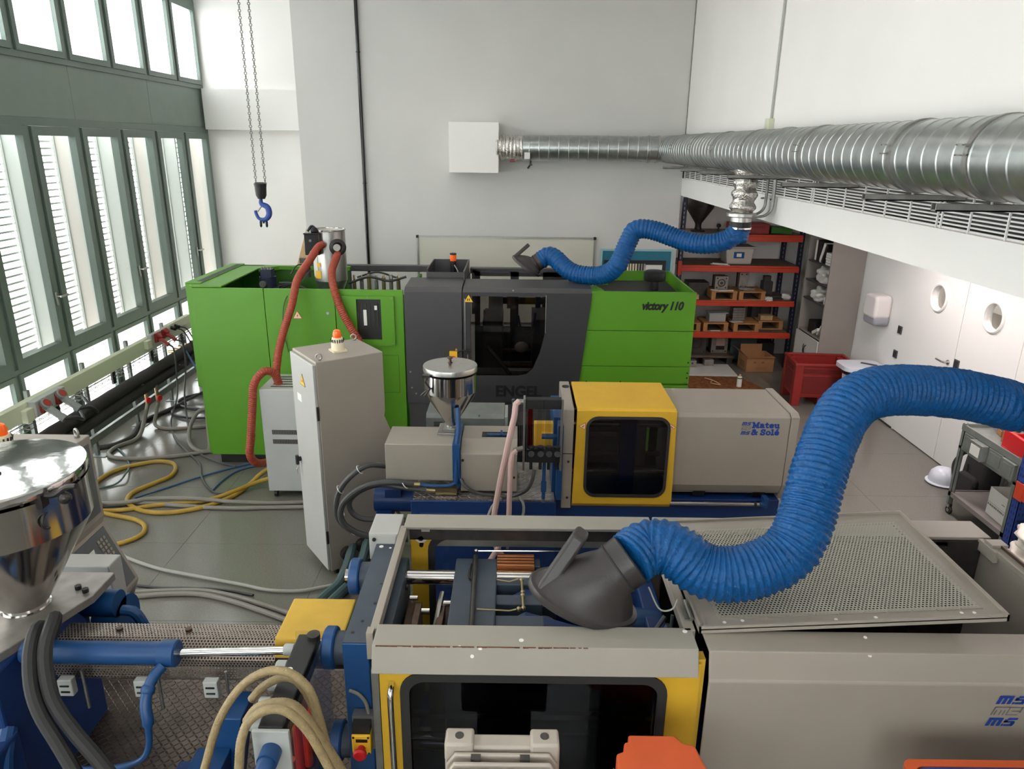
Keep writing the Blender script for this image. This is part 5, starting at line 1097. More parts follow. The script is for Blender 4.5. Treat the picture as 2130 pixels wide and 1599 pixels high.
# emergency stop
m = MB(); m.box(-.518,-.447,1.925,1.960,1.16,1.295); build('stop_bracket', m, 'steel_dull', Cm, smooth=False)
m = MB(); m.box(-.515,-.452,1.885,1.925,1.172,1.253); es = build('emergency_stop', m, 'sign_yellow', Cm, bev=.006)
m = MB(); m.box(-.513,-.454,1.892,1.925,1.253,1.285); m.box(-.500,-.462,1.8835,1.8855,1.226,1.238); build('stop_nameplate', m, 'black', es, smooth=False)
m = MB(); m.lathe([(.013,0),(.013,.018),(.021,.020),(.023,.030),(.018,.036),(0,.037)], (-.483,1.885,1.202), 22, (0,-1,0)); build('stop_button', m, 'red_bright', es)
m = MB()
for x in (-.508,-.459):
    for z in (1.18,1.245): m.cyl((x,1.885,z),(x,1.8835,z),.004,n=8)
build('box_screw', m, 'dark_steel', es)
m = MB(); m.tube(cr([(-.53,1.96,1.37),(-.50,1.955,1.36),(-.475,1.95,1.33),(-.465,1.94,1.29)], .01), .006, 8); build('stop_cable', m, 'hose_grey', Cm)

# big hopper on the near machine
H3 = hopper('big polished steel hopper with bright lid beside two thick black hoses', (-1.835,2.33), 1.985, .285, 1.785, 1.425, .075, 1)
H3.children[1].data.materials[0] = MATS['steel_lid']
m = MB(); a = V((-1.60,2.20,1.955)); m.tube(cr([a, a+V((.05,.0,.0)), a+V((.095,.0,.03)), a+V((.13,.0,.035))], .01), .010, 8); m.sphere(tuple(a+V((.085,0,-.01))), .022, 10, 8); m.box(a.x-.02,a.x+.02,a.y-.025,a.y+.02,a.z-.04,a.z+.012); m.torus((-1.59,2.20,1.86),(1,0,0),.03,.005,14,6); build('lid_latch', m, 'dark_steel', H3)
m = MB()
for k in range(10):
    a = R(-130+22*k); m.cyl((-1.835+.287*math.cos(a),2.33+.287*math.sin(a),1.950),(-1.835+.292*math.cos(a),2.33+.292*math.sin(a),1.950),.006,n=8)
build('lid_rivet', m, 'dark_steel', H3)

# hoses over the flow meter battery
hb = lambda i: .0124+.0009*(i % 2)
gH = 'beige braided hoses at the near flow meters'
def bh(pts, label): hose('braided_hose', pts, .0128, 'hose_beige', label, 'hose', gH, .0045, 16, hb)
bh([(-0.970,1.720,.80),(-0.970,1.720,1.162),(-0.938,1.742,1.256),(-0.883,1.764,1.420),(-0.814,1.787,1.527),(-0.739,1.796,1.578),(-0.662,1.784,1.588),(-0.600,1.767,1.544),(-0.569,1.744,1.462),(-0.544,1.722,1.356),(-0.513,1.700,1.230),(-.50,1.70,.80)], 'outermost beige braided hose arching over the black flow manifold')
bh([(-0.80,1.820,1.453),(-0.758,1.825,1.500),(-0.694,1.822,1.536),(-0.642,1.812,1.525),(-0.600,1.80,1.441),(-0.577,1.784,1.360),(-0.547,1.767,1.264),(-0.526,1.740,1.167),(-.52,1.74,.80)], 'short beige braided hose tucked under the outermost arch')
bh([(-0.772,1.530,.90),(-0.764,1.550,1.320),(-0.747,1.567,1.443),(-0.738,1.584,1.526),(-0.717,1.607,1.575),(-0.665,1.620,1.601),(-0.612,1.620,1.591),(-0.561,1.613,1.534),(-0.523,1.602,1.460),(-0.497,1.591,1.403),(-0.461,1.580,1.291),(-.44,1.58,.9)], 'beige braided hose arching directly above the blue water elbow')
bh([(-0.770,1.700,1.482),(-0.733,1.700,1.532),(-0.675,1.700,1.553),(-0.618,1.694,1.545),(-0.565,1.686,1.473),(-0.525,1.677,1.402),(-0.492,1.669,1.339),(-0.453,1.660,1.238),(-.43,1.66,.78)], 'beige braided hose just behind the one above the blue elbow')
hose('hydraulic_hose', [(-1.66,2.2,1.40),(-1.58,2.12,1.52),(-1.545,2.06,1.55),(-1.536,1.987,1.50),(-1.514,1.938,1.43),(-1.480,1.900,1.36),(-1.410,1.863,1.28),(-1.322,1.825,1.20),(-1.234,1.788,1.10),(-1.15,1.75,.95),(-1.1,1.74,.80)], .023, 'rubber', 'thick black hose passing nearer the perforated barrel guard', 'hose', 'thick black hoses by the big hopper')
hose('hydraulic_hose', [(-1.70,2.16,1.40),(-1.62,2.10,1.50),(-1.592,2.03,1.53),(-1.575,1.965,1.49),(-1.55,1.91,1.41),(-1.51,1.87,1.34),(-1.44,1.83,1.25),(-1.36,1.78,1.15),(-1.30,1.75,1.0),(-1.25,1.73,.80)], .022, 'rubber', 'thick black hose passing nearer the blue injection block', 'hose', 'thick black hoses by the big hopper')

# ================================================================== suction arms: blue corrugated hose with a dark hood
def hood(t, A0, A1, B, N, nd, r, hb, ht, hw):
    A0, A1, B, N, nd = V(A0), V(A1), V(B), V(N), V(nd).normalized(); Rc = (A0+A1)/2; A = (A1-A0)/2
    a1 = (A - nd*A.dot(nd)).normalized(); b1 = nd.cross(a1); b1 = b1 if b1.dot(B) > 0 else -b1
    n = 40; rings = []; rn = A.cross(B).normalized(); rn = rn if rn.dot(N-Rc) > 0 else -rn
    c = [math.cos(2*math.pi*i/n) for i in range(n)]; s = [math.sin(2*math.pi*i/n) for i in range(n)]
    neck = lambda off, rr: [N-nd*off+a1*(rr*c[i])+b1*(rr*s[i]) for i in range(n)]
    rim = lambda k, up: [Rc+rn*up+A*(k*c[i])+B*(k*s[i]) for i in range(n)]
    rings = [neck(-.005, r*.93), neck(.0, r*1.0), neck(r*.75, r*.97)]
    last, base = rings[-1], rim(.93, r*.22)
    for q in (.25,.5,.75): rings.append([last[i].lerp(base[i], q)+rn*(r*.16*math.sin(math.pi*q)) for i in range(n)])
    rings += [base, rim(.97, r*.20), rim(1.02, r*.17), rim(1.045, r*.04), rim(1.03, -.010), rim(.97, -.014), rim(.90, r*.1)]
    inner = [[base[i].lerp(last[i], q) - rn*.008 for i in range(n)] for q in (.05,.5,.95)]; rings += inner
    vs = [p for g in rings for p in g]; fs = []
    for k in range(len(rings)-1):
        for i in range(n): fs.append((k*n+i, k*n+(i+1)%n, (k+1)*n+(i+1)%n, (k+1)*n+i))
    m = MB(); m.add(vs, fs); h = build('hood', m, 'hood_plastic', t, ang=50)
    hb, ht = V(hb), V(ht); d = (ht-hb).normalized(); y = B.normalized(); z = d.cross(y).normalized()
    m = MB(); c0 = (hb+ht)/2; m.obox(c0, d, y, z, (ht-hb).length/2, hw*.75, hw*.62); q = build('hood_handle', m, 'hood_plastic', h, bev=hw*.3, seg=3)
    m = MB(); m.torus(N-nd*(r*.55), nd, r*.985, .0035, 40, 8); build('hood_band', m, 'rubber', h)
    return nd
def corrugated(t, pts, r, pitch):
    c = cr(pts, pitch/4); rad = [r*.95, r*1.012, r*.985, r*.915]
    # the ends of each fold sag a little differently so the fabric does not look machined
    sag = [random.uniform(.985, 1.012) for _ in range(len(c)//4+2)]
    m = MB(); m.tube(c, r, 36, rf=lambda i: rad[i % 4]*sag[i//4], jit=.007); build('hose', m, 'hose_blue', t, ang=180)
BIGPTS = [(0.429,2.187,1.752),(0.470,2.182,1.793),(0.533,2.167,1.803),(0.583,2.144,1.786),(0.642,2.121,1.751),(0.712,2.106,1.739),(0.791,2.103,1.750),(0.872,2.115,1.773),(0.938,2.131,1.812),(0.982,2.162,1.865),(1.019,2.209,1.930),(1.055,2.263,2.014),(1.093,2.317,2.080),(1.143,2.379,2.156),(1.204,2.436,2.217),(1.285,2.482,2.253),(1.389,2.518,2.261),(1.531,2.548,2.252),(1.683,2.557,2.236),(1.816,2.559,2.209),(1.950,2.561,2.181)]
FARPTS = [(0.285,7.176,2.025),(0.340,7.153,2.071),(0.409,7.108,2.055),(0.478,7.049,1.994),(0.570,6.992,1.939),(0.683,6.947,1.920),(0.816,6.889,1.927),(0.912,6.826,1.971),(0.977,6.775,2.053),(1.026,6.784,2.164),(1.071,6.801,2.274),(1.120,6.808,2.362),(1.203,6.776,2.384),(1.329,6.731,2.364),(1.472,6.660,2.318),(1.608,6.573,2.287),(1.739,6.496,2.290),(1.871,6.445,2.328),(1.951,6.409,2.395),(1.974,6.375,2.469)]
S1 = thing('suction_arm', 'thick blue corrugated suction hose with dark hood hanging over the near machine', 'suction hose', (.9, 2.2, 1.61))
hood(S1, (.075,2.12,1.709), (.423,2.075,1.574), (-.040,-.108,-.0045), (.408,2.141,1.771), (.80,.19,.57), .092, (.115,2.075,1.695), (.243,2.150,1.866), .042)
BIG = [(.408,2.141,1.771)]+BIGPTS[1:]+[(2.06,2.30,2.28),(2.03,2.12,2.48),(DX,2.02,2.80),(DX,2.0,2.93)]
corrugated(S1, BIG, .094, .021)
m = MB(); m.lathe([(.097,0),(.106,.006),(.106,.05),(.097,.056)], (DX,2.0,2.88), 36, (0,0,1)); build('hose_clamp', m, 'steel_brushed', S1)
m = MB(); m.tube(cr([(.47,2.10,1.69),(.50,2.05,1.64),(.54,2.04,1.645),(.56,2.06,1.67)], .01), .003, 6); build('hood_cord', m, 'cable_light', S1)
S2 = thing('suction_arm', 'far blue corrugated suction hose with dark hood lying on the green machine', 'suction hose', (.9, 7.0, 1.82))
hood(S2, (-.006,7.187,2.057), (.258,7.128,1.879), (-.0166,-.122,-.001), (.268,7.16,2.026), (.80,.02,.55), .084, (.0,7.165,2.045), (.150,7.21,2.172), .030)
FAR = [(.268,7.16,2.026)]+FARPTS[1:-1]+[(1.955,6.40,2.34),(DX-.005,BYr,2.42),(DX-.005,BYr,2.455)]
corrugated(S2, FAR, .090, .031)
m = MB(); m.cyl((DX-.005,BYr,2.425),(DX-.005,BYr,2.495),.092,n=32); build('hose_cuff', m, 'black', S2)
m = MB(); m.lathe([(.092,0),(.097,.002),(.097,.016),(.092,.018)], (DX-.005,BYr,2.432), 32); build('hose_clamp', m, 'chrome', S2)

# ================================================================== utility rail in front of the windows
U = thing('utility_rail', 'cream power trunking on grey posts along the window wall', 'rail', (-4.22, 7, 0))
m = MB(); m.box(-4.265,-4.20,4.6,10.6,.785,.945); build('power_trunking', m, 'trunk_cream', U, smooth=False, bev=.006)
m = MB(); m.box(-4.24,-4.20,4.6,10.6,.19,.265); build('lower_rail', m, 'trolley_grey', U, smooth=False, bev=.003)
for y in (5.15,6.0,6.85,7.70,8.55,9.40,10.25):
    m = MB(); m.box(-4.30,-4.265,y-.02,y+.02,0,1.0); m.box(-4.34,-4.18,y-.05,y+.05,0,.008); build('post', m, 'trolley_grey', U, smooth=False, bev=.002)
for z, r in ((.595,.064),(.468,.062)):
    m = MB(); m.tube(cr([(-4.125,4.6,z),(-4.125,7,z+.005),(-4.125,8.2,z),(-4.125,10.6,z)], .1), r, 16, rf=lambda i: r*(1+.03*math.sin(i*1.9)))
    one('insulated_pipe', m, 'insulation', 'upper black insulated pipe along the window wall' if z > .5 else 'lower black insulated pipe along the window wall', 'pipe', loc=(-4.125,7,z))
t = thing('cable_tray', 'thin wire mesh cable tray above the black insulated pipes', 'tray', (-4.33,7,.66))
m = MB()
for x, z in ((-4.40,.655),(-4.33,.655),(-4.27,.655),(-4.27,.70),(-4.40,.72),(-4.27,.735)): m.cyl((x,4.6,z),(x,10.5,z),.0035,n=6)
build('tray_wire', m, 'steel_dull', t)
m = MB(); y = 4.65
while y < 10.5:
    m.tube([(-4.40,y,.735),(-4.40,y,.652),(-4.27,y,.652),(-4.27,y,.735),(-4.27,y+.02,.75)], .003, 5); y += .13
q = build('cross_wires', m, 'steel_dull', t); q['kind'] = 'stuff'
for y in (6.35,7.35,8.2,9.0):
    m = MB(); m.box(-4.285,-4.265,y-.03,y+.03,.62,.78); m.cyl((-4.27,y,.70),(-4.25,y,.70),.012,n=8); build('tray_bracket', m, 'dark_steel', t, smooth=False)
# socket boxes with plugs
def socket_box(label, y0, y1, x0, z0, z1, reds, label_grp=None):
    t = thing('socket_box', label, 'socket', (-4.18, (y0+y1)/2, z0))
    m = MB(); m.box(-4.20,x0,y0,y1,z0,z1); build('box_body', m, 'light_grey_box', t, smooth=False, bev=.008)
    m = MB(); m.box(-4.20,-4.15,y0-.10,y0,z0-.02,z1-.05); build('side_box', m, 'trunk_cream', t, smooth=False, bev=.005)
    for y in reds:
        m = MB(); m.box(x0-.002,x0+.03,y-.05,y+.05,z0+.02,z0+.125); build('red_socket', m, 'red_plastic', t, smooth=False, bev=.006)
    return t
socket_box('grey socket box with two big red sockets at the near end of the trunking', 5.86, 6.30, -4.13, .80, .945, (5.96,6.18))
socket_box('grey socket box with two red sockets in the middle of the trunking', 8.02, 8.42, -4.15, .86, .985, (8.13,8.31))
m = MB(); m.box(-4.20,-4.14,8.43,9.05,.905,1.0); one('socket_strip', m, 'trunk_cream', 'long cream socket strip beyond the middle red sockets', 'socket', loc=(-4.17,8.7,.9), smooth=False, bev=.006)
def plug(y, z, big, label, grp, tail):
    t = thing('power_plug', label, 'plug', (-4.08, y, z), 0, grp); x = -4.10 if big else -4.125; k = 1.0 if big else .72
    m = MB(); m.lathe([(.0,0),(.040*k,0),(.052*k,.006),(.052*k,.03),(.040*k,.036),(0,.036)], (x,y,z+.01), 22, (.75,-.1,.65)); build('plug_cap', m, 'trolley_grey' if big else 'red_plastic', t)
    m = MB(); m.lathe([(.036*k,.036),(.036*k,.040),(0,.040)], (x,y,z+.01), 22, (.75,-.1,.65)); build('cap_face', m, 'red_plastic', t)
    m = MB(); m.cyl((x,y,z),(x+.13*k,y-.0,z-.10*k),.036*k,.030*k,n=16); m.cyl((x+.12*k,y,z-.095*k),(x+.155*k,y,z-.12*k),.036*k,n=16); build('plug_body', m, 'trolley_grey' if big else 'red_plastic', t)
    c = cr([(x+.15*k,y,z-.115*k)]+tail, .03); m = MB(); m.tube(c, .016 if big else .010, 8); build('plug_cable', m, 'cable_black' if big else 'cable_dark', t)
plug(5.94,.88,True,'near grey and red industrial plug at the first socket box','industrial plugs',[(-3.90,6.02,.745),(-3.95,6.2,.66),(-4.1,6.4,.66),(-4.3,6.6,.66)])
plug(6.17,.89,True,'farther grey and red industrial plug at the first socket box','industrial plugs',[(-3.90,6.25,.76),(-3.93,6.4,.66),(-4.05,6.55,.62),(-4.3,6.8,.66)])
plug(8.12,.93,False,'near red plug at the middle socket box','red plugs',[(-3.98,8.16,.78),(-3.96,8.1,.5),(-3.94,8.0,.25),(-3.92,7.72,.02),(-3.63,7.23,.02),(-3.38,6.92,.02),(-3.135,6.63,.02),(-3.0,6.35,.02),(-2.87,6.15,.02),(-2.72,6.0,.02),(-2.57,5.96,.05)])
plug(8.31,.94,False,'farther red plug at the middle socket box','red plugs',[(-3.98,8.40,.78),(-3.96,8.35,.5),(-3.9,8.1,.22),(-3.73,7.73,.02),(-3.47,7.17,.02),(-3.21,6.86,.02),(-2.99,6.69,.02),(-2.75,6.58,.02)])
for k, y in enumerate((8.50,8.60)):
    t = thing('mains_plug', ('left' if k == 0 else 'right')+' small black plug in the cream socket strip', 'plug', (-4.12,y,.95), 0, 'small black plugs')
    m = MB(); m.cyl((-4.14,y,.955),(-4.08,y-.02,.945),.022,n=12); build('plug_body', m, 'black', t)
    m = MB(); m.tube(cr([(-4.09,y,.945),(-4.02,y+.05,.90),(-3.97,y+.12,.70),(-3.95,y+.2,.45),(-3.9,y+.1,.2),(-3.75,y-.05,.06),(-3.5,y-.2,.03),(-3.2,y-.3,.03)], .03), .008, 7); build('plug_cable', m, 'cable_black', t)
# water valves with red handles
t = thing('valve_manifold', 'brass water valves with red handles by the black pipes', 'valves', (-4.17,7.72,.3))
m = MB(); m.cyl((-4.33,7.70,.45),(-4.12,7.66,.44),.022); m.cyl((-4.12,7.66,.47),(-4.12,7.66,.27),.020); m.cyl((-4.33,7.85,.44),(-4.08,7.82,.43),.022); m.cyl((-4.08,7.82,.45),(-4.08,7.82,.24),.020); m.cyl((-4.18,7.62,.50),(-4.10,7.58,.53),.016); build('valve_body', m, 'brass', t)
for p in ((-4.10,7.64,.33),(-4.055,7.80,.30)):
    m = MB(); m.lathe([(0,0),(.03,0),(.034,.01),(.03,.022),(0,.024)], p, 16, (1,-.4,.1)); build('valve_handle', m, 'red_bright', t)
t = thing('valve_manifold', 'brass valve group on the black pipes beside the green machine', 'valves', (-4.2,8.85,.5))
m = MB()
for k in range(3): m.cyl((-4.34,8.75+.14*k,.58),(-4.16,8.73+.14*k,.60-.05*k),.02); m.cyl((-4.16,8.73+.14*k,.66),(-4.16,8.73+.14*k,.40),.018); m.cyl((-4.16,8.73+.14*k,.5),(-4.08,8.70+.14*k,.5),.012)
build('valve_body', m, 'brass', t)
m = MB()
for k in range(3): m.box(-4.09,-4.03,8.69+.14*k,8.71+.14*k,.49,.51)
build('valve_lever', m, 'black', t)

# ------------------------------------------------------------------ hoses and cables on the floor
Z0 = .02
hose('floor_hose', [(-4.12,7.66,.27),(-4.13,7.58,.15),(-4.10,7.40,.04),(-4.085,7.219,Z0),(-4.18,7.03,Z0),(-4.17,6.85,Z0),(-4.04,6.75,Z0),(-3.794,6.735,Z0),(-3.492,6.80,Z0),(-3.25,6.90,Z0),(-3.0,7.0,Z0)], .022, 'hose_grey', 'grey hose from the red valves making a wide bend to the green machine', 'hose')
hose('floor_hose', [(-4.08,7.82,.24),(-4.09,7.75,.12),(-4.04,7.62,.03),(-3.811,7.56,Z0),(-3.43,7.66,Z0),(-3.1,7.75,Z0)], .020, 'hose_grey', 'grey hose from the red valves going straight under the green machine', 'hose')
hose('floor_hose', [(-3.918,5.998,Z0),(-3.934,6.271,Z0),(-3.863,6.49,Z0),(-3.615,6.669,Z0),(-3.437,6.651,Z0),(-3.334,6.54,Z0),(-3.297,6.343,Z0),(-3.384,6.183,Z0),(-3.48,6.01,Z0),(-3.474,5.867,Z0),(-3.392,5.749,Z0),(-3.209,5.638,Z0),(-2.989,5.618,Z0),(-2.738,5.721,Z0),(-2.57,5.90,Z0),(-2.481,6.1,.03),(-2.36,6.25,.12),(-2.20,6.28,.20)], .021, 'hose_yellow', 'yellow hose making a big S-bend on the floor', 'hose', 'yellow floor hoses')
hose('floor_hose', [(-3.75,5.70,Z0),(-3.60,5.64,Z0),(-3.389,5.66,Z0),(-3.138,5.756,Z0),(-2.775,5.84,Z0),(-2.56,5.98,.045),(-2.42,6.12,.06),(-2.20,6.18,.12)], .020, 'hose_yellow', 'straighter yellow hose running to the grey dryer', 'hose', 'yellow floor hoses')
hose('floor_hose', [(-3.62,5.70,.05),(-3.595,5.611,.03),(-3.419,5.555,Z0),(-3.221,5.492,Z0),(-3.092,5.397,Z0),(-3.038,5.27,Z0),(-3.075,5.162,Z0),(-3.16,5.09,Z0),(-3.3,5.02,Z0)], .019, 'hose_yellow', 'short yellow hose end hooking towards the camera on the floor', 'hose', 'yellow floor hoses')
hose('floor_hose', [(-3.75,5.742,.03),(-3.425,5.73,.055),(-3.215,5.827,.045),(-2.861,5.809,.06),(-2.511,5.80,.04),(-2.172,5.818,.02),(-1.80,5.846,.02),(-1.4,5.85,.02)], .019, 'hose_grey', 'farther of two grey hoses passing under the dryer', 'hose', 'grey floor hoses')
hose('floor_hose', [(-3.75,5.70,.02),(-3.40,5.78,.02),(-3.202,5.78,.02),(-2.834,5.735,.02),(-2.485,5.715,.02),(-2.151,5.735,.02),(-1.75,5.76,.02),(-1.4,5.78,.02)], .019, 'hose_grey', 'nearer of two grey hoses passing under the dryer', 'hose', 'grey floor hoses')
hose('floor_cable', [(-3.378,5.823,.05),(-3.279,6.055,.012),(-3.068,6.296,.012),(-2.794,6.556,.012),(-2.45,6.80,.012)], .009, 'cable_blue', 'thin blue cable crossing the floor to the green machine', 'cable')
hose('floor_cable', [(-2.784,6.049,.012),(-2.773,6.252,.012),(-2.687,6.525,.012),(-2.40,6.72,.012)], .008, 'cable_blue', 'thin blue cable curling beside the dryer', 'cable')
hose('floor_cable', [(-4.45,7.074,.012),(-4.272,7.081,.012),(-4.049,6.897,.012),(-3.836,6.605,.012),(-3.724,6.331,.045),(-3.744,6.173,.012),(-3.89,6.068,.012),(-4.1,6.0,.012)], .009, 'cable_teal', 'thin grey-blue cable curving round near the first post', 'cable')
hose('floor_cable', [(-3.66,8.75,.3),(-3.9,8.65,.1),(-4.10,8.35,.02),(-4.05,8.05,.02),(-3.80,7.90,.02),(-3.50,7.92,.02),(-3.1,8.0,.02)], .016, 'cable_black', 'black cable loop on the floor behind the green machine end', 'cable')
hose('floor_cable', [(-3.1,8.4,.02),(-3.5,8.55,.02),(-3.95,8.75,.02),(-4.15,8.6,.02),(-4.12,8.35,.02),(-3.8,8.2,.02),(-3.3,8.2,.02)], .018, 'cable_dark', 'wide dark cable loop beyond the first posts', 'cable')
hose('floor_hose', [(-4.35,7.0,.02),(-4.22,7.08,.02),(-4.16,7.3,.02),(-4.22,7.55,.02),(-4.25,7.8,.02),(-4.15,8.1,.02),(-4.05,8.4,.02)], .030, 'insulation', 'thick black hose lying beside the post feet', 'hose')
hose('floor_hose', [(-3.02,7.45,.30),(-3.2,7.40,.33),(-3.42,7.40,.30),(-3.50,7.30,.15),(-3.46,7.15,.04),(-3.33,6.98,.025),(-3.21,6.92,.025),(-3.18,7.0,.04),(-3.28,7.25,.20),(-3.36,7.5,.34),(-3.2,7.62,.42),(-3.02,7.65,.42)], .022, 'hose_grey', 'grey hose coil hanging at the end of the green machine', 'hose')
hose('floor_cable', [(-3.0,7.3,.70),(-3.3,7.6,.62),(-3.7,8.1,.55),(-4.1,8.7,.62)], .012, 'cable_blue', 'blue cable bundle rising to the valves beside the green machine', 'cable')
hose('floor_hose', [(-3.05,4.95,Z0),(-2.972,4.89,Z0),(-2.666,4.749,Z0),(-2.293,4.642,Z0),(-1.975,4.556,Z0),(-1.742,4.488,Z0),(-1.53,4.481,Z0),(-1.385,4.526,Z0),(-1.30,4.56,Z0)], .013, 'cable_light', 'long pale hose sagging across the floor to the control cabinet', 'hose')
hose('floor_hose', [(-2.85,4.43,Z0),(-2.464,4.467,Z0),(-2.223,4.472,Z0),(-1.994,4.418,Z0),(-1.757,4.326,Z0),(-1.523,4.221,Z0),(-1.2,4.05,Z0)], .018, 'hose_grey', 'farther of two grey hoses running under the near machine', 'hose', 'grey hoses near the camera')
hose('floor_hose', [(-2.85,4.36,Z0),(-2.448,4.425,Z0),(-2.206,4.425,Z0),(-1.973,4.355,Z0),(-1.733,4.25,Z0),(-1.507,4.14,Z0),(-1.2,3.98,Z0)], .019, 'hose_grey', 'nearer of two grey hoses running under the near machine', 'hose', 'grey hoses near the camera')
hose('floor_cable', [(-2.85,4.57,.012),(-2.753,4.545,.012),(-2.55,4.51,.012),(-2.302,4.51,.012),(-2.051,4.49,.012),(-1.841,4.435,.012)], .010, 'cable_black', 'black cable lying beside the two grey hoses', 'cable')
hose('cable_conduit', [(-1.20,4.83,.21),(-1.19,4.74,.20),(-1.21,4.64,.12),(-1.25,4.53,.05),(-1.30,4.42,.04),(-1.345,4.30,.04),(-1.39,4.09,.04),(-1.4,3.6,.04)], .036, 'cable_teal', 'thick dark conduit from the cabinet foot, on the floor side', 'conduit', 'thick dark conduits')
hose('cable_conduit', [(-1.09,4.88,.23),(-1.085,4.78,.22),(-1.11,4.68,.13),(-1.16,4.56,.05),(-1.21,4.44,.04),(-1.26,4.30,.04),(-1.30,4.09,.04),(-1.3,3.6,.04)], .036, 'cable_teal', 'thick dark conduit from the cabinet foot, on the machine side', 'conduit', 'thick dark conduits')

# ================================================================== right side: wall things
t = thing('towel_dispenser', 'white rounded paper towel dispenser on the white door wall', 'dispenser', (XR, 8.5, 1.1))
m = MB(); m.prism([(x*.95, y) for x, y in rrect(-.16,.16,1.19,1.475,.06)], 'x', XR-.20, XR-.002); 
m.v = [(v[0], v[1]+8.5, v[2]) for v in m.v]; build('dispenser_cover', m, 'white_plastic', t, bev=.035, seg=4)
m = MB(); m.prism(rrect(-.145,.145,1.115,1.24,.05), 'x', XR-.185, XR-.002); m.v = [(v[0], v[1]+8.5, v[2]) for v in m.v]; build('dispenser_tray', m, 'grey_plastic', t, bev=.02, seg=3)
m = MB(); m.cyl((XR-.1,8.5,1.085),(XR-.1,8.5,1.12),.02); build('paper_outlet', m, 'white_plastic', t)
for (y, z), nm in (((8.09,1.14),'upper dark square switch below the towel dispenser'),((8.096,.851),'lower dark square switch below the towel dispenser'),((6.945,1.072),'dark square switch plate beside the door handle')):
    m = MB(); m.box(XR-.012,XR-.0005,y-.042,y+.042,z-.045,z+.045); m.m = 1; m.box(XR-.016,XR-.012,y-.03,y+.03,z-.033,z+.033); one('wall_switch', m, ['dark_switch','rubber'], nm, 'switch', loc=(XR-.006,y,z), smooth=False, bev=.002)
# floor-standing bins
t = thing('plastic_crate_bin', 'large red slatted plastic pallet bin on feet near the shelving', 'bin', (3.94, 8.87, 0), R(-5))
W2, D2, HB = .36, .255, .56
m = MB()
for sx in (-1,1): m.box(min(sx*W2,sx*(W2-.02)),max(sx*W2,sx*(W2-.02)),-D2,D2,.13,HB-.03)
for sy in (-1,1): m.box(-W2,W2,min(sy*D2,sy*(D2-.02)),max(sy*D2,sy*(D2-.02)),.13,HB-.03)
m.box(-W2,W2,-D2,D2,.12,.14); build('bin_wall', m, 'red_plastic', t, local=True, smooth=False)
m = MB(); m.plate([(-W2-.02,-D2-.02),(W2+.02,-D2-.02),(W2+.02,D2+.02),(-W2-.02,D2+.02)], [[(-W2+.02,-D2+.02),(-W2+.02,D2-.02),(W2-.02,D2-.02),(W2-.02,-D2+.02)]], 'z', HB-.03, HB); build('bin_rim', m, 'red_plastic', t, local=True, smooth=False, bev=.005)
for sx in (-1,1):
    for sy in (-1,1):
        m = MB(); x, y = sx*(W2-.04), sy*(D2-.04); m.box(x-.05,x+.05,y-.05,y+.05,0,HB-.03); build('corner_post', m, 'red_plastic', t, local=True, smooth=False, bev=.006)
for k in range(3):
    m = MB(); z = HB-.075-.022*k; m.box(-W2+.09,W2-.09,-D2-.008,-D2,z-.007,z+.007); m.box(-W2-.008,-W2,-D2+.09,D2-.09,z-.007,z+.007); build('rib', m, 'red_dark', t, local=True, smooth=False)
m = MB(); m.box(-W2+.10,W2-.10,-D2-.006,-D2,.17,.40); m.box(-W2-.006,-W2,-D2+.1,D2-.1,.17,.40); build('recess_panel', m, 'red_dark', t, local=True, smooth=False, bev=.004)
m = MB(); m.box(-.05,.05,-D2+.01,D2-.01,0,.12); build('runner', m, 'red_dark', t, local=True, smooth=False)
t = thing('waste_bin', 'white waste bin with rounded white lid in front of the red bin', 'bin', (4.18, 8.28, 0))
m = MB(); m.lathe([(.15,0),(.16,.02),(.20,.58),(.0,.58)], (4.18,8.28,0), 28); build('bin_body', m, 'white_plastic', t)
m = MB(); m.lathe([(.205,.55),(.21,.56),(.21,.61),(.20,.615)], (4.18,8.28,0), 28); build('black_band', m, 'black', t)
m = MB(); m.plate(rrect(-.245,.245,-.19,.19,.10), [], 'z', .615, .668); m.v = [(v[0]+4.17, v[1]+8.28, v[2]) for v in m.v]; ld = build('lid', m, 'helmet_white', t, bev=.02, seg=3)
m = MB(); m.obox((4.26,8.27,.672),(1,-.9,0),(.9,1,0),(0,0,1),.09,.02,.006); build('lid_flap', m, 'cable_dark', ld, smooth=False)

# ------------------------------------------------------------------ grey storage cabinet
t = thing('storage_cabinet', 'tall grey cabinet with open shelves and a white lower door', 'cabinet', (4.24, 9.55, 0))
cx0, cx1, cy0, cy1, ch = 4.02, 4.455, 9.16, 9.93, 2.12
m = MB(); m.box(cx0,cx1,cy0,cy0+.022,0,ch); build('side_panel', m, 'cab_grey', t, smooth=False); m = MB(); m.box(cx0,cx1,cy1-.022,cy1,0,ch); build('side_panel', m, 'cab_grey', t, smooth=False)
m = MB(); m.box(cx1-.015,cx1,cy0+.022,cy1-.022,0,ch); m.box(cx0,cx1,cy0+.022,cy1-.022,ch-.022,ch); build('back_panel', m, 'cab_grey', t, smooth=False)
for z in (.73,1.17,1.42,1.68):
    m = MB(); m.box(cx0+.01,cx1-.015,cy0+.022,cy1-.022,z-.02,z); build('shelf', m, 'anthracite' if z > 1 else 'cab_grey', t, smooth=False)
m = MB(); m.box(cx0-.018,cx0,cy0+.012,cy1-.004,.06,.70); d = build('door', m, 'cab_door', t, smooth=False, bev=.002)
for s, y in ((1,9.52),(-1,9.60)):
    m = MB(); m.tube(cr([(cx0-.02,y,.44),(cx0-.03,y+s*.018,.46),(cx0-.035,y+s*.026,.50),(cx0-.03,y+s*.018,.545),(cx0-.02,y,.56)], .01), .006, 8); build('door_handle', m, 'black', d)
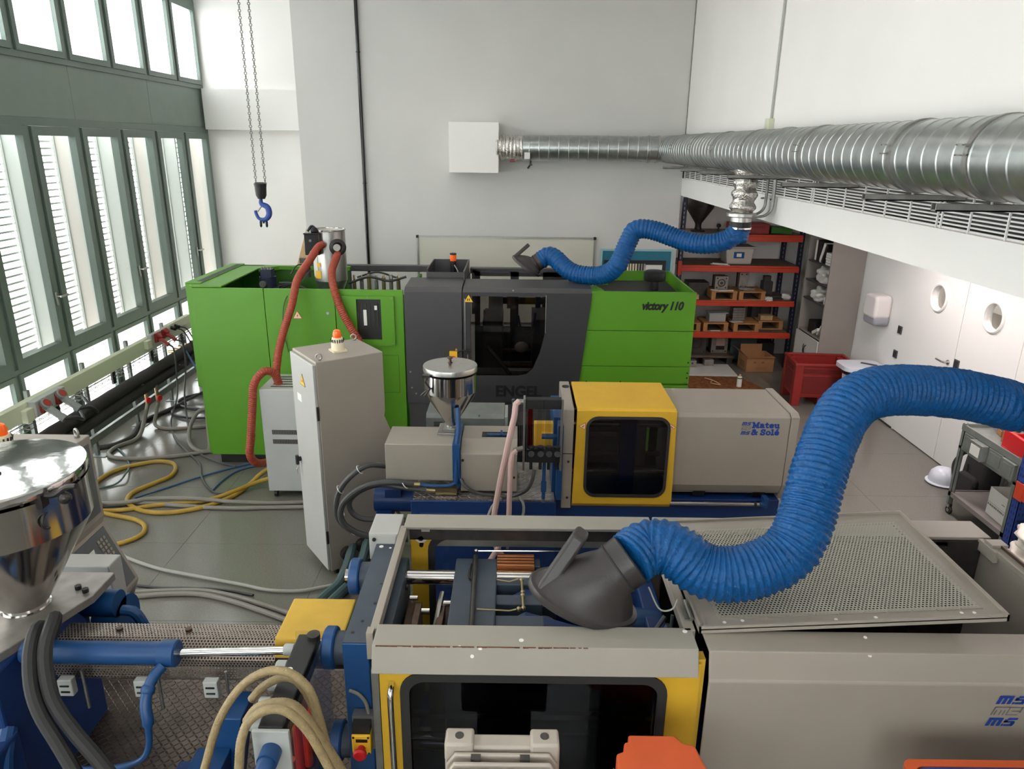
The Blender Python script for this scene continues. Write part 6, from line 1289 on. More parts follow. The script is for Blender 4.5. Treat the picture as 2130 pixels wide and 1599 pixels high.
m = MB(); m.box(cx0-.022,cx0-.018,9.57,9.62,.36,.395); build('lock', m, 'black', d, smooth=False)
for k, (y, ang, hh, mt) in enumerate(((9.72,0,.27,'paper'),(9.66,0,.28,'black'),(9.60,0,.27,'black'),(9.52,22,.27,'paper'),(9.44,26,.27,'black'))):
    m = MB(); m.obox((cx0+.15,y,1.685+hh/2*math.cos(R(ang))+.005),(1,0,0),(0,math.cos(R(ang)),math.sin(R(ang))),(0,-math.sin(R(ang)),math.cos(R(ang))),.13,.026,hh/2-.004)
    o = one('ring_binder', m, mt, ['upright white binder at the far end of the cabinet top shelf','farther upright black binder on the cabinet top shelf','nearer upright black binder on the cabinet top shelf','leaning white binder on the cabinet top shelf','leaning black binder behind the paper stack in the cabinet'][k], 'binder', loc=(cx0+.15,y,1.69), group='binders in the grey cabinet', smooth=False, bev=.003)
for k in range(5):
    m = MB(); m.box(cx0+.03+.004*(k%2),cx0+.26,9.22+.012*(k%3),9.40+.006*k,1.681+.032*k,1.708+.032*k); one('booklet', m, 'paper', ['lowest','second lowest','middle','second highest','top'][k]+' white booklet of the stack in the grey cabinet', 'book', loc=(cx0+.15,9.3,1.69+.03*k), group='white booklets', smooth=False)
def bag(label, c, s, mt='plastic_bag', grp=None, name='plastic_bag', cat='bag', seed=1):
    rnd = random.Random(seed); bm = bmesh.new(); bmesh.ops.create_icosphere(bm, subdivisions=4, radius=1)
    ph = [(V((rnd.uniform(-1,1),rnd.uniform(-1,1),rnd.uniform(-1,1)))*rnd.uniform(2,7), rnd.uniform(0,6), rnd.uniform(.02,.10)) for _ in range(16)]
    for v in bm.verts:
        n = v.co.copy(); d = 1+sum(a*math.sin(k.dot(n)*1.6+p) for k, p, a in ph)*.8
        q = V((abs(n.x)**.8*(1 if n.x > 0 else -1), abs(n.y)**.8*(1 if n.y > 0 else -1), n.z)); v.co = V((q.x*s[0]*d, q.y*s[1]*d, max(q.z*s[2]*d, -s[2]*.7)))
    mz = min(v.co.z for v in bm.verts); m = MB(); m.add([tuple(v.co+V((c[0],c[1],c[2]-mz))) for v in bm.verts], [tuple(v.index for v in f.verts) for f in bm.faces]); bm.free()
    return one(name, m, mt, label, cat, loc=c, group=grp, ang=180)
bag('crumpled white plastic bag on the upper middle cabinet shelf', (cx0+.17,9.52,1.42), (.13,.20,.125), grp='white bags in the grey cabinet', seed=3)
bag('crumpled white plastic bag on the lower middle cabinet shelf', (cx0+.15,9.58,1.17), (.13,.18,.10), grp='white bags in the grey cabinet', seed=8)
m = MB(); m.box(cx0+.05,cx0+.14,9.26,9.34,1.17,1.27); one('small_box', m, 'paper', 'small white box beside the lower white bag', 'box', loc=(cx0+.1,9.3,1.17), smooth=False, bev=.003)
m = MB(); m.box(cx0+.1,cx0+.2,9.19,9.25,1.42,1.60); one('brown_box', m, 'cardboard', 'small brown box beside the upper white bag', 'box', loc=(cx0+.15,9.22,1.42), smooth=False)
m = MB(); m.box(cx0+.03,cx0+.20,9.46,9.66,.73,.90); one('black_case', m, 'black', 'black box on the lowest open cabinet shelf', 'box', loc=(cx0+.1,9.55,.73), smooth=False, bev=.006)
m = MB(); m.obox((cx0+.12,9.36,.80),(1,0,0),(0,1,-.5),(0,.5,1),.12,.09,.02); one('magazine_file', m, 'paper', 'white file slumped against the black box in the cabinet', 'file', loc=(cx0+.12,9.36,.75), smooth=False)
m = MB(); m.obox((cx0+.12,9.28,.83),(1,0,0),(0,1,-1.4),(0,1.4,1),.10,.09,.012); one('magazine_file', m, 'paper', 'white file leaning steeply on the slumped one in the cabinet', 'file', loc=(cx0+.12,9.28,.75), smooth=False)
m = MB(); m.box(cx0+.12,cx0+.25,9.2,9.42,.90,.93); m.sphere((cx0+.18,9.30,.95),.03,10,8); one('device', m, 'dark_steel', 'small grey device above the slumped files in the cabinet', 'device', loc=(cx0+.18,9.3,.9))

# ------------------------------------------------------------------ orange and blue pallet shelving
t = thing('shelving_rack', 'tall orange beam shelving with navy uprights under the lowered ceiling', 'shelving', (3.2, 10.65, 0))
sx0, sx1, sy0, sy1 = 2.345, 4.10, 10.30, 11.02
for x in (sx0, sx1-.06):
    for y in (sy0, sy1-.06):
        m = MB(); m.box(x,x+.06,y,y+.006,0,2.45); m.box(x,x+.006,y,y+.06,0,2.45); m.box(x+.054,x+.06,y,y+.06,0,2.45); u_ = build('upright', m, 'rack_navy', t, smooth=False)
        m = MB()
        for k in range(38): m.box(x+.018,x+.03,y-.0015,y,.05+.062*k,.085+.062*k)
        q = build('upright_slots', m, 'steel_dull', u_, smooth=False); q['kind'] = 'stuff'
for z0, z1 in ((1.855,1.95),(1.425,1.512),(.93,1.008),(.455,.537)):
    m = MB(); m.box(sx0+.03,sx1-.03,sy0-.025,sy0+.02,z0,z1-.025); m.box(sx0+.03,sx1-.03,sy0-.005,sy0+.03,z1-.03,z1); m.box(sx0-.005,sx0+.05,sy0-.03,sy0+.01,z0-.05,z1+.06); build('front_beam', m, 'rack_orange', t, smooth=False, bev=.004)
    m = MB(); m.box(sx0+.03,sx1-.03,sy1-.03,sy1+.01,z0,z1); build('rear_beam', m, 'rack_orange', t, smooth=False)
    m = MB(); m.box(sx0+.02,sx1-.02,sy0+.02,sy1,z1-.012,z1); build('shelf_board', m, 'shelf_board', t, smooth=False)
def pallet(label, x0, x1, z, y0=10.33, dp=.42):
    t = thing('small_pallet', label, 'pallet', ((x0+x1)/2, y0+dp/2, z), 0, 'small wooden pallets on the shelving'); h = .13
    for k in range(3):
        m = MB(); ww = dp/3-.012; m.box(x0,x1,y0+k*dp/3,y0+k*dp/3+ww,z+h-.018,z+h); build('plank', m, 'wood_pallet', t, smooth=False)
    for x in (x0,x1-.062):
        m = MB(); m.box(x,x+.062,y0+.005,y0+dp-.01,z+.014,z+h-.018); build('block', m, 'wood_pallet', t, smooth=False, bev=.002)
    m = MB(); m.box(x0,x1,y0,y0+.05,z,z+.014); build('bottom_plank', m, 'wood_pallet', t, smooth=False)
    return t
A2, A1, A0 = 1.512, 1.008, .537
pallet('pallet on the middle shelf under the square mould', 2.875, 3.245, A1); pallet('pallet on the middle shelf carrying flat metal strips', 3.275, 3.655, A1)
pallet('pallet on the lower shelf under the flat grey box', 2.80, 3.165, A0); pallet('pallet on the lower shelf under the stack of flat boxes', 3.245, 3.62, A0); pallet('partly hidden pallet on the lower shelf beside the green machine', 2.42, 2.76, A0)
pallet('dark shaded pallet on the lower shelf beside the cabinet', 3.66, 4.03, A0, 10.5)
def mould(label, x0, x1, z, h, y0, dp=.2, mt='mold_steel', rings=True, holes=True):
    t = thing('mould', label, 'mould', ((x0+x1)/2, y0+dp/2, z), 0, 'injection moulds on the shelving')
    m = MB(); m.box(x0,x1,y0,y0+dp*.45,z,z+h); build('mould_half', m, mt, t, smooth=False, bev=.004); m = MB(); m.box(x0+.01,x1-.01,y0+dp*.46,y0+dp,z,z+h*.97); build('mould_half', m, 'mold_dark', t, smooth=False, bev=.004)
    xc, zc = (x0+x1)/2, z+h/2; rr = min(x1-x0, h)
    if rings:
        m = MB(); m.torus((xc,y0,zc),(0,1,0),rr*.26,.008,22,6); m.lathe([(rr*.12,0),(rr*.12,.01),(rr*.05,.012)], (xc,y0,zc), 16, (0,-1,0)); build('locating_ring', m, 'mold_dark', t)
    if holes:
        m = MB()
        for a in (x0+.03,x1-.03):
            for b in (z+.03,z+h-.03): m.cyl((a,y0+.001,b),(a,y0-.002,b),.011,n=10)
        build('bolt_hole', m, 'black', t)
    return t
mould('square steel mould with round locating ring on a middle-shelf pallet', 2.94, 3.13, A1+.13, .195, 10.45)
mould('small plain steel mould behind the flat metal strips', 3.32, 3.45, A1+.13, .24, 10.55, rings=False)
mould('wide dark mould standing under the lowest shelf beside the green machine', 2.62, 2.93, .135, .33, 10.55, .22, 'mold_dark', True)
t = mould('mould with pink insert under the lowest shelf', 3.02, 3.27, .135, .30, 10.6, .2, 'mold_steel', False)
m = MB(); m.box(3.09,3.22,10.594,10.6,.19,.40); build('pink_insert', m, 'hose_pink', t, smooth=False); m = MB(); m.box(3.09,3.22,10.592,10.596,.19,.25); build('dark_slot', m, 'black', t, smooth=False)
tS = mould('slotted small steel block on the white board beside the green machine', 2.52, 2.72, .018, .10, 10.22, .2, 'mold_steel', False, False)
for x in (2.55,2.60,2.65):
    m = MB(); m.box(x,x+.02,10.216,10.221,.07,.09); build('slot', m, 'black', tS, smooth=False)
mould('plain small steel block on the white board', 2.86, 3.0, .018, .09, 10.30, .2, 'mold_steel', False, False)
# loose things on the middle shelf
m = MB(); m.obox((3.42,10.40,A1+.137),(1,.2,0),(-.2,1,0),(0,0,1),.10,.03,.006); one('metal_strip', m, 'mold_steel', 'lowest flat metal strip on the middle-shelf pallet', 'strip', smooth=False)
m = MB(); m.obox((3.40,10.43,A1+.150),(1,-.1,.03),(.1,1,0),(0,0,1),.10,.035,.007); one('metal_strip', m, 'mold_steel', 'second flat metal strip on the middle-shelf pallet', 'strip', smooth=False)
m = MB(); m.obox((3.36,10.42,A1+.165),(1,.05,0),(0,1,0),(0,0,1),.09,.05,.006); one('metal_strip', m, 'mold_steel', 'topmost wide metal plate of the strips on the middle-shelf pallet', 'strip', smooth=False)
m = MB(); m.obox((3.08,10.36,A1+.137),(1,.1,0),(0,1,0),(0,0,1),.11,.03,.006); one('metal_strip', m, 'paper', 'long pale strip in front of the square mould', 'strip', smooth=False)
m = MB(); m.obox((2.92,10.38,A1+.138),(1,-.3,0),(0,1,0),(0,0,1),.05,.02,.006); one('metal_strip', m, 'paper', 'short pale strip in front of the square mould', 'strip', smooth=False)
m = MB(); m.box(3.72,3.86,10.65,10.8,A1,A1+.22); m.box(3.73,3.83,10.67,10.76,A1+.22,A1+.30); one('dark_mould_stack', m, 'mold_dark', 'dark block with a smaller block on top on the middle shelf near the cabinet', 'mould', loc=(3.8,10.7,A1), smooth=False, bev=.004)
bag('white rag hanging over the middle orange beam', (3.70,10.32,A1), (.05,.05,.035), grp=None, seed=5, name='rag', cat='rag'); bag('small white rag on the middle shelf near the cabinet', (4.0,10.45,A1), (.06,.06,.05), seed=9, name='rag', cat='rag')
m = MB(); m.obox((3.80,10.40,A1+.013),(1,.1,.0),(0,1,0),(0,0,1),.13,.04,.012); one('metal_strip', m, 'mold_dark', 'thin dark flat part at the front of the middle shelf', 'strip', smooth=False)
m = MB(); m.obox((3.82,10.52,A1+.021),(1,-.1,.0),(0,1,0),(0,0,1),.13,.06,.02); one('metal_strip', m, 'mold_dark', 'thick dark flat part behind the thin one on the middle shelf', 'strip', smooth=False)
m = MB(); m.box(2.60,2.70,10.36,10.46,A1,A1+.07); one('small_box', m, 'wood_ply', 'small pale box on the middle shelf beside the green machine', 'box', loc=(2.65,10.4,A1), smooth=False)
m = MB(); m.box(2.60,2.90,10.6,10.9,A1,A1+.2); one('dark_crate', m, 'mold_dark', 'dark crate behind the small pale box on the middle shelf', 'crate', loc=(2.75,10.75,A1), smooth=False)
# lower shelf
t = thing('flat_box', 'flat grey lidded box on a lower-shelf pallet', 'box', (3.0,10.5,A0+.13)); m = MB(); m.box(2.90,3.14,10.42,10.62,A0+.13,A0+.245); build('box_body', m, 'light_grey_box', t, smooth=False, bev=.004); m = MB(); m.obox((3.03,10.52,A0+.252),(1,0,.04),(0,1,0),(-.04,0,1),.14,.11,.006); build('lid', m, 'light_grey_box', t, smooth=False)
for k in range(5):
    m = MB(); m.box(3.27+.003*(k%2),3.45,10.52,10.70,A0+.132+.038*k,A0+.166+.038*k); one('parts_box', m, 'mold_steel', ['lowest','second lowest','middle','second highest','top'][k]+' flat box of the stack on the lower shelf', 'box', loc=(3.36,10.6,A0+.15+.038*k), group='stack of flat boxes', smooth=False)
m = MB(); m.obox((3.30,10.42,A0+.134),(1,.25,0),(-.25,1,0),(0,0,1),.09,.05,.002); one('paper_sheet', m, 'paper', 'white sheet in front of the stack of flat boxes', 'paper', loc=(3.3,10.4,A0+.14), smooth=False)
m = MB(); m.obox((2.98,10.34,A0+.012),(1,.05,0),(0,1,0),(0,0,1),.07,.02,.004); one('paper_sheet', m, 'paper', 'white strip inside the pallet under the grey box', 'paper', loc=(2.98,10.34,A0+.01), smooth=False)
m = MB(); m.box(3.70,3.88,10.55,10.68,A0+.13,A0+.20); one('pale_box', m, 'wood_ply', 'pale flat box on the dark pallet', 'box', loc=(3.8,10.6,A0+.13), smooth=False, bev=.003)
t = thing('glass_case', 'clear plastic case with dark frame at the back of the lower shelf', 'case', (3.75,10.8,A0)); m = MB()
for x in (3.62,3.75,3.90): m.box(x,x+.012,10.74,10.76,A0,A0+.36)
build('case_frame', m, 'dark_steel', t, smooth=False); m = MB(); m.box(3.62,3.91,10.76,10.95,A0,A0+.36); build('case_body', m, 'mold_dark', t, smooth=False)
# upper shelves
t = thing('storage_tub', 'clear lidded plastic tub with blue label on the upper shelf', 'tub', (3.25,10.6,1.512)); m = MB(); m.prism([(3.07,1.515),(3.42,1.515),(3.45,1.74),(3.04,1.74)], 'y', 10.42,10.75); build('tub_body', m, 'clear_box', t, smooth=False, bev=.015); m = MB(); m.box(3.025,3.465,10.40,10.77,1.74,1.765); build('tub_lid', m, 'clear_box', t, bev=.012); m = MB(); m.box(3.16,3.31,10.417,10.422,1.60,1.69); lb = build('tub_label', m, 'hose_blue', t, smooth=False); m = MB(); m.box(3.20,3.27,10.414,10.418,1.62,1.67); build('label_print', m, 'paper', lb, smooth=False)
for k in range(5):
    m = MB(); m.cyl((2.84+.025*k,10.42-.01*k,1.518+.012*(k%2)),(2.98+.025*k,10.32-.005*k,1.518+.012*(k%2)),.006,n=8); one('white_stick', m, 'paper', ['first','second','third','fourth','fifth'][k]+' thin white stick of the bundle, counted from the alcove corner', 'stick', loc=(2.9+.025*k,10.37,1.52), group='white sticks')
m = MB(); m.lathe([(.045,0),(.045,.10),(.055,.12),(.20,.33),(.20,.48),(.19,.48)], (2.66,10.62,1.96), 24); one('spare_hopper', m, 'dark_steel', 'dark conical hopper on the top shelf in the shade', 'hopper', loc=(2.66,10.62,1.95))
m = MB(); m.lathe([(0,0),(.10,0),(.10,.02),(.05,.03),(.05,.06),(0,.06)], (2.66,10.62,1.951), 20); one('dark_flange', m, 'black', 'dark flange under the conical hopper on the top shelf', 'flange', loc=(2.66,10.6,1.95))
m = MB(); m.lathe([(0,0),(.02,0),(.012,.02),(.012,.05),(.03,.06),(.032,.085),(.02,.105),(0,.108)], (2.98,10.7,1.951), 14); one('round_knob', m, 'black', 'small black round knob standing on the top shelf', 'knob', loc=(2.98,10.7,1.95))
t = thing('red_crate', 'red lettered crate on the top shelf', 'crate', (3.45,10.5,1.95)); m = MB(); m.box(3.10,3.62,10.40,10.75,1.951,2.09); build('crate_body', m, 'red_plastic', t, smooth=False, bev=.006); m = MB()
for k in range(9): m.box(3.28+.032*k,3.30+.032*k,10.397,10.40,2.03,2.06)
m.box(3.40,3.43,10.397,10.4,1.96,2.0); build('crate_lettering', m, 'red_dark', t, smooth=False)
m = MB(); m.obox((3.80,10.52,2.0),(1,0,-.05),(0,1,0),(.05,0,1),.15,.12,.045); one('green_crate', m, 'dark_green_paint', 'dark green flat crate on the top shelf beside the red crate', 'crate', loc=(3.8,10.5,1.95), smooth=False, bev=.006)
# below the lowest shelf
t = thing('low_bench', 'low grey platform under the shelving carrying the moulds', 'platform', (3.0,10.7,0)); m = MB(); m.box(2.5,3.34,10.45,10.95,.10,.134); build('platform_top', m, 'shelf_board', t, smooth=False)
for x in (2.55,3.24): m = MB(); m.box(x,x+.08,10.47,10.9,0,.10); build('leg', m, 'mold_dark', t, smooth=False)
t = thing('cardboard_box', 'open brown cardboard box with raised flaps on the floor by the shelving', 'box', (3.6,10.25,0), R(4)); m = MB()
w_, d_, h_ = .205, .17, .225
for x0,x1,y0,y1 in ((-w_,w_,-d_,-d_+.006),(-w_,w_,d_-.006,d_),(-w_,-w_+.006,-d_,d_),(w_-.006,w_,-d_,d_)): m.box(x0,x1,y0,y1,0,h_)
m.box(-w_,w_,-d_,d_,0,.006); build('box_body', m, 'cardboard', t, local=True, smooth=False)
m = MB(); m.obox((-.02,d_,h_+.055),(1,0,0),(0,.1,1),(0,1,-.1),w_*.8,.055,.003); build('flap', m, 'cardboard', t, local=True, smooth=False); m = MB(); m.obox((.0,-d_-.01,h_+.0),(1,0,0),(0,1,.1),(0,-.1,1),w_,.02,.003); build('flap', m, 'cardboard', t, local=True, smooth=False)
m = MB(); m.obox((-w_-.05,0,h_+.05),(1,0,-.9),(0,1,0),(.9,0,1),.07,d_,.003); build('flap', m, 'cardboard_inner', t, local=True, smooth=False)
m = MB(); m.box(-.10,-.06,-d_-.001,-d_,.13,.16); m.box(.02,.06,-d_-.001,-d_,.13,.16); m.box(-.06,.08,-d_-.001,-d_,.06,.065); m.box(-.06,.05,-d_-.001,-d_,.04,.045); m.box(-w_-.001,-w_,-.10,.08,.05,.14); build('box_print', m, 'cardboard_inner', t, local=True, smooth=False)
m = MB(); m.box(3.35,3.75,10.72,10.95,0,.4); one('teal_crate', m, 'cable_teal', 'dark teal crate standing behind the open cardboard box', 'crate', loc=(3.55,10.8,0), smooth=False, bev=.005)
m = MB(); m.box(3.78,3.98,10.6,10.9,0,.3); one('black_crate', m, 'black', 'black crate under the shelving beside the grey cabinet', 'crate', loc=(3.88,10.75,0), smooth=False, bev=.005)
m = MB(); m.prism([(2.30,9.86),(3.225,9.845),(3.235,10.40),(2.30,10.42)], 'z', .001, .018); one('white_board', m, 'board_white', 'white panel lying flat on the floor by the shelving', 'board', loc=(2.8,10.1,0), smooth=False)
m = MB(); m.prism([(1.95,9.1),(3.35,9.18),(3.42,9.30),(3.30,9.62),(3.18,9.80),(2.5,9.83),(1.95,9.82)], 'z', .0005, .010); one('brown_mat', m, 'brown_mat', 'brown scuffed wood-fibre mat on the floor behind the green machine end', 'mat', loc=(2.7,9.5,0), smooth=False)
hose('twine', [(2.72,9.70,.02),(2.80,9.55,.03),(2.86,9.42,.02),(2.80,9.36,.04),(2.74,9.45,.03),(2.79,9.58,.02)], .008, 'wood_ply', 'loop of pale twine on the brown mat', 'twine')
t = thing('spray_can', 'white spray can standing on the brown mat', 'can', (3.10,9.36,.01)); m = MB(); m.lathe([(.0,0),(.033,0),(.033,.13),(.026,.145),(0,.145)], (3.10,9.36,.011), 20); build('can_body', m, 'paper', t); m = MB(); m.lathe([(.0335,.115),(.034,.118),(.034,.128),(.0335,.131)], (3.10,9.36,.011), 20); build('green_band', m, 'dark_green_paint', t); m = MB(); m.cyl((3.10,9.36,.156),(3.10,9.36,.185),.012); build('nozzle', m, 'wood_ply', t)

# ------------------------------------------------------------------ trolley, backpack, helmet, rack
t = thing('steel_trolley', 'grey steel trolley with drawers beside the white door wall', 'trolley', (4.17,5.5,0))
tx0, tx1, ty0, ty1 = 3.93, 4.41, 5.10, 5.86
for x in (tx0,tx1-.035):
    for y in (ty0,ty1-.035):
        m = MB(); m.box(x,x+.035,y,y+.004,.09,.86); m.box(x,x+.004,y,y+.035,.09,.86); m.box(x+.031,x+.035,y,y+.035,.09,.86); build('post', m, 'trolley_grey', t, smooth=False)
        m = MB(); m.cyl((x+.005,y+.0,.036),(x+.027,y+.0,.036),.036,n=18); cs = build('caster', m, 'rubber', t); m = MB(); m.cyl((x+.003,y,.036),(x+.029,y,.036),.018,n=12); m.box(x,x+.032,y-.012,y+.03,.06,.092); build('caster_fork', m, 'steel', cs)
m = MB(); m.box(tx0,tx1,ty0,ty1,.815,.822); m.plate([(tx0-.004,ty0-.004),(tx1+.004,ty0-.004),(tx1+.004,ty1+.004),(tx0-.004,ty1+.004)], [[(tx0+.01,ty0+.01),(tx0+.01,ty1-.01),(tx1-.01,ty1-.01),(tx1-.01,ty0+.01)]], 'z', .80, .852); build('top_tray', m, 'trolley_grey', t, smooth=False)
m = MB(); m.box(tx0+.002,tx1-.002,ty0+.002,ty1-.002,.20,.206); m.box(tx0,tx1,ty0,ty0+.01,.17,.215); m.box(tx0,tx1,ty1-.01,ty1,.17,.215); m.box(tx0,tx0+.01,ty0,ty1,.17,.21); build('bottom_shelf', m, 'trolley_floor', t, smooth=False)
for k, (y0, y1, pull) in enumerate(((5.66,5.81,0),(5.48,5.65,.05),(5.29,5.47,.0),(5.12,5.28,.02))):
    m = MB(); m.box(tx0-.006-pull,tx0+.2,y0,y1,.655,.795); dw = build('drawer', m, 'trolley_grey', t, smooth=False, bev=.004)
    m = MB(); m.box(tx0-.008-pull,tx0-.006-pull,y0+.025,y1-.025,.68,.77); build('drawer_recess' if k != 1 else 'white_card', m, 'trolley_grey' if k != 1 else 'paper', dw, smooth=False, bev=.002)
m = MB(); m.box(tx0+.0,tx0+.02,ty0,ty1,.63,.655); build('drawer_rail', m, 'trolley_grey', t, smooth=False)
def carton(label, c, w, d, h, rz=0, mt='cardboard', name='small_carton'):
    t = thing(name, label, 'box', c, rz); m = MB()
    for x0,x1,y0,y1 in ((-w,w,-d,-d+.004),(-w,w,d-.004,d),(-w,-w+.004,-d,d),(w-.004,w,-d,d)): m.box(x0,x1,y0,y1,0,h)
    m.box(-w,w,-d,d,0,.004); build('box_body', m, mt, t, local=True, smooth=False); return t
carton('small open brown carton on the trolley beside the red tray', (4.12,5.50,.823), .05, .06, .09, R(20)); carton('second small open brown carton farther along the trolley', (4.18,5.66,.823), .06, .05, .05, R(-15))
m = MB(); m.tube(cr([(4.15,5.80,.86),(4.20,5.74,.875),(4.25,5.78,.86),(4.3,5.72,.87)], .01), .02, 8); one('dark_tool', m, 'rubber', 'black tool lying at the far end of the trolley top', 'tool', loc=(4.2,5.76,.85))
t = thing('parts_tray', 'bright red open parts tray on the trolley top', 'tray', (4.2,5.28,.823)); m = MB()
P0 = [(4.03,5.44),(4.40,5.44),(4.40,5.16),(3.98,5.16)]
m.prism([(4.00,5.45),(4.03,5.45),(4.00,5.13),(3.97,5.13)], 'z', .823, .97); m.box(4.0,4.40,5.44,5.45,.823,.93); m.box(4.38,4.40,5.14,5.45,.823,.93); m.box(4.0,4.40,5.13,5.14,.823,.90); m.box(3.99,4.4,5.14,5.44,.823,.83); build('tray_body', m, 'red_bright', t, smooth=False, bev=.004)
t = carton('white cardboard carton with black print on the lower trolley shelf', (4.12,5.33,.207), .115, .13, .24, R(-3), 'paper', 'white_carton')
m = MB(); m.box(-.105,.105,-.12,.12,.10,.11); build('contents', m, 'cardboard', t, local=True, smooth=False)
m = MB(); m.box(-.1155,-.115,-.13,.13,.115,.117); m.box(-.1155,-.115,-.09,-.05,.16,.166)
rr = random.Random(2); y = .12
while y > -.10:
    l = rr.uniform(.006,.013); m.box(-.1157,-.115,y-l,y,.085,.103); y -= l+rr.uniform(.003,.010)
build('carton_print', m, 'ink_grey', t, local=True, smooth=False)
t = thing('backpack', 'black backpack leaning against the white wall behind the trolley', 'backpack', (4.33,6.05,0)); m = MB(); m.prism(rrect(-.17,.17,.0,.50,.10), 'x', -.10, .08); m.v = [(v[0]+4.33+.10*(v[2]-.2), v[1]+6.05, v[2]+.002) for v in m.v]; build('pack_body', m, 'fabric_black', t, bev=.05, seg=4)
m = MB(); m.prism(rrect(-.13,.13,.05,.28,.06), 'x', -.15, -.09); m.v = [(v[0]+4.33+.10*(v[2]-.2), v[1]+6.05, v[2]) for v in m.v]; build('front_pocket', m, 'fabric_black', t, bev=.025, seg=3)
m = MB(); m.tube(cr([(4.30,6.20,.45),(4.28,6.30,.38),(4.25,6.34,.25),(4.25,6.28,.10)], .02), .02, 8); build('shoulder_strap', m, 'fabric_black', t); m = MB(); m.tube(cr([(4.23,6.12,.35),(4.23,6.10,.2),(4.24,6.05,.1)], .02), .006, 6); build('zip', m, 'black', t)
t = thing('safety_helmet', 'pale white safety helmet on the floor beside the backpack', 'helmet', (4.24,6.45,0)); m = MB(); m.lathe([(.125,.02),(.125,.06),(.112,.11),(.075,.15),(.03,.165),(0,.167)], (4.24,6.45,0), 28); build('shell', m, 'helmet_white', t); m = MB(); m.lathe([(.120,.0),(.15,.012),(.15,.018),(.12,.026)], (4.24,6.45,0), 28); build('brim', m, 'helmet_white', t); m = MB(); m.tube(cr([(4.30,6.36,.12),(4.33,6.30,.17),(4.36,6.25,.12)], .015), .016, 8); build('chin_strap', m, 'fabric_black', t)
t = thing('pallet_rack', 'perforated blue rack upright with orange beam next to the trolley', 'shelving', (4.0,4.9,0))
for (x, y), mt in (((3.86,4.93),'rack_blue'),((3.975,5.02),'light_grey_box'),((3.86,3.2),'rack_blue'),((4.10,3.2),'light_grey_box')):
    m = MB(); m.box(x,x+.075,y,y+.005,0,1.9); m.box(x,x+.005,y,y+.075,0,1.9); m.box(x+.07,x+.075,y,y+.075,0,1.9); u_ = build('upright', m, mt, t, smooth=False)
    m = MB()
    for k in range(36):
        m.box(x+.017,x+.027,y-.0012,y,.04+.052*k,.062+.052*k); m.box(x+.048,x+.058,y-.0012,y,.04+.052*k,.062+.052*k); m.box(x-.0012,x,y+.02,y+.03,.04+.052*k,.062+.052*k); m.box(x-.0012,x,y+.05,y+.06,.04+.052*k,.062+.052*k)
    q = build('upright_slots', m, 'rack_navy', u_, smooth=False); q['kind'] = 'stuff'
for z in (.66, 1.6):
    m = MB(); m.box(3.85,3.90,3.25,4.93,z-.06,z+.05); m.box(3.845,3.85,4.90,4.99,z-.07,z+.07); m.box(3.85,3.90,4.918,4.928,z-.07,z+.07); build('beam', m, 'rack_orange', t, smooth=False, bev=.004)
m = MB(); m.box(3.86,4.4,3.2,4.93,.60,.615); build('shelf_board', m, 'shelf_board', t, smooth=False)
sk = [((3.99,4.64,.0),(.25,.22,.11),'lowest white sack with orange print under the orange beam'),((3.97,4.65,.17),(.24,.22,.10),'middle white sack with orange print under the orange beam'),((3.98,4.66,.325),(.23,.20,.09),'topmost white sack on the pile under the orange beam')]
for k, (c, s, lb) in enumerate(sk):
    o = bag(lb, c, s, 'sack', 'white granulate sacks', 'granulate_sack', 'sack', 20+k)
    m = MB(); x = c[0]-s[0]*.8
    for j in range(3): m.obox((c[0]-.06+.05*j, c[1]-.05*j, c[2]+s[2]*1.66+.004*0),(1,.2,0),(-.2,1,0),(0,0,1),.02,.008,.012)
    q = build('sack_print', m, 'sack_print', None, smooth=False); q.parent = o; q.location = -V(c)
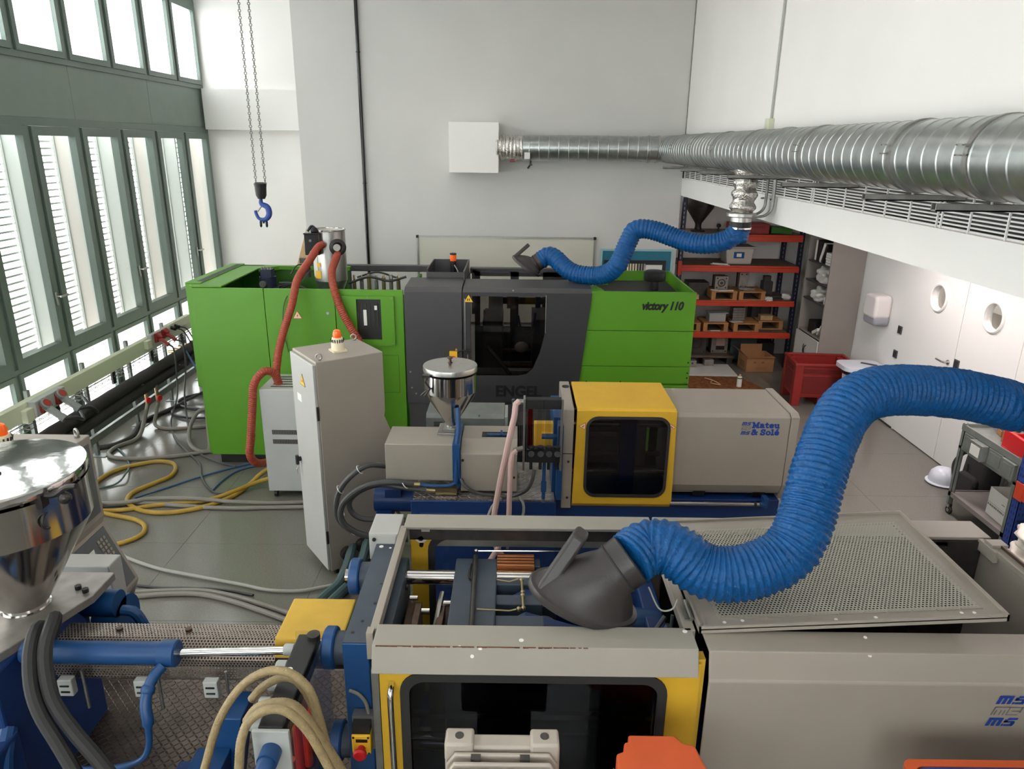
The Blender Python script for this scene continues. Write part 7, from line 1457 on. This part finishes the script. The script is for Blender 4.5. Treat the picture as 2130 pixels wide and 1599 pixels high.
# ================================================================== things at the lower edge of the picture
t = thing('motor_housing', 'grey ribbed metal housing with two bolt lugs in front of the near machine', 'housing', (-.015,1.56,0))
m = MB(); m.box(-.172,.142,1.36,1.71,1.12,1.40); hb_ = build('housing_body', m, 'motor_grey', t, bev=.012)
m = MB(); m.box(-.182,.152,1.700,1.752,1.28,1.448); build('rear_flange', m, 'motor_grey', t, bev=.008)
for x in (-.140,.108):
    m = MB(); m.box(x-.042,x+.042,1.690,1.756,1.40,1.466); lg = build('bolt_lug', m, 'motor_grey', t, bev=.008); m = MB(); m.cyl((x,1.724,1.4655),(x,1.724,1.468),.013,n=16); build('bolt_hole', m, 'mold_dark', lg)
for k in range(8):
    y = 1.680-.034*k
    m = MB(); m.prism([(-.176,1.36),(.146,1.36),(.146,1.405),(.122,1.445),(-.152,1.445),(-.176,1.405)], 'y', y-.007, y+.006); build('rib', m, 'motor_grey', t, bev=.004)
for x in (-.09,.05):
    m = MB(); m.box(x-.014,x+.014,1.655,1.674,1.41,1.449); build('rib_notch', m, 'mold_dark', t, smooth=False)
m = MB(); m.box(-.12,.09,1.42,1.60,0,1.12); m.box(-.2,.17,1.34,1.70,0,.02); build('stand', m, 'trolley_grey', t, smooth=False, bev=.004)
m = MB(); m.prism(rrect(.165,.215,1.28,1.44,.02), 'y', 1.56, 1.60); m.box(.14,.19,1.56,1.60,1.25,1.30); build('side_lever', m, 'white_plastic', t, bev=.012, seg=3)
t = thing('plastic_cover', 'orange moulded plastic cover with stepped corners in front of the near machine', 'cover', (.43,1.6,0))
m = MB(); m.prism([(.355,1.70),(.495,1.70),(.512,1.672),(.545,1.664),(.575,1.50),(.575,1.30),(.30,1.30),(.30,1.50),(.312,1.63),(.335,1.640),(.34,1.672),(.355,1.675)], 'z', 1.20, 1.452); build('cover_shell', m, 'orange_plastic', t, bev=.022, seg=4)
m = MB(); m.prism([(.29,1.60),(.31,1.64),(.31,1.3),(.29,1.3)], 'z', 1.2, 1.40); build('side_step', m, 'orange_plastic', t, bev=.008)
m = MB(); m.box(.34,.54,1.34,1.62,0,1.20); build('stand', m, 'trolley_grey', t, smooth=False, bev=.004)
t = thing('padded_tray', 'orange-rimmed tray with dark blue top in front of the beige cover', 'tray', (1.5,1.55,0))
m = MB(); m.plate(rrect(1.155,2.0,1.25,1.672,.03), [], 'z', 1.33, 1.375); m.plate(rrect(1.155,2.0,1.25,1.672,.03), [rrect(1.180,1.975,1.27,1.645,.025)[::-1]], 'z', 1.375, 1.402); build('tray_rim', m, 'orange_plastic', t, bev=.006)
m = MB(); m.plate(rrect(1.186,1.97,1.275,1.640,.022), [], 'z', 1.375, 1.405); build('blue_top', m, 'navy_plastic', t, bev=.006)
m = MB(); m.box(1.3,1.9,1.32,1.62,0,1.33); build('stand', m, 'trolley_grey', t, smooth=False, bev=.004)

bpy.data.objects['motor_housing'].location.y -= 0.05
